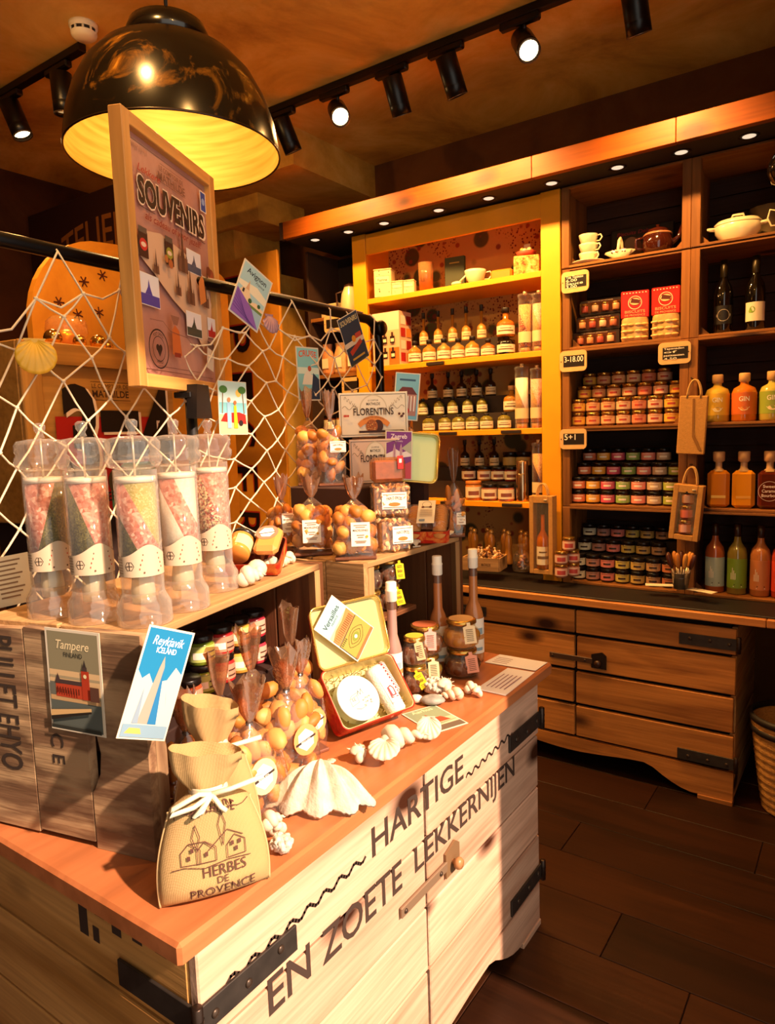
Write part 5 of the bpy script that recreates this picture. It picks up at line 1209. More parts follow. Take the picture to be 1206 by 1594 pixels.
for i in range(-3, 30):
    y = .66+DY*i
    if y > 2.30: continue
    for j in range(0, 20):
        if (i+j) % 2: continue
        tw = 1-.34*min(1, max(0, (y-1.15)/.35))
        if j*tw > 13.5: continue
        s_ = sag(y)*max(.0, 1-j*tw/9)
        kn[(i, j)] = Vector((NXB+.012*math.sin(i*1.3)+rn.uniform(-.004, .004)+.01*math.sin(j*.6), y+rn.uniform(-.008, .008)+.012*math.sin(j*.55+i*.3), zpipe(y)-.055-s_-DZ*tw*j+rn.uniform(-.006, .006)))
RAD = .0026
for (i, j), p in kn.items():
    for di in (-1, 1):
        q = kn.get((i+di, j+1))
        if q is None: continue
        m_ = (p+q)/2+Vector((rn.uniform(-.003, .003), 0, rn.uniform(-.006, 0)))
        nb.tube([p, m_, q], RAD, 5, cap=False)
    nb.ell(p, (.0052, .0058, .0052), 6, 5)
    if j == 0:
        a = min(ancY, key=lambda t_: abs(t_-p.y))
        if abs(a-p.y) < DY*1.3:
            top = Vector((-1.64, a, zpipe(a)+.0195)); fr1 = Vector((-1.64+.0215, a, zpipe(a)))
            nb.tube([p, (p+fr1)/2, fr1, top, Vector((-1.64-.0215, a+.01, zpipe(a)))], RAD, 5, cap=False)
        q = kn.get((i+2, 0))
        if q is not None:
            m_ = (p+q)/2-Vector((0, 0, .012+.02*abs(math.sin(i)))); nb.tube([p, m_, q], RAD*1.1, 5, cap=False)
net = nb.build('fishing_net', M_ROPE, None, fix=False); tag(net, 'knotted white fishing net draped from the black pipe rail', 'net')
tp_ = MB().tube([(-1.64+.003, .9, zpipe(.9)+.019), (-1.64+.003, 1.5, zpipe(1.5)+.0195), (-1.64+.003, 2.22, zpipe(2.22)+.0195)], .0028, 6).build('net_head_rope', M_ROPE, None); tag(tp_, 'taut white head rope of the net running along the pipe', 'rope')
scallop('yellow scallop shell hanging from the net', (-1.585, .885, 1.885), (-PI/2-.15, 0, PI/2+PI-.4), .078, 10, .3, 75, mat('#e8b030', .4), .02)
o = scallop('small purple shell hanging from the pipe beside the Avignon card', (-1.60, 1.665, 2.03), (-PI/2, 0, PI/2+PI), .06, 9, .3, 60, mat('#a8808a', .4), .03)

# ================================================================ framed souvenir poster on its stand
p0_, p1_ = Vector((-1.468, 1.075, 1.778)), Vector((-1.672, 1.535, 1.783))
ax = (p1_-p0_); Wp = math.hypot(ax.x, ax.y); ang = math.atan2(ax.y, ax.x); Hp = .648
ft = thing('framed_poster', 'wood framed pink Souvenirs poster on a black display stand', 'poster', p0_, (0, 0, ang))
# local x along the frame, local -y is the front
M_FR = {a: wood('#c8843c', '#e2a458', a, .45, 5, False, None, .08) for a in 'XZ'}
fw, fd = .034, .035
for x in (fw/2, Wp-fw/2): MB().box((x, fd/2, Hp/2), (fw, fd, Hp), bev=.002).build('frame_side', M_FR['Z'], ft)
for z in (fw/2, Hp-fw/2): MB().box((Wp/2, fd/2, z), (Wp-2*fw-.0005, fd, fw), bev=.002).build('frame_rail', M_FR['X'], ft)
MB().box((Wp/2, fd*.6, Hp/2), (Wp-2*fw, .006, Hp-2*fw)).build('poster_sheet', mottled('poster_pink', [(0.35, '#a87266'), (0.65, '#be8a7a')], 5, .35, .0), ft)
P = Print(.0002); w_, h_ = Wp-2*fw, Hp-2*fw; DK = '#2a1614'; SEP = '#7a4a3c'
P.line([(-w_*.46, h_*.475), (w_*.46, h_*.475)], .0012, SEP); P.line([(-w_*.46, -h_*.475), (w_*.46, -h_*.475)], .0012, SEP); P.line([(-w_*.3, -h_*.455), (w_*.3, -h_*.455)], .001, SEP)
for k in range(14): P.line([(-w_*.47+.006*k, h_*.45-.012*abs(math.sin(k*.9))), (-w_*.465+.006*k, h_*.46)], .0014, SEP); P.line([(-w_*.47+.008*abs(math.sin(k)), h_*.45-.006*k), (-w_*.46, h_*.45-.006*k)], .0014, SEP)
P.text('LE COMPTOIR DE', 0.0, h_*.415, SEP, .012, w_*.3, 'C', .008); P.text('MATHILDE', 0, h_*.372, SEP, .02, w_*.34, 'C', .015); P.line([(-w_*.17, h_*.366), (w_*.17, h_*.366)], .0015, SEP); P.line([(-w_*.14, h_*.445), (w_*.14, h_*.445)], .0012, SEP)
P.text('Lekkere', -w_*.28, h_*.352, '#a83226', .018, w_*.26, 'C', .006, .35)
P.text('SOUVENIRS', .003, h_*.222, '#e8cdb4', .064, w_*.87, 'C', .06); P.text('SOUVENIRS', 0, h_*.226, DK, .06, w_*.84, 'C', .042)
P.text('als cadeau of voor jezelf!', 0, h_*.162, '#8a2a22', .019, w_*.72, 'C', .006, .3); P.line([(-w_*.42, h_*.205), (-w_*.24, h_*.205)], .0015, DK); P.line([(w_*.12, h_*.205), (w_*.42, h_*.2)], .0015, DK)
P.poly([(-w_*.45, h_*.1), (-w_*.2, h_*.13), (w_*.1, h_*.1), (w_*.4, h_*.02), (w_*.46, -h_*.1), (w_*.42, -h_*.24), (w_*.3, -h_*.34), (w_*.1, -h_*.2), (-w_*.1, -h_*.14), (-w_*.3, -h_*.06), (-w_*.47, h_*.0)], '#d2a98a')
def pc(x, y, a, b, c): P.rect(x-a/2-.002, y-b/2-.002, x+a/2+.002, y+b/2+.002, '#e8dcd0'); P.rect(x-a/2, y-b/2, x+a/2, y+b/2, '#dcd6dc'); P.rect(x-a/2, y-b/2, x+a/2, y-b*.15, c); P.poly([(x-a*.2, y-b*.15), (x+a*.15, y-b*.15), (x+a*.05, y+b*.1), (x, y+b*.35), (x-a*.05, y+b*.1)], c)
pc(w_*.23, h_*.075, .085, .06, '#4a5068'); pc(-w_*.38, -h_*.14, .10, .075, '#4a3c98'); pc(w_*.17, -h_*.23, .09, .065, '#3c4038'); pc(w_*.43, -h_*.22, .05, .055, '#b02828')
P.rect(w_*.36, h_*.35, w_*.45, h_*.45, '#e8dcd0'); P.rect(w_*.37, h_*.355, w_*.44, h_*.445, '#30489a'); P.disc(w_*.405, h_*.40, .010, '#8aa0d0')
def jarp(x, y, c): P.rect(x-.022, y-.035, x+.022, y+.028, '#3a1a14'); P.rect(x-.02, y+.024, x+.02, y+.038, '#5a4a40'); P.disc(x, y-.004, .018, c, .015); P.disc(x, y-.004, .012, '#e0c0a8', .006)
jarp(-w_*.42, h_*.05, '#c03028'); jarp(-w_*.12, h_*.065, '#8a8a30')
def tower(x, y, s_, kind=0):
    P.rect(x-s_*.3, y, x+s_*.3, y+s_*.45, '#6a4434'); P.poly([(x-s_*.1, y), (x+s_*.1, y), (x+s_*.07, y+s_*.8), (x, y+s_*1.4), (x-s_*.07, y+s_*.8)], '#543226')
    for k in range(4): P.poly([(x-s_*.28+s_*.15*k, y+s_*.45), (x-s_*.2+s_*.15*k, y+s_*.45), (x-s_*.24+s_*.15*k, y+s_*.62)], '#543226')
tower(w_*.05, -h_*.0, .09); tower(-w_*.3, -h_*.06, .045); tower(w_*.12, -h_*.14, .075); tower(-w_*.05, -h_*.12, .05); tower(w_*.33, -h_*.13, .06); tower(w_*.36, -h_*.02, .045)
P.poly([(w_*.23, -h_*.13), (w_*.32, -h_*.10), (w_*.3, h_*.0), (w_*.27, h_*.02), (w_*.22, -h_*.02)], '#c8783c'); P.disc(w_*.42, h_*.04, .018, '#8a3c24'); P.disc(w_*.38, h_*.055, .014, '#6a2c1c'); P.disc(-w_*.2, h_*.02, .01, '#b06a34'); P.disc(-w_*.15, h_*.005, .012, '#a85a2c')
P.poly([(-w_*.2, -h_*.40), (-w_*.08, -h_*.40), (-w_*.1, -h_*.29), (-w_*.15, -h_*.265), (-w_*.19, -h_*.29)], '#c0602c'); P.poly([(-w_*.17, -h_*.265), (-w_*.12, -h_*.265), (-w_*.09, -h_*.225), (-w_*.2, -h_*.225)], '#8a5a4a'); P.rect(-w_*.18, -h_*.41, -w_*.1, -h_*.39, '#8a2c20')
P.poly([(w_*.26, -h_*.43), (w_*.36, -h_*.45), (w_*.39, -h_*.33), (w_*.29, -h_*.30)], '#cdb8a4'); P.poly([(w_*.29, -h_*.33), (w_*.38, -h_*.345), (w_*.39, -h_*.31), (w_*.29, -h_*.295)], '#5a3c34')
P.line([(-w_*.45, -h_*.27), (-w_*.3, -h_*.265), (-w_*.22, -h_*.3), (0, -h_*.31), (w_*.1, -h_*.35), (w_*.2, -h_*.33)], .0016, SEP)
P.ring(-w_*.37, -h_*.39, .046, .05, DK, 28); P.ring(-w_*.37, -h_*.39, .030, .032, DK, 24); P.text('POST OFFICE', -w_*.37, -h_*.343, DK, .008, .05, 'C', .01, arch=.006); P.text('HEAD', -w_*.37, -h_*.452, DK, .008, .03, 'C', .01)
for s2 in (-1, 1): P.disc(-w_*.37+s2*.007, -h_*.385, .0085, DK)
P.poly([(-w_*.37-.0145, -h_*.39), (-w_*.37+.0145, -h_*.39), (-w_*.37, -h_*.39-.02)], DK)
P.build('poster_print', ft, M=Matrix(((1, 0, 0, Wp/2), (0, 0, -1, fd*.6-.0034), (0, 1, 0, Hp/2), (0, 0, 0, 1))))
M_STD = mat('#0c0807', .45)
st = MB(); st.prism([(-.05, -.075), (.05, -.075), (.036, .018), (-.036, .018)], .03, 0, Matrix(((1, 0, 0, Wp*.55), (0, 0, -1, .0), (0, 1, 0, .0), (0, 0, 0, 1)))); st.build('stand_clamp', M_STD, ft)
MB().box((Wp*.55, .012, -.01), (.09, .05, .016), bev=.002).build('stand_bracket', M_STD, ft)
MB().cyl((Wp*.55, .01, HC-1.778+.012), .0155, 1.778-HC-.02, 16).build('stand_pole', M_STD, ft)
MB().cyl((Wp*.55, .01, HC-1.778+.0005), .04, .012, 20, bev=.002).build('stand_foot', M_STD, ft)

# ================================================================ big pendant lamp
lm = thing('pendant_lamp', 'large glossy black dome pendant lamp with golden inside', 'lamp', (-1.843, 1.538, 2.53))
R_ = .325
def painted_reflections():
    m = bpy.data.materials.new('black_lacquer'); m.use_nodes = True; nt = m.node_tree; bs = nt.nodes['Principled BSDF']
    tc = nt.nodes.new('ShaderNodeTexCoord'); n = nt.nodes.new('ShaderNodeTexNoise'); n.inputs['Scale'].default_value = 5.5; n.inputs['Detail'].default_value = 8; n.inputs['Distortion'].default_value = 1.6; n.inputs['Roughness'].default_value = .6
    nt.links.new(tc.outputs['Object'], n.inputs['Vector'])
    nt.links.new(ramp(nt, n.outputs[0], [(0.0, '#070403'), (0.565, '#0a0604'), (0.67, '#5c3a0e'), (0.78, '#b08030')]), bs.inputs['Base Color'])  # golden reflections painted into the black lacquer as noise patches
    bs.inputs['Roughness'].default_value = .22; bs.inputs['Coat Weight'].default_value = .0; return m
prof = [(r, z*.86) for r, z in ((R_, 0), (R_*.995, .03), (R_*.96, .11), (R_*.89, .19), (R_*.78, .265), (R_*.63, .325), (R_*.45, .362), (R_*.36, .372))]
MB().lathe(prof, 64).build('shade_outside', painted_reflections(), lm, fix=False)
gin = bpy.data.materials.new('gold_leaf_inside'); gin.use_nodes = True; nt = gin.node_tree; bs = nt.nodes['Principled BSDF']; bs.inputs['Roughness'].default_value = .5; bs.inputs['Metallic'].default_value = .35
tc = nt.nodes.new('ShaderNodeTexCoord'); mp = nt.nodes.new('ShaderNodeMapping'); mp.inputs['Scale'].default_value = (2, 2, 30); nt.links.new(tc.outputs['Object'], mp.inputs[0]); n = nt.nodes.new('ShaderNodeTexNoise'); n.inputs['Scale'].default_value = 2; nt.links.new(mp.outputs[0], n.inputs[0]); nt.links.new(ramp(nt, n.outputs[0], [(.3, '#d09a38'), (.7, '#ecc060')]), bs.inputs['Base Color'])
MB().lathe([(r-.004, z+.001) for r, z in prof], 64).build('shade_inside', gin, lm, fix=False)
MB().lathe([(R_-.004, .001), (R_+.001, -.002), (R_+.002, .004), (R_, .006)], 64).build('rim', mat('#2a1a0c', .3, .5), lm)
MB().lathe([(0, .322), (R_*.36, .318), (R_*.385, .326), (R_*.385, .352), (R_*.35, .378), (R_*.22, .392), (0, .394)], 40).build('top_cap', mat('#0d0806', .2, coat=.4), lm)
MB().cyl((0, 0, .394), .006, .376, 10).build('cord', mat('#0a0605', .5), lm)
MB().cyl((0, 0, .21), .03, .11, 14).build('bulb_holder', mat('#0d0806', .4), lm)
MB().ell((0, 0, .19), (.035, .035, .045), 16, 10).build('bulb', mat('#ffe2b0', .3, emit=3), lm)
ld = bpy.data.lights.new('lamp_bulb', 'POINT'); lo = bpy.data.objects.new('lamp_bulb', ld); C.objects.link(lo); lo.parent = lm; lo.location = (0, 0, .10); ld.energy = 4.5; ld.color = (1, .66, .28); ld.shadow_soft_size = .05

# ================================================================ left background behind the net
M_OR = mottled('orange_board', [(0.3, '#c07a22'), (0.6, '#d8942e'), (0.75, '#e0a038')], 3, .5, .05)
# sign box 3=4
sb = thing('sign_box', 'wooden box with red and black 3=4 offer sign behind the net', 'sign', (-2.12, 1.125, 1.40), (0, 0, PI/2+.10))
W3, H3 = .62, .56
M_SBX = {a: wood('#b07830', '#d49a4a', a, .55, 6, False) for a in 'XYZ'}
MB().box((W3/2, .15, H3/2), (W3, .29, H3), bev=.004).build('box_body', M_SBX['X'], sb)
MB().box((W3/2, -.006, H3-.035), (W3, .014, .07), bev=.003).build('top_lath', M_SBX['X'], sb)
MB().box((.035, -.006, H3/2-.04), (.07, .014, H3-.08), bev=.003).build('side_lath', M_SBX['Z'], sb)
MB().box((W3*.5, .15, -.255), (W3*.8, .25, .51)).build('pedestal', mat('#2a140a', .8), sb)
P = Print(.0004); P.rect(.11, .0, .60, .33, '#b01c14'); P.text('LE COMPTOIR DE', .33, H3-.135, '#3a2014', .014, .15); P.text('MATHILDE', .33, H3-.165, '#3a2014', .022, .15, 'C', .02); P.line([(.25, H3-.175), (.41, H3-.175)], .002, '#3a2014'); P.line([(.25, H3-.115), (.41, H3-.115)], .002, '#3a2014')
P.text('3=4', .145, .10, '#f4dcc0', .31, .46, 'L', .045); P.text('3=4', .135, .107, '#150a08', .31, .46, 'L', .04); P.poly([(.30, .0), (.50, .0), (.50, .17), (.36, .17), (.30, .12)], '#58906c'); P.disc(.34, .11, .05, '#4a3a20'); P.text('PALET BOTER', .12, .045, '#2a100c', .03, .2, 'L', .015)
P.build('sign_print', sb, M=Matrix(((1, 0, 0, 0), (0, 0, -1, -.0008), (0, 1, 0, 0), (0, 0, 0, 1))))
for i, (x, y, r) in enumerate(((.20, .1, .03), (.27, .06, .022), (.36, .08, .028), (.43, .12, .022))):
    p = sb.matrix_basis @ Vector((x, y, H3))
    o = MB().ell((0, 0, r), (r, r, r), 14, 9).build('gold_bauble', mat('#c89a50', .12, .95), None, p); tag(o, 'shiny gold bauble on the sign box, %s from the left' % ORD[i], 'ornament')
p = sb.matrix_basis @ Vector((.30, .16, H3))
gb = thing('glass_bowl', 'round glass bowl glowing on top of the sign box', 'bowl', p)
MB().lathe([(0, 0), (.03, 0), (.032, .006), (.055, .03), (.07, .065), (.066, .10), (.05, .115)], 24).build('bowl', film('bowl_glass', '#ffe6b0', .15, .05, 1.0, 0), gb, fix=False)
MB().ell((0, 0, .045), (.035, .035, .03), 12, 8).build('gold_filling', mat('#e0a848', .3, .6), gb)
# arched orange board with stars
ab = thing('arched_board', 'orange arched board with little dark stars behind the sign box', 'sign', (-2.78, 1.55, 0), (0, 0, PI/2))
poly = [(0, .9), (1.05, .9), (1.05, 2.42)]+[(1.05-.22*(1-math.cos(a))-0, 2.42+.09*math.sin(a)) for a in [PI/2*i/6 for i in range(1, 7)]]+[(.55, 2.515), (.34, 2.50)]+[(.34-.34*math.sin(PI/2*i/10), 2.14+.36*math.cos(PI/2*i/10)) for i in range(1, 11)]
MB().prism(poly, .04, 0, Matrix(((1, 0, 0, 0), (0, 0, 1, 0), (0, 1, 0, 0), (0, 0, 0, 1)))).build('board', M_OR, ab)
MB().box((.52, .02, .45), (.9, .06, .9)).build('plinth', mat('#2a140a', .8), ab)
for x, z in ((.12, 2.22), (.24, 2.32), (.20, 2.18), (.33, 2.36), (.30, 2.20), (.16, 2.08)):
    P = Print(.0004)
    for k in range(3):
        a = PI*k/3+x*9; P.line([(x-.022*math.cos(a), z-.022*math.sin(a)), (x+.022*math.cos(a), z+.022*math.sin(a))], .006, '#4a1c10')
    P.build('star', ab, M=Matrix(((1, 0, 0, 0), (0, 0, -1, -.0008), (0, 1, 0, 0), (0, 0, 0, 1))))
# dark fascia sign above
fs_ = thing('shop_sign', 'dark red fascia sign lettered Atelier Sm high on the left', 'sign', (-4.38, 2.45, 2.57), (0, 0, 0))
MB().box((.77, .04, .16), (1.5, .06, .62), bev=.004).build('fascia', mat('#2a0c08', .6), fs_)
MB().prism([(.03, -.2), (1.5, -.2), (1.5, -.155), (.7, -.14), (.03, -.155)], .02, 0, Matrix(((1, 0, 0, 0), (0, 0, 1, -.012), (0, 1, 0, 0), (0, 0, 0, 1)))).build('red_strip', mat('#8a1810', .5), fs_)
Print(.0006).text('ATELIER SM', .22, .06, '#8a5522', .17, 1.1, 'L', .01, arch=.10).build('gold_lettering', fs_, M=Matrix(((1, 0, 0, 0), (0, 0, -1, .0085), (0, 1, 0, 0), (0, 0, 0, 1))))
# upright lettered board on the pillar
vb = thing('upright_sign', 'yellow upright sign with sideways dark letters on the pillar', 'sign', (-3.62, 3.235, .9))
MB().box((.30, .005, .93), (.62, .02, 1.86), bev=.003).build('board', M_OR, vb)
for k, ch in enumerate('EPICERIE'[:6]):
    P = Print(.0006); P.text(ch, .10, 1.76-.30*k, '#a82818', .25, .18, 'L', .02, rot=-PI/2); P.text(ch, .106, 1.75-.30*k, '#1c0c08', .245, .17, 'L', .0, rot=-PI/2)
    P.build('painted_letter', vb, M=Matrix(((1, 0, 0, 0), (0, 0, -1, -.006), (0, 1, 0, 0), (0, 0, 0, 1))))
# menu card at the left edge by the grinders
mc = thing('menu_card', 'small cream price card leaning at the left edge behind the grinders', 'card'); mc.matrix_world = Matrix.Translation((-1.49, .74, HC+.4205+.052)) @ face_to((.9, -.42, .15)) @ Matrix.Rotation(.1, 4, 'Z')
MB().box((0, 0, 0), (.075, .105, .001)).build('card', mat('#e8d4ac', .6), mc)
P = Print(.0002); P.z = .0007
for k in range(9): P.rect(-.028, .04-.0095*k, .02-.006*(k % 3), .0435-.0095*k, '#8a6a48')
P.build('printed_lines', mc)
# ================================================================ goods on the shelves
def riser(label, x0, x1, z, steps, col='#1c0e08'):
    pts = []
    y0 = steps[0][0]
    prof = [(y0, 0)]
    for (ya, h) in steps: prof += [(ya, prof[-1][1]), (ya, h)]
    prof += [(3.722, prof[-1][1]), (3.722, 0)]
    b = MB(); b.prism(prof, x1-x0, 0, Matrix(((0, 0, 1, x0), (1, 0, 0, 0), (0, 1, 0, z), (0, 0, 0, 1))))
    return tag(b.build('display_step', mat(col, .8), None), label, 'riser')
rows_n = ['bottom', 'second', 'third', 'rear top']
SHJ = [(2, .0135, 'gold lidded', M_GOLD, ['#dca63c', '#d09a68', '#d8a878', '#d8b48c', '#cc8060', '#dcb494', '#dca83c'], '#b03a28', '#8a4a28', 'of the gold lid shelf'),
       (1, .0135, 'black lidded', M_BLID, ['#dc7850', '#e4a838', '#d0506c', '#8cb058', '#e88878', '#c8a888', '#a0a840'], '#f4e2cc', '#3a1810', 'of the bright jam shelf'),
       (0, .0135, 'black lidded', M_BLID, ['#cfc8a8', '#a87868', '#d87c70', '#bca850', '#b89850', '#a88058', '#b06844'], '#3a2418', '#2a1410', 'of the lowest jar shelf')]
for si, dz, lidn, lid, cols, pr, body, where in SHJ:
    z = SH[si]+dz; X0 = -1.232; n = 7
    riser('dark stepped riser under the rear jars %s' % where, -1.262, -.735, z-.0005, [(3.503, .133), (3.575, .20)])
    for c_ in range(n):
        x = X0+.0742*c_
        t = thing('preserve_jar', 'x', 'jar', (x, 3.467, z), facing(x, 3.467)*.6)
        jar(.0335, .0655, .013, mat(body if si else '#241210', .15, coat=.3), lid, mat(cols[c_], .5), ([(.40, .58, 1.33, 1.67, 0), (.74, .78, 1.25, 1.75, 0)], [mat(pr, .5)]), t)
        first = True
        for r, (y, zz) in enumerate(((3.467, 0), (3.467, .0665), (3.540, .1345), (3.615, .2015))):
            if r == 3 and c_ == 6: continue
            if r == 2 and si == 0 and c_ == 6: continue
            place(t, not first, (x+(.006 if r > 1 else 0), y, z+zz), facing(x, y)*.6, '%s label jar, %s from left, %s row %s' % ('xx', ORD[c_], rows_n[r], where), 'preserve jars on the crate shelves'); first = False
    CN = {'#dca63c': 'yellow', '#d09a68': 'tan', '#d8a878': 'peach', '#d8b48c': 'cream', '#cc8060': 'red brown', '#dcb494': 'pale pink', '#dca83c': 'golden', '#dc7850': 'coral', '#e4a838': 'yellow', '#d0506c': 'raspberry', '#8cb058': 'green', '#e88878': 'pink', '#c8a888': 'beige', '#a0a840': 'olive', '#cfc8a8': 'off white', '#a87868': 'mauve', '#d87c70': 'rose', '#bca850': 'mustard', '#b89850': 'ochre', '#a88058': 'brown', '#b06844': 'rust'}
    for o in list(C.objects):
        if o.name.startswith('preserve_jar') and 'xx label' in o['label']:
            k = ORD.index([w for w in o['label'].split(' from left')[0].split() if w in ORD][-1]); o['label'] = o['label'].replace('xx label', CN[cols[k]]+' label')
# three loose jars on the counter by the jute bag
for i, (x, y, k) in enumerate(((-1.262, 3.30, 0), (-1.262, 3.30, 1), (-1.222, 3.36, 0), (-1.222, 3.36, 1), (-1.236, 3.335, 2))):
    t = thing('preserve_jar', ('gold lidded pink label jar at the bottom front of the little counter pile', 'gold lidded jar in the middle of the little counter pile', 'gold lidded jar at the rear bottom of the counter pile', 'gold lidded jar at the rear middle of the counter pile', 'topmost gold lidded jar of the little counter pile')[i], 'jar', (x, y, .9005+.066*k), facing(x, y), 'preserve jars on the crate shelves')
    jar(.031, .0655, .013, mat('#a86a50', .2), M_GOLD, mat('#e0b8a0', .5), ([(.3, .7, 1.28, 1.72, 0)], [mat('#b84038', .5)]), t)
def flask(name, label, loc, w_, h, glass, cap, lab, group, neck=.35, capk=.18, sq=1.0, prn=True, cat='bottle', fillm=None, copyof=None):
    t = thing(name, label, cat, loc, facing(loc[0], loc[1]), group); r = w_/2; hs = h*(1-neck); rn_ = max(.0075, r*.3)
    MB().lathe([(0, 0), (r*.93, 0), (r, .004), (r, hs*.72), (r*.9, hs*.86), (rn_*1.3, hs*1.02), (rn_, hs*1.08), (rn_, h*(1-capk*.5)), (0, h*(1-capk*.5))], 18 if sq == 1 else 16).build('glass_body', glass, t)
    MB().lathe([(0, h), (rn_*1.25, h), (rn_*1.35, h-.002), (rn_*1.35, h*(1-capk)), (0, h*(1-capk))], 14).build('stopper', cap, t)
    if lab:
        l = MB().lathe([(r+.0006, hs*.12), (r+.0006, hs*.62)], 12, a0=PI*1.08, a1=PI*1.92).build('label', lab, t, fix=False)
        if prn:
            b = MB(); b.lathe([(r+.001, hs*.28), (r+.001, hs*.36)], 8, a0=PI*1.2, a1=PI*1.8); b.lathe([(r+.001, hs*.45), (r+.001, hs*.49)], 8, a0=PI*1.3, a1=PI*1.7); b.build('label_print', mat('#7a5a38', .5), l, fix=False)
    return t
G_GOLD = mat('#a06a22', .1, coat=.8); G_OIL = mat('#6a6020', .1, coat=.6); G_DK = mat('#1a100a', .12, coat=.5); G_AMB = mat('#a85a18', .1, coat=.6)
CRK = mat('#1a0e0a', .5); CORK = mat('#c89a64', .7); LBW = mat('#e8d8b4', .5); LBC = mat('#d8c090', .5)
z2, z3, z4 = SH[3]+.0125, SH[2]+.0125, SH[1]+.0125
riser('dark riser under the rear bottles on the upper yellow shelf', -2.24, -1.69, z2, [(3.505, .105)], '#241206')
riser('dark stepped riser on the middle yellow shelf', -2.24, -1.57, z3, [(3.495, .09), (3.565, .185)], '#241206')
riser('dark stepped riser on the lower yellow shelf', -2.20, -1.58, z4, [(3.505, .10), (3.58, .17)], '#241206')
for i, x in enumerate((-2.186, -2.089, -1.994, -1.904, -1.816, -1.722)):
    flask('liqueur_flask', 'squat golden flask, %s from left in front on the upper yellow shelf' % ORD[i], (x, 3.452, z2), .078, (.125, .123, .121, .112, .115, .09)[i], G_GOLD if i != 5 else G_AMB, CRK, LBW, 'flasks on the upper yellow shelf', .3)
for i, x in enumerate((-2.189, -2.091, -1.996, -1.909, -1.813)):
    flask('liqueur_bottle', 'slim dark capped bottle, %s from left behind the golden flasks' % ORD[i], (x, 3.56, z2+.1055), .052, .19, G_GOLD, CRK, LBC, 'slim bottles on the upper yellow shelf', .55)
for k in range(2): flask('liqueur_flask', 'big flask right of the golden ones, %s' % ('lower of the stacked two', 'standing on top of the other')[k], (-1.618, 3.452, z2+.0915*k), .095, (.091, .15)[k], G_DK if k == 0 else G_AMB, (mat('#3a2010', .4), CRK)[k], LBW, 'flasks on the upper yellow shelf', (.12, .42)[k])
def spice_tube(label, loc, r, h, cols, rz=0):
    t = thing('spice_tube', label, 'grinder', loc, facing(loc[0], loc[1]), 'tall spice tubes on the yellow shelves')
    MB().lathe([(0, .03), (r*.92, .03), (r*.92, h*.78), (0, h*.78)], 18).build('spices', spice('tube_fill', (cols[0], 260), (cols[1], 260), 2.5*(1 if rz == 0 else -1), h*.42), t)
    MB().lathe([(r, 0), (r, h*.84), (r*.9, h*.88), (r*1.05, h*.9), (r*1.05, h*.95), (r*.5, h*.96)], 18).build('glass', M_ACR, t, fix=False)
    MB().lathe([(0, 0), (r*.8, 0), (r*.8, .028), (0, .028)], 16).build('mill_head', mat('#b08a50', .4), t)
    MB().lathe([(0, h*.95), (r*.25, h*.95), (r*.3, h), (0, h)], 12).build('knob', mat('#c8a878', .3), t)
    MB().lathe([(r+.001, .05), (r+.001, .105)], 12, a0=PI*1.05, a1=PI*1.95).build('label', LBC, t, fix=False)
    return t
PK_ = ['#d89a80', '#e8b8a0', '#c88068']; PP = ['#5a1c14', '#a83c2c', '#d8b878']; GR = ['#c08a50', '#d8a868', '#a87040']; HB = ['#5a5420', '#7a702c', '#8a8040']
for i, (x, z, h, r, a, b_, wh) in enumerate(((-1.512, z2, .31, .035, PP, GR, 'upper'), (-1.436, z2, .305, .034, GR, PK_, 'upper'), (-1.534, z3, .335, .036, GR, ['#f0e0d0', '#f8ece0'], 'middle'), (-1.45, z3, .32, .034, GR, PK_, 'middle'), (-1.445, z4, .325, .033, ['#3a1410', '#5a2418'], GR, 'lower'))):
    spice_tube('tall %s spice tube beside the right post on the %s yellow shelf' % (('dark red', 'tan', 'white striped', 'pinkish', 'maroon')[i], wh), (x, 3.46, z), r, h, (a, b_))
for i, x in enumerate((-2.105, -1.999, -1.912, -1.825, -1.738, -1.633)):
    flask('oil_flask', 'squat oil flask, %s from left in front on the middle yellow shelf' % ORD[i], (x, 3.452, z3), .072, .085, G_OIL, CRK, LBW, 'oil flasks on the middle yellow shelf', .15)
for i, x in enumerate((-2.189, -2.08, -1.99, -1.893, -1.803)):
    flask('oil_flask', 'oil bottle, %s from left in the second row of the middle yellow shelf' % ORD[i], (x, 3.53, z3+.0905), .060, .10, G_OIL, CRK, LBW, 'oil flasks on the middle yellow shelf', .25)
    flask('oil_bottle', 'tall dark oil bottle, %s from left at the back of the middle yellow shelf' % ORD[i], (x, 3.64, z3+.1855), .060, .155, G_DK, CRK, LBC, 'dark oil bottles on the middle yellow shelf', .45)
flask('liqueur_flask', 'round golden flask above the front row on the middle yellow shelf', (-1.628, 3.535, z3+.0905), .088, .14, G_GOLD, CORK, LBW, 'oil flasks on the middle yellow shelf', .35)
for i, (x, g, c_, hh) in enumerate(((-1.825, mat('#c8742a', .25), mat('#c8742a', .5), .105), (-1.727, mat('#8a4a3a', .2), M_BLID, .092), (-1.627, mat('#b06858', .2), M_BLID, .092))):
    t = thing('preserve_jar', ('orange jar nearest the cookie tray on the lower yellow shelf', 'dark red jar in front on the lower yellow shelf', 'rosy jar beside the steel shaker on the lower yellow shelf')[i], 'jar', (x, 3.452, z4), facing(x, 3.45), 'jars on the lower yellow shelf'); jar(.044, hh, .018, g, c_, LBW, ([(.34, .6, 1.28, 1.72, 0)], [mat('#8a4a38', .5)]), t)
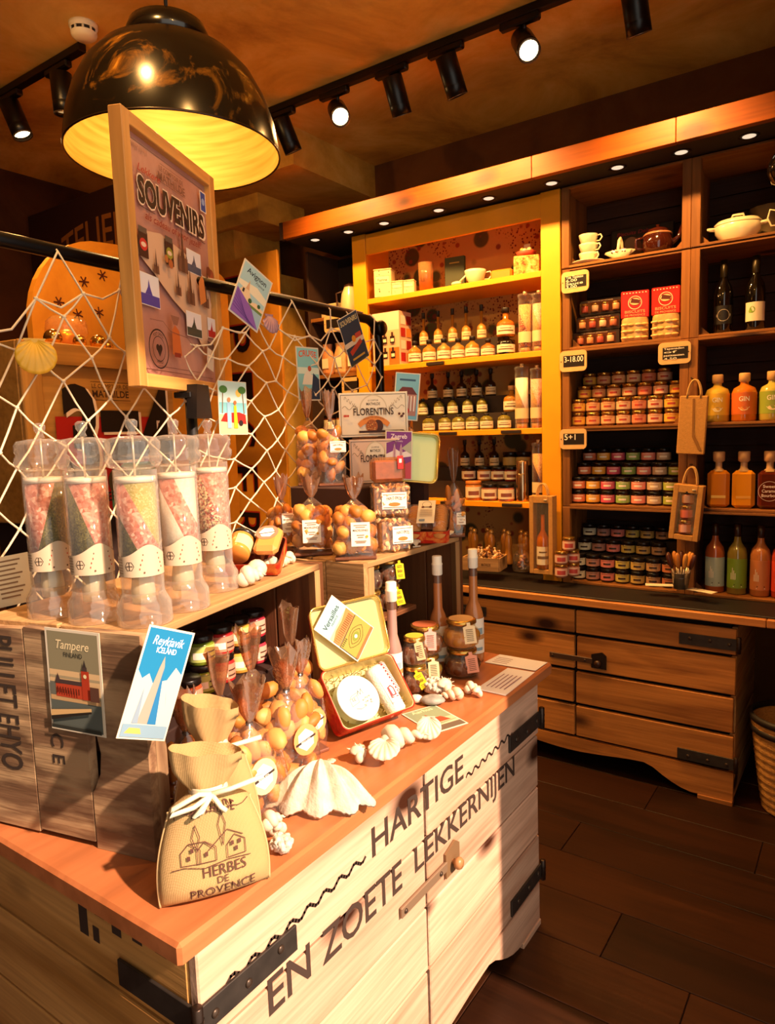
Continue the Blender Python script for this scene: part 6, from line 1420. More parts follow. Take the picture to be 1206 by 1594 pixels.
for i, x in enumerate((-1.90, -1.80, -1.715, -1.635)):
    t = thing('preserve_jar', 'cream label jar, %s from left, second row of the lower yellow shelf' % ORD[i], 'jar', (x, 3.54, z4+.1005), facing(x, 3.54), 'jars on the lower yellow shelf'); jar(.04, .08, .016, mat(('#4a2010', '#b06a28', '#5a1c18', '#7a2420')[i], .2), M_BLID, LBW, ([(.34, .6, 1.28, 1.72, 0)], [mat('#8a4a38', .5)]), t)
for i, x in enumerate((-1.98, -1.885, -1.79)):
    flask('oil_bottle', 'dark bottle, %s from left at the back of the lower yellow shelf' % ORD[i], (x, 3.645, z4+.1705), .055, .16, G_DK, CRK, LBC, 'dark bottles on the lower yellow shelf', .45)
for i, x in enumerate((-1.69, -1.61)):
    t = thing('preserve_jar', 'dark jar at the back right of the lower yellow shelf, %s' % ('left one', 'right one')[i], 'jar', (x, 3.645, z4+.1705), facing(x, 3.64), 'jars on the lower yellow shelf'); jar(.042, .085, .018, mat('#2a140c', .2), M_BLID, mat('#a89050', .5), None, t)
sk = thing('steel_shaker', 'tall shiny steel shaker beside the maroon spice tube', 'shaker', (-1.535, 3.455, z4))
MB().lathe([(0, 0), (.032, 0), (.033, .004), (.033, .145), (.03, .15)], 20).build('steel_body', mat('#b89a78', .15, .95), sk); MB().lathe([(.03, .15), (.031, .16), (.031, .212), (.028, .217), (0, .217)], 20).build('steel_cap', mat('#d0b490', .12, .95), sk)
# gift box with pictured bottles
gb_ = thing('gift_carton', 'pink and orange gift carton with pictured bottles on the upper yellow shelf', 'box', (-2.365, 3.42, z2))
MB().box((0, .07, .152), (.19, .13, .305), bev=.002).build('carton', mat('#e8b490', .5), gb_)
P = Print(.0004); P.rect(-.093, .002, .093, .303, '#e4ae88'); P.rect(-.093, .20, .093, .303, '#efcab0'); P.rect(.02, .0, .093, .10, '#d86c28')
for i in range(6): x, y = -.06+.055*(i % 3), .04+.085*(i//3); P.rect(x-.016, y, x+.016, y+.04, '#2a1410'); P.rect(x-.007, y+.04, x+.007, y+.062, '#3a1c14'); P.rect(x-.012, y+.008, x+.012, y+.026, '#e8d8b0')
P.build('printed_front', gb_, M=Matrix(((1, 0, 0, 0), (0, 0, -1, .0045), (0, 1, 0, 0), (0, 0, 0, 1))))
P = Print(.0004)
for k in range(4): P.rect(.012, .02+.07*k, .06, .07+.07*k, ('#b02820', '#f0d8c0')[k % 2]); P.rect(.07, .02+.07*k, .12, .07+.07*k, ('#d88030', '#a02018')[k % 2])
P.build('printed_side', gb_, M=Matrix(((0, 0, 1, .0955), (1, 0, 0, .005), (0, 1, 0, 0), (0, 0, 0, 1))))
# upper display shelf of the yellow cabinet
z1 = SH[4]+.0125
def tin(label, x, w_, h, lt):
    t = thing('kitchen_tin', label, 'tin', (x, 3.46, z1), facing(x, 3.46)*.5); MB().box((0, 0, h/2-.004), (w_, w_*.8, h-.008), bev=.004).build('tin_body', mat('#e0c890', .5), t); MB().box((0, 0, h-.0045), (w_*1.03, w_*.83, .009), bev=.003).build('lid', mat('#d8be84', .5), t)
    P = Print(.0003); P.rect(-w_*.4, h*.5, w_*.4, h*.74, '#e8d8a8'); P.line([(-w_*.4, h*.5), (w_*.4, h*.5), (w_*.4, h*.74), (-w_*.4, h*.74), (-w_*.4, h*.5)], .0015, '#4a3a28')
    if lt: P.text(lt, 0, h*.56, '#3a2a1c', h*.09, w_*.55, 'C', .01)
    for q in range(9): P.disc(w_*.36*math.cos(q*2.1), h*(.24 if q % 2 else .86)+h*.07*math.sin(q*3.7), w_*.03, '#4a3a40', None, 6)
    P.build('tin_print', t, M=Matrix(((1, 0, 0, 0), (0, 0, -1, -w_*.4-.0005), (0, 1, 0, 0), (0, 0, 0, 1))))
tin('tall enamel tin lettered Farine at the left of the top yellow shelf', -2.385, .105, .16, 'Farine'); tin('smaller patterned tin next to the Farine tin', -2.30+.01, .066, .083, ''); tin('small patterned tin, second right of the Farine tin', -2.212, .064, .077, '')
o = MB().lathe([(0, .004), (.034, .004), (.038, 0), (.043, .158), (.041, .158), (.037, .008), (0, .008)], 22, wob=lambda a, z: 1+.012*math.cos(a*12)).build('cut_glass', film('amber_cut', '#f0c080', .2, .05, 1.0, 0), None, (-2.11, 3.47, z1)); tag(o, 'cut glass tumbler between the patterned tins and the green book', 'glass')
bk = thing('green_book', 'dark green book standing on the top yellow shelf', 'book', (-1.955, 3.53, z1), .1); MB().box((0, 0, .088), (.118, .022, .175), bev=.002).build('cover', mat('#2c3218', .6), bk); MB().box((.002, 0, .088), (.112, .017, .17)).build('pages', mat('#c8b080', .7), bk)
Print(.0003).rect(-.03, .14, .03, .147, '#8a7a3c').build('title', bk, M=Matrix(((1, 0, 0, 0), (0, 0, -1, -.0115), (0, 1, 0, 0), (0, 0, 0, 1))))
def cup(t, r, h, c, n='cup_body', handle=True, z=0):
    o = MB().lathe([(0, z), (r*.5, z), (r*.55, z+.004), (r*.8, z+h*.35), (r*.97, z+h*.8), (r, z+h), (r*.95, z+h), (r*.9, z+h*.8), (r*.5, z+.008), (0, z+.008)], 22).build(n, c, t)
    if handle: MB().tube([(r*.85, 0, z+h*.8), (r*1.35, 0, z+h*.88), (r*1.5, 0, z+h*.6), (r*1.25, 0, z+h*.32), (r*.75, 0, z+h*.32)], .0035, 7).build('handle', c, o)
M_POR = mat('#eadbb4', .25, coat=.3)
t = thing('porcelain_mortar', 'white porcelain mortar with a spoon on the top yellow shelf', 'mortar', (-1.80, 3.47, z1), facing(-1.8, 3.47)); cup(t, .058, .07, M_POR, handle=True)
sp = thing('porcelain_spoon', 'white porcelain spoon leaning on the mortar', 'spoon', (-1.90, 3.44, z1)); MB().ell((0, 0, .012), (.03, .02, .012), 14, 8).build('bowl', M_POR, sp); MB().tube([(.02, 0, .018), (.06, .005, .05)], [.006, .004], 8).build('handle', M_POR, sp)
o = MB().box((0, 0, .03), (.12, .08, .06), bev=.01).build('orange_box', mat('#c8781c', .5), None, (-1.665, 3.53, z1), (0, 0, .1)); tag(o, 'low orange box behind the porcelain mortar', 'box')
o = MB().box((0, 0, .048), (.13, .12, .095), bev=.004).build('patterned_box', mottled('paisley', [(.35, '#8a3418'), (.5, '#d89848'), (.65, '#e8c888')], 40, .5, 0), None, (-1.515, 3.50, z1), (0, 0, .35)); tag(o, 'patterned box under the little fruit basket', 'box')
fb = thing('fruit_basket', 'little red basket of fruit on the patterned box', 'basket', (-1.515, 3.49, z1+.096)); MB().lathe([(0, 0), (.035, 0), (.052, .025), (.048, .025), (.034, .004), (0, .004)], 20, wob=lambda a, z: 1+.02*math.cos(a*18)).build('basket', mat('#a83820', .6), fb)
for i in range(9): a = i*2.4; MB().ell((.026*math.cos(a), .026*math.sin(a), .026+.006*(i % 2)), (.013, .013, .013), 8, 6).build('fruit', mat(('#e8b468', '#d88838', '#f0d090')[i % 3], .4), fb)
MB().box((0, .01, .055), (.035, .004, .025), bev=.001).build('card', mat('#d8c8a0', .5), fb)
# crate column next to the yellow cabinet: crockery and packs
zc = SH[4]+.013
t = thing('stacked_cups', 'x', 'cup'); bpy.data.objects.remove(t)
sa = MB().lathe([(0, .003), (.04, .003), (.045, 0), (.08, .012), (.082, .015), (.044, .006), (0, .006)], 26).build('saucer', M_POR, None, (-1.185, 3.475, zc)); tag(sa, 'white saucer under the three stacked cups', 'saucer')
for k in range(3):
    t = thing('tea_cup', 'flowered tea cup, %s of the stack of three' % ('bottom', 'middle', 'top')[k], 'cup', (-1.185, 3.475, zc+.0065+.043*k), -.5+.2*k, 'stacked tea cups'); cup(t, .046, .05, M_POR)
t = thing('porcelain_basket', 'small white porcelain basket with flowers between cups and teapot', 'bowl', (-1.03, 3.47, zc))
MB().lathe([(0, 0), (.025, 0), (.028, .01), (.072, .038), (.068, .038), (.026, .014), (0, .014)], 24, sy=.7, wob=lambda a, z: 1+.05*math.cos(a*10)).build('bowl', M_POR, t); MB().tube([(0, -.04, .03), (0, -.02, .085), (0, 0, .1), (0, .02, .085), (0, .04, .03)], .007, 8).build('handle', M_POR, t)
for i in range(7): MB().ell((.03*math.cos(i*.9), -.03+.01*math.sin(i*2), .036), (.009,)*3, 7, 5).build('flower', mat(('#8a6a9a', '#e0b060', '#c86a60')[i % 3], .5), t)
t = thing('brown_teapot', 'dark brown glazed teapot on the top crate shelf', 'teapot', (-.865, 3.49, zc), .2); M_TPT = mat('#3a140a', .12, coat=.7)
MB().lathe([(0, 0), (.045, 0), (.062, .02), (.068, .05), (.06, .085), (.045, .1)], 26).build('body', M_TPT, t); MB().lathe([(.062, .086), (.064, .09), (.058, .096)], 26).build('rim_band', mat('#a06a48', .3), t)
MB().lathe([(.05, .098), (.045, .112), (.02, .122), (.006, .124), (.01, .134), (0, .138)], 24).build('lid', M_TPT, t); MB().tube([(.055, 0, .045), (.09, 0, .07), (.105, 0, .12)], [.014, .01, .008], 10).build('spout', M_TPT, t); MB().tube([(-.055, 0, .085), (-.095, 0, .08), (-.095, 0, .04), (-.06, 0, .03)], .007, 8).build('handle', M_TPT, t)
t = thing('vintage_picture', 'dark vintage biscuit picture with red lettering behind the porcelain', 'picture'); t.matrix_world = Matrix.Translation((-.985, 3.665, zc+.095)) @ Matrix.Rotation(PI/2-.1, 4, 'X')
MB().box((0, 0, 0), (.30, .19, .01), bev=.002).build('panel', mat('#140a08', .5), t)
P = Print(.0004); P.z = .0055; P.text('Biscuits Delacre', -.02, .062, '#8a2430', .018, .2, 'C', .01, .2); P.disc(-.05, -.01, .055, '#6a3c1c', .06); P.disc(-.05, .02, .03, '#8a6a50'); P.disc(.06, -.02, .06, '#243018', .045); P.build('picture_print', t)
z_ = SH[3]+.013
for k in range(3):
    t = thing('jam_gift_pack', 'flat gift pack with window showing small jars, %s of three' % ('bottom', 'middle', 'top')[k], 'box', (-1.15+.012*k, 3.475, z_+.075*k), .03*k, 'stacked jam gift packs')
    MB().box((0, .035, .0365), (.235-.02*k, .07, .073), bev=.002).build('carton', mat('#241410', .4), t)
    MB().box((0, -.0005, .0365), (.2, .0012, .05)).build('window', mat('#4a2418', .15, coat=.5), t)
    for q in range(4):
        j = MB().cyl((-.075+.05*q, -.004, .016), .0165, .03, 12, bev=.002).build('mini_jar', mat(('#b86848', '#c88a58', '#a84a3a', '#d8b088')[(q+k) % 4], .3), t); MB().cyl((-.075+.05*q, -.004, .0465), .0165, .008, 12).build('mini_lid', M_GOLD, j)
    Print(.0003).text('LE COMPTOIR DE MATHILDE', 0, .063, '#c8a888', .006, .12).build('pack_print', t, M=Matrix(((1, 0, 0, 0), (0, 0, -1, -.0008), (0, 1, 0, 0), (0, 0, 0, 1))))
for i, (x, rz) in enumerate(((-.955, .12), (-.815, -.05))):
    t = thing('pasta_bag', 'red topped bag of biscuits on the crate shelf, %s of the two' % ('left', 'right')[i], 'bag', (x, 3.455, z_), rz+.1, 'red topped biscuit bags')
    MB().lathe([(0, 0), (.058, 0), (.062, .02), (.06, .1), (.057, .112)], 16, sy=.5).build('clear_pouch', mat('#d8a868', .3, noise=.3, nscale=50), t)
    MB().box((0, 0, .172), (.125, .03, .125), bev=.004).build('red_header', mat('#b81c14', .4), t)
    for q in range(12): MB().ell((-.045+.03*(q % 4), -.028, .018+.03*(q//4)), (.017, .008, .007), 8, 5, M=None).build('biscuit', mat(('#e8bc78', '#d8a458')[q % 2], .5), t)
    P = Print(.0004); P.ring(0, .18, .028, .031, '#f0d8b0'); P.disc(0, .185, .024, '#e8c088', .016); P.poly([(-.02, .18), (.02, .175), (.024, .19), (-.015, .2)], '#5a2418'); P.text('BISCUITS', 0, .133, '#f0a070', .012, .09, 'C', .015); P.text('DE PROVENCE', 0, .118, '#f0a070', .009, .09, 'C', .01)
    for q in range(8): P.disc(-.05+.014*q, .224, .003, '#f4e0c0', None, 6)
    P.build('header_print', t, M=Matrix(((1, 0, 0, 0), (0, 0, -1, -.0158), (0, 1, 0, 0), (0, 0, 0, 1))))
# right crate column
t = thing('soup_tureen', 'oval cream soup tureen with lid on the top right shelf', 'tureen', (-.53, 3.49, zc), .05)
MB().lathe([(0, 0), (.06, 0), (.07, .01), (.09, .04), (.094, .07), (.09, .074)], 28, sy=.7).build('bowl', M_POR, t); MB().lathe([(.093, .074), (.095, .078), (.08, .092), (.04, .1), (0, .102)], 28, sy=.7).build('lid', M_POR, t)
MB().tube([(-.025, 0, .1), (-.02, 0, .115), (.02, 0, .115), (.025, 0, .1)], .005, 8).build('lid_handle', M_POR, t)
for s_ in (-1, 1): MB().tube([(s_*.088, -.015, .065), (s_*.118, -.012, .068), (s_*.118, .012, .068), (s_*.088, .015, .065)], .006, 8).build('side_handle', M_POR, t)
t = thing('cream_jug', 'cream porcelain jug cut by the right edge on the top shelf', 'jug', (-.33, 3.47, zc), PI); cup(t, .055, .12, M_POR)
o = MB().lathe([(0, 0), (.03, 0), (.035, .01), (.06, .10), (.085, .15), (.08, .15), (.055, .1), (0, .02)], 24, wob=lambda a, z: 1+.03*math.cos(a*12)*(z > .05)).build('fluted_vase', mat('#8a7450', .5), None, (-.42, 3.62, zc)); tag(o, 'grey fluted vase behind the cream jug', 'vase')
gp = thing('glass_pendant', 'dark glass pendant hanging at the top right corner', 'lamp', (-.345, 3.27, 2.56)); MB().lathe([(.012, .23), (.014, .13), (.03, .12), (.05, .085), (.052, .05), (.035, .01), (.01, 0), (0, 0)], 24).build('glass', mat('#0c0808', .06, coat=1), gp); MB().cyl((0, 0, .18), .018, .05, 14).build('fitting', M_BLK, gp)
zw = SH[3]+.013
def wine(label, x, labc, emb):
    t = thing('wine_bottle', label, 'bottle', (x, 3.48, zw), facing(x, 3.48), 'wine bottles'); MB().lathe([(0, 0), (.036, 0), (.039, .005), (.039, .17), (.034, .2), (.017, .235), (.0145, .25), (.0145, .315), (0, .315)], 24).build('glass', mat('#0c0806', .07, coat=.8), t); MB().lathe([(.015, .245), (.0158, .247), (.0158, .318), (0, .318)], 18).build('foil', mat('#2a2008', .35, .4), t)
    l = MB().lathe([(.0394, .04), (.0394, .12)], 18, a0=PI*1.12, a1=PI*1.88).build('label', mat(labc, .5), t, fix=False)
    P = Print(.0002)
    if emb: P.disc(-.012, .088, .012, '#7a9a38', .014); P.disc(-.02, .082, .007, '#8aac40')
    else:
        P.ring(0, .078, .024, .0255, '#c8b8a0'); P.rect(-.03, .072, .03, .084, '#c8b8a0'); P.rect(-.015, .0755, .015, .0805, '#120a08')
    P.mb.v = [((.0397+v[2])*math.sin(v[0]/.0397), -(.0397+v[2])*math.cos(v[0]/.0397), v[1]) for v in P.mb.v]; P.build('label_print', l)
wine('dark wine bottle with black label on the right shelf', -.578, '#140c0a', False); wine('wine bottle with white label and green leaf', -.452, '#ecdcb8', True)
zg = SH[2]+.013
for i, (x, c, lc, nm) in enumerate(((-.594, '#d8b040', '#e0b030', 'yellow'), (-.485, '#d87820', '#d86a24', 'orange'), (-.375, '#c8b850', '#98a838', 'green'))):
    t = thing('gin_bottle', 'round gin bottle with %s label' % nm, 'bottle', (x, 3.475, zg), facing(x, 3.475), 'gin bottles')
    MB().lathe([(0, 0), (.047, 0), (.051, .006), (.051, .125), (.044, .145), (.02, .158), (.017, .165), (.017, .18)], 26).build('glass', mat(c, .06, coat=.8), t); MB().lathe([(.018, .172), (.023, .176), (.023, .208), (.02, .211), (0, .211)], 20).build('stopper', mat('#d8a868', .6), t)
    l = MB().lathe([(.0516, .03), (.0516, .125)], 22, a0=PI*1.06, a1=PI*1.94).build('label', mat(lc, .5), t, fix=False); P = Print(.0002); P.text('GIN', 0, .088, '#f8ecd0', .02, .042, 'C', .015); P.disc(0, .055, .018, '#f4dca0' if i != 1 else '#e8a050', .01); P.line([(-.022, .06), (-.008, .048), (.008, .05), (.022, .062)], .002, '#f8ecd0')
    P.mb.v = [((.052+v[2])*math.sin(v[0]/.052), -(.052+v[2])*math.cos(v[0]/.052), v[1]) for v in P.mb.v]; P.build('label_print', l)
za = SH[1]+.013
for i, (x, c) in enumerate(((-.582, '#c87818'), (-.479, '#e8961c'), (-.376, '#5a2010'))):
    t = thing('rum_decanter', ('amber rum decanter, left of the three with wooden stoppers', 'brightest amber decanter in the middle of the three', 'dark red amber decanter with white print at the right')[i], 'bottle', (x, 3.475, za), facing(x, 3.475), 'amber decanters')
    MB().box((0, 0, .085), (.092, .07, .17), bev=.016).build('glass', mat(c, .05, coat=.9), t); MB().lathe([(.03, .165), (.016, .178), (.0145, .19), (.0145, .215)], 18).build('neck', mat('#c8a070', .05, coat=.8), t); MB().lathe([(.016, .206), (.024, .212), (.025, .25), (.022, .254), (0, .254)], 20).build('stopper', mat('#d8aa74', .6), t)
    P = Print(.0003)
    if i == 2:
        P.text('Sweet', 0, .095, '#f0dcd0', .013, .05, 'C', .015); P.text('Caramel', 0, .075, '#f0dcd0', .013, .058, 'C', .015); P.text('Bourbon', 0, .055, '#f0dcd0', .013, .06, 'C', .015); P.ring(0, .08, .042, .0435, '#f0dcd0')
    else: P.rect(-.03, .045, .03, .057, '#e8c060' if i == 0 else '#e8a840')
    P.build('front_print', t, M=Matrix(((1, 0, 0, 0), (0, 0, -1, -.0355), (0, 1, 0, 0), (0, 0, 0, 1))))
zl = SH[0]+.013
for i, (x, c, lc, nm) in enumerate(((-.59, '#a8562c', '#a8b8a8', 'pale blue'), (-.497, '#8a7a30', '#7a9a28', 'green'), (-.403, '#b8723c', '#c87a44', 'orange'), (-.318, '#b83a20', '#d84028', 'red'))):
    t = thing('cocktail_bottle', 'cocktail bottle with %s label on the lowest right shelf' % nm, 'bottle', (x, 3.475, zl), facing(x, 3.475), 'cocktail bottles')
    MB().lathe([(0, 0), (.038, 0), (.042, .006), (.042, .185), (.036, .21), (.018, .235), (.014, .25), (.014, .27)], 24).build('glass', mat(c, .1, coat=.7), t); MB().lathe([(.0142, .262), (.016, .264), (.016, .318), (0, .318)], 16).build('cap', mat('#2a140c', .3), t)
    l = MB().lathe([(.0426, .03), (.0426, .165)], 20, a0=PI*1.1, a1=PI*1.9).build('label', mat(lc, .5), t, fix=False); P = Print(.0002)
    for k in range(4): P.rect(-.026+.006*k, .07, -.0235+.006*k, .10+.012*((k*2) % 3), '#f0e6d0')
    P.rect(-.012, .045, .02, .049, '#3a2a20'); P.rect(-.015, .037, .022, .040, '#f0e6d0')
    P.mb.v = [((.0429+v[2])*math.sin(v[0]/.0429), -(.0429+v[2])*math.cos(v[0]/.0429), v[1]) for v in P.mb.v]; P.build('label_print', l)
# wooden framed slates with prices
def slate(label, x, y, z, lines, w_=.135, h=.10, side=-1, rz=0.0):
    t = thing('price_slate', label, 'price tag', (x, y, z), rz, 'wood framed price slates'); b = MB(); b.prism(rrect(w_, h, .02), .008, 0, Matrix(((1, 0, 0, 0), (0, 0, 1, 0), (0, 1, 0, 0), (0, 0, 0, 1)))); b.build('wood_frame', mat('#dcae70', .55, noise=.1), t)
    P = Print(.0004); P.rect(-w_*.36, -h*.27, w_*.42, h*.27, '#1c120e')
    for k, (s_, hh) in enumerate(lines): P.text(s_, -w_*.32, h*.16-h*.15*k-(h*.2 if len(lines) == 1 else 0), '#f0e4d0', hh, w_*(.70 if len(s_) > 4 else .42) if len(lines) == 1 else w_*(.62 if k % 2 == 0 else .4), 'L', .008)
    P.disc(side*w_*.44, 0, .003, '#2a180c', None, 8); P.build('chalk_board', t, M=Matrix(((1, 0, 0, 0), (0, 0, -1, -.0006), (0, 1, 0, 0), (0, 0, 0, 1))))
slate('wooden framed slate with two chalk prices under the stacked cups', -1.222, 3.388, 2.338, [('Tea Tasseau', .012), ('6.00', .012), ('Sauce', .012), ('3.00', .012)])
slate('wooden framed slate chalked 3-18.00', -1.232, 3.388, 1.962, [('3-18.00', .026)])
slate('wooden framed slate chalked 5+1', -1.233, 3.388, 1.582, [('5+1', .028)])
slate('wooden framed slate with four chalk lines under the red bags', -.762, 3.388, 1.959, [('Tapenaden', .009), ('of', .009), ('pastasauzen', .009), ('4.50', .009)], .14, .098, 1)
slate('wooden framed slate left of the yellow cabinet, upper one', -2.74, 3.40, 2.31, [('', .018)], .13, .1)
slate('wooden framed slate left of the yellow cabinet, lower one', -2.62, 3.40, 1.93, [('', .018)], .13, .1)
# jute carrier bags
M_JUT = mat('#c08a44', .85, noise=.12, nscale=90, bump=.5, bscale=300)
def jute_bag(label, x, y, z, w_, h, hh, kind, ry=0.0, rz=0.0):
    t = thing('jute_bag', label, 'bag', (x, y, z), (0, ry, rz), 'jute bottle bags')
    if kind == 'window':
        for dx in (-1, 1): MB().box((dx*(w_/2-.011), 0, h/2), (.022, .06, h), bev=.002).build('front_border', M_JUT, t)
        MB().box((0, 0, h-.018), (w_-.045, .06, .036), bev=.002).build('top_border', M_JUT, t); MB().box((0, 0, .012), (w_-.045, .06, .024), bev=.002).build('bottom_border', M_JUT, t); MB().box((0, .026, h/2), (w_-.045, .006, h-.06)).build('back', mat('#3a2010', .8), t)
        MB().box((0, -.028, h/2), (w_-.045, .001, h-.062)).build('clear_window', film('window_film', '#fff2dc', .04, .06, .9, 0), t)
    else:
        MB().box((0, 0, h/2), (w_, .022, h), bev=.004).build('bag_body', M_JUT, t); b = MB(); b.prism([(-.004, h*.95), (.004, h*.95), (.012, h*.35), (w_*.4, h*.08), (w_*.3, h*.07), (.004, h*.3)], .003, 0, Matrix(((1, 0, 0, 0), (0, 0, -1, -.0105), (0, 1, 0, 0), (0, 0, 0, 1)))); b.build('fold', mat('#8a5c28', .9), t)
    for yy in (-.02, .02):
        MB().tube([(w_*.24*math.cos(PI-PI*i/12), yy*.5, h-.01+hh*math.sin(PI*i/12)) for i in range(13)], .0042, 7).build('handle', mat('#c89a58', .85), t)
    if kind == 'window': MB().cyl((w_*.2, -.031, h-.02), .009, .003, 12, M=None).build('snap', mat('#d8c8a8', .4), t)
    return t
jute_bag('flat folded jute bag hanging on the post between the crates', -.684, 3.374, 1.503, .118, .26, .08, 'plain', .05)
j2 = jute_bag('jute bag with window showing three jars, hanging on the crate post', -.70, 3.35, 1.118, .125, .25, .09, 'window', .09)
for k in range(3):
    t = thing('preserve_jar', 'small jar in the hanging jute bag, %s one' % ('bottom', 'middle', 'top')[k], 'jar', (-.70+.006*k+.003, 3.345, 1.145+.067*k), facing(-.7, 3.35), 'jars in the hanging jute bag'); jar(.026, .062, .013, mat('#7a2a20', .2), M_BLID if k == 2 else M_GOLD, mat(('#d8a090', '#c86858', '#b08878')[k], .5), None, t)
jute_bag('jute bag with tall window standing on the counter by the yellow post', -1.375, 3.345, .901, .125, .40, .07, 'window')
flask('liqueur_bottle', 'bottle inside the standing jute bag', (-1.375, 3.342, .927), .066, .34, G_AMB, CRK, LBW, None, .45)
nl = MB().tube([(-.684, 3.396, 1.838), (-.684, 3.366, 1.842)], .003, 6).build('nail', M_IRON, None); tag(nl, 'iron nail holding the flat jute bag', 'nail')
nl = MB().tube([(-.68, 3.396, 1.455), (-.68, 3.335, 1.459)], .003, 6).build('nail', M_IRON, None); tag(nl, 'iron nail holding the jute bag with window', 'nail')
# bucket of wooden knives, papers
bu = thing('zinc_bucket', 'small zinc bucket on the counter holding wooden spreaders', 'bucket', (-.70, 3.30, .90)); M_ZN = mat('#8a8078', .3, .8, noise=.2)
MB().lathe([(0, .001), (.03, 0), (.041, .072), (.043, .074), (.041, .076), (.039, .072), (.028, .004), (0, .004)], 24).build('bucket_wall', M_ZN, bu); MB().lathe([(.0375, .05), (.039, .052), (.0385, .054)], 24).build('ring', M_ZN, bu)
rn = random.Random(4)
for k in range(9):
    a = 2*PI*k/9+.3; lean = .22+.06*(k % 3); d = Vector((math.sin(lean)*math.cos(a), math.sin(lean)*math.sin(a)*.6, math.cos(lean))); p = Vector((-.70+.014*math.cos(a), 3.30+.010*math.sin(a), .908))
    t = thing('wooden_spreader', '%s handled spreader in the zinc bucket, %s counting round the rim' % (('orange', 'light wood', 'dark')[k % 3 if k != 4 else 2], ORD[k]), 'knife', p, d.to_track_quat('Z', 'Y').to_euler(), 'spreaders in the zinc bucket')
    MB().tube([(0, 0, 0), (0, 0, .09)], [.004, .005], 6).build('blade', mat('#b8a890', .3, .8), t); MB().tube([(0, 0, .09), (0, 0, .10), (0, 0, .125), (0, 0, .15), (0, 0, .16)], [.006, .009, .0115, .010, .004], 8).build('handle', mat(('#b8742c', '#c88a3c', '#4a1c0c')[k % 3 if k != 4 else 2], .45), t)
for i, (x, y, rz, nm) in enumerate(((-.80, 3.325, .3, 'left'), (-.61, 3.29, -.35, 'right'))): o = MB().box((0, 0, .0006), (.12, .05, .0012)).build('paper_slip', mat('#e8d8bc', .6), None, (x, y, .9), (0, 0, rz)); tag(o, 'small paper slip %s of the zinc bucket' % nm, 'paper')
# under the yellow cabinet: mills, sweets
for i in range(9):
    x = -1.90+.052*i; y = 3.50 if i % 2 else 3.56
    t = thing('pepper_mill', 'small golden mill under the yellow cabinet, %s from left' % ORD[i], 'mill', (x, y, .90), 0, 'golden mills under the yellow cabinet')
    MB().lathe([(0, 0), (.022, 0), (.024, .005), (.022, .05), (.018, .09), (.023, .12), (.018, .15), (.01, .16), (.01, .165)], 16).build('body', mat('#b8782c', .2, coat=.5), t); MB().lathe([(.012, .165), (.016, .172), (.01, .185), (0, .188)], 12).build('top', mat('#d8a858', .2, .6), t)
cb = thing('sweet_box', 'open wooden box of wrapped sweets on the counter', 'box', (-1.70, 3.33, .90), .15)
for (c_, d_) in (((0, -.07, .035), (.20, .008, .07)), ((0, .07, .035), (.20, .008, .07)), ((-.1, 0, .035), (.008, .132, .07)), ((.1, 0, .035), (.008, .132, .07)), ((0, 0, .004), (.192, .132, .008))): MB().box(c_, d_, bev=.001).build('box_side', M_PAL['X'], cb)
Print(.0003).text('MATHILDE', 0, .028, '#4a2a14', .014, .05, 'C', .012).build('stamp', cb, M=Matrix(((1, 0, 0, .03), (0, 0, -1, -.0745), (0, 1, 0, 0), (0, 0, 0, 1))))
rn = random.Random(6)
SW = {}
for k in range(60):
    x, y = rn.uniform(-.085, .085), rn.uniform(-.055, .055); zz = .03+.03*rn.random()+(.06*(1-abs(x)/.1) if k > 24 else 0)
    c_ = ('#e8c8a0', '#4a2010', '#b87838', '#e0b080')[k % 4]
    if c_ not in SW:
        b = MB(); b.ell((0, 0, 0), (.013, .008, .008), 8, 5); b.tube([(-.012, 0, 0), (-.02, 0, .001)], [.002, .007], 5); b.tube([(.012, 0, 0), (.02, 0, .001)], [.002, .007], 5); o = b.build('wrapped_sweet', mat(c_, .3, coat=.4), None); SW[c_] = o.data; bpy.data.objects.remove(o)
    o = bpy.data.objects.new('wrapped_sweet', SW[c_]); C.objects.link(o); o.location = cb.matrix_basis @ Vector((x, y, zz)); o.rotation_euler = (rn.uniform(0, 3), rn.uniform(0, 3), rn.uniform(0, 3)); tag(o, 'wrapped sweet in the open wooden box on the counter', 'sweet', 'sweets in the open wooden box')
pk = thing('sweet_packet', 'clear packet of sweets between the sweet box and the jute bag', 'bag', (-1.50, 3.36, .90)); MB().lathe([(0, 0), (.045, 0), (.05, .02), (.045, .09), (.012, .115), (.03, .14)], 18).build('film', M_CEL, pk, fix=False)
for k in range(18): a = k*2.4; MB().ell((.027*math.cos(a)*((k % 3)/2), .027*math.sin(a)*((k % 3)/2), .014+.004*k), (.013, .010, .010), 7, 5).build('sweet', mat(('#d8b080', '#8a4a20', '#4a2410')[k % 3], .4), pk)
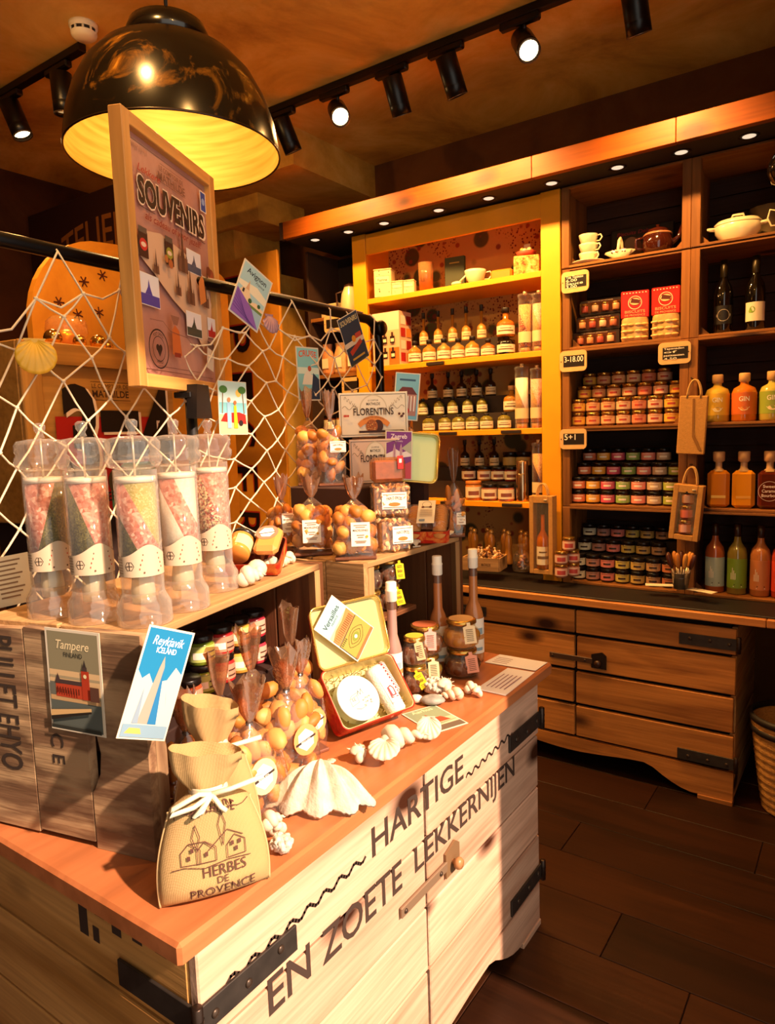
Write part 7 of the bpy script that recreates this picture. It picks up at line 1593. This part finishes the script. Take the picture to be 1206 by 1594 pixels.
# dark bay: enamel jug, tin, biscuit packs
t = thing('enamel_jug', 'cream enamel coffee pot in the dark shelf bay', 'jug', (-2.68, 3.51, .85+1.5115), .3)
MB().lathe([(0, 0), (.05, 0), (.055, .008), (.062, .06), (.052, .13), (.036, .165), (.036, .17)], 26).build('body', mat('#d8c490', .3, coat=.3), t); MB().lathe([(.037, .17), (.034, .182), (.012, .192), (.008, .2), (0, .203)], 22).build('lid', mat('#3a2010', .3), t); MB().tube([(.05, 0, .06), (.08, 0, .12), (.085, 0, .2)], [.014, .01, .007], 10).build('spout', mat('#d8c490', .3), t); MB().tube([(-.05, 0, .15), (-.09, 0, .14), (-.085, 0, .06), (-.055, 0, .045)], .007, 8).build('handle', mat('#3a2010', .3), t)
t = thing('picture_tin', 'cream tin with oval picture beside the enamel pot', 'tin', (-2.83, 3.53, .85+1.5115)); MB().box((0, 0, .045), (.14, .08, .09), bev=.005).build('tin', mat('#c8b080', .4), t); P = Print(.0004); P.disc(0, .045, .045, '#5a3c20', .03); P.disc(0, .045, .036, '#a88858', .022); P.build('oval_picture', t, M=Matrix(((1, 0, 0, 0), (0, 0, -1, -.0406), (0, 1, 0, 0), (0, 0, 0, 1))))
for i, x in enumerate((-2.845, -2.745, -2.645)):
    t = thing('biscuit_packet', 'small biscuit packet in the dark bay below the enamel pot, %s from left' % ORD[i], 'bag', (x, 3.475, .85+1.1615), .1*i, 'packets in the dark bay'); MB().lathe([(0, 0), (.045, 0), (.047, .02), (.044, .12), (.03, .16), (.035, .19)], 18, sy=.6).build('packet', mat(('#d8905c', '#e0a870', '#b87838')[i], .35, noise=.3, nscale=40), t); MB().box((0, -.03, .07), (.05, .002, .06)).build('label', LBW, t)
for i, x in enumerate((-2.85, -2.75, -2.65)):
    t = thing('preserve_jar', 'jar on the middle shelf of the dark bay, %s from left' % ORD[i], 'jar', (x, 3.475, .85+.8115), 0, 'jars in the dark bay'); jar(.04, .1, .018, mat(('#5a2414', '#a86428', '#3a1a10')[i], .2), M_BLID, LBW, None, t)
# wicker basket on the floor at the right
wb = thing('wicker_basket', 'tall woven basket with black band on the floor at the right', 'basket', (-.235, 3.24, 0))
mw = mottled('wicker', [(.3, '#8a5c28'), (.6, '#c89450')], 60, .8, .6, 90, (1, 1, 5))
prof = []
for k in range(46):
    z = .005+.37*k/45; r = .105+.05*(z/.37)**.8+.0035*math.sin(k*PI*.5)*(1 if k % 2 else -1); prof.append((r, z))
MB().lathe([(0, .005)]+prof+[(.148, .375), (.135, .30), (.10, .02), (0, .02)], 40, wob=lambda a, z: 1+.012*math.cos(a*24)).build('woven_body', mw, wb)
for zz, rr in ((.362, .162), (.41, .166)): MB().lathe([(rr-.012, zz-.014), (rr, zz-.012), (rr+.002, zz), (rr, zz+.012), (rr-.012, zz+.014)], 36).build('black_band', mat('#140a08', .6), wb)
MB().lathe([(.154, .374), (.16, .385), (.158, .398), (.15, .398), (.15, .374)], 36).build('rim_weave', mw, wb)
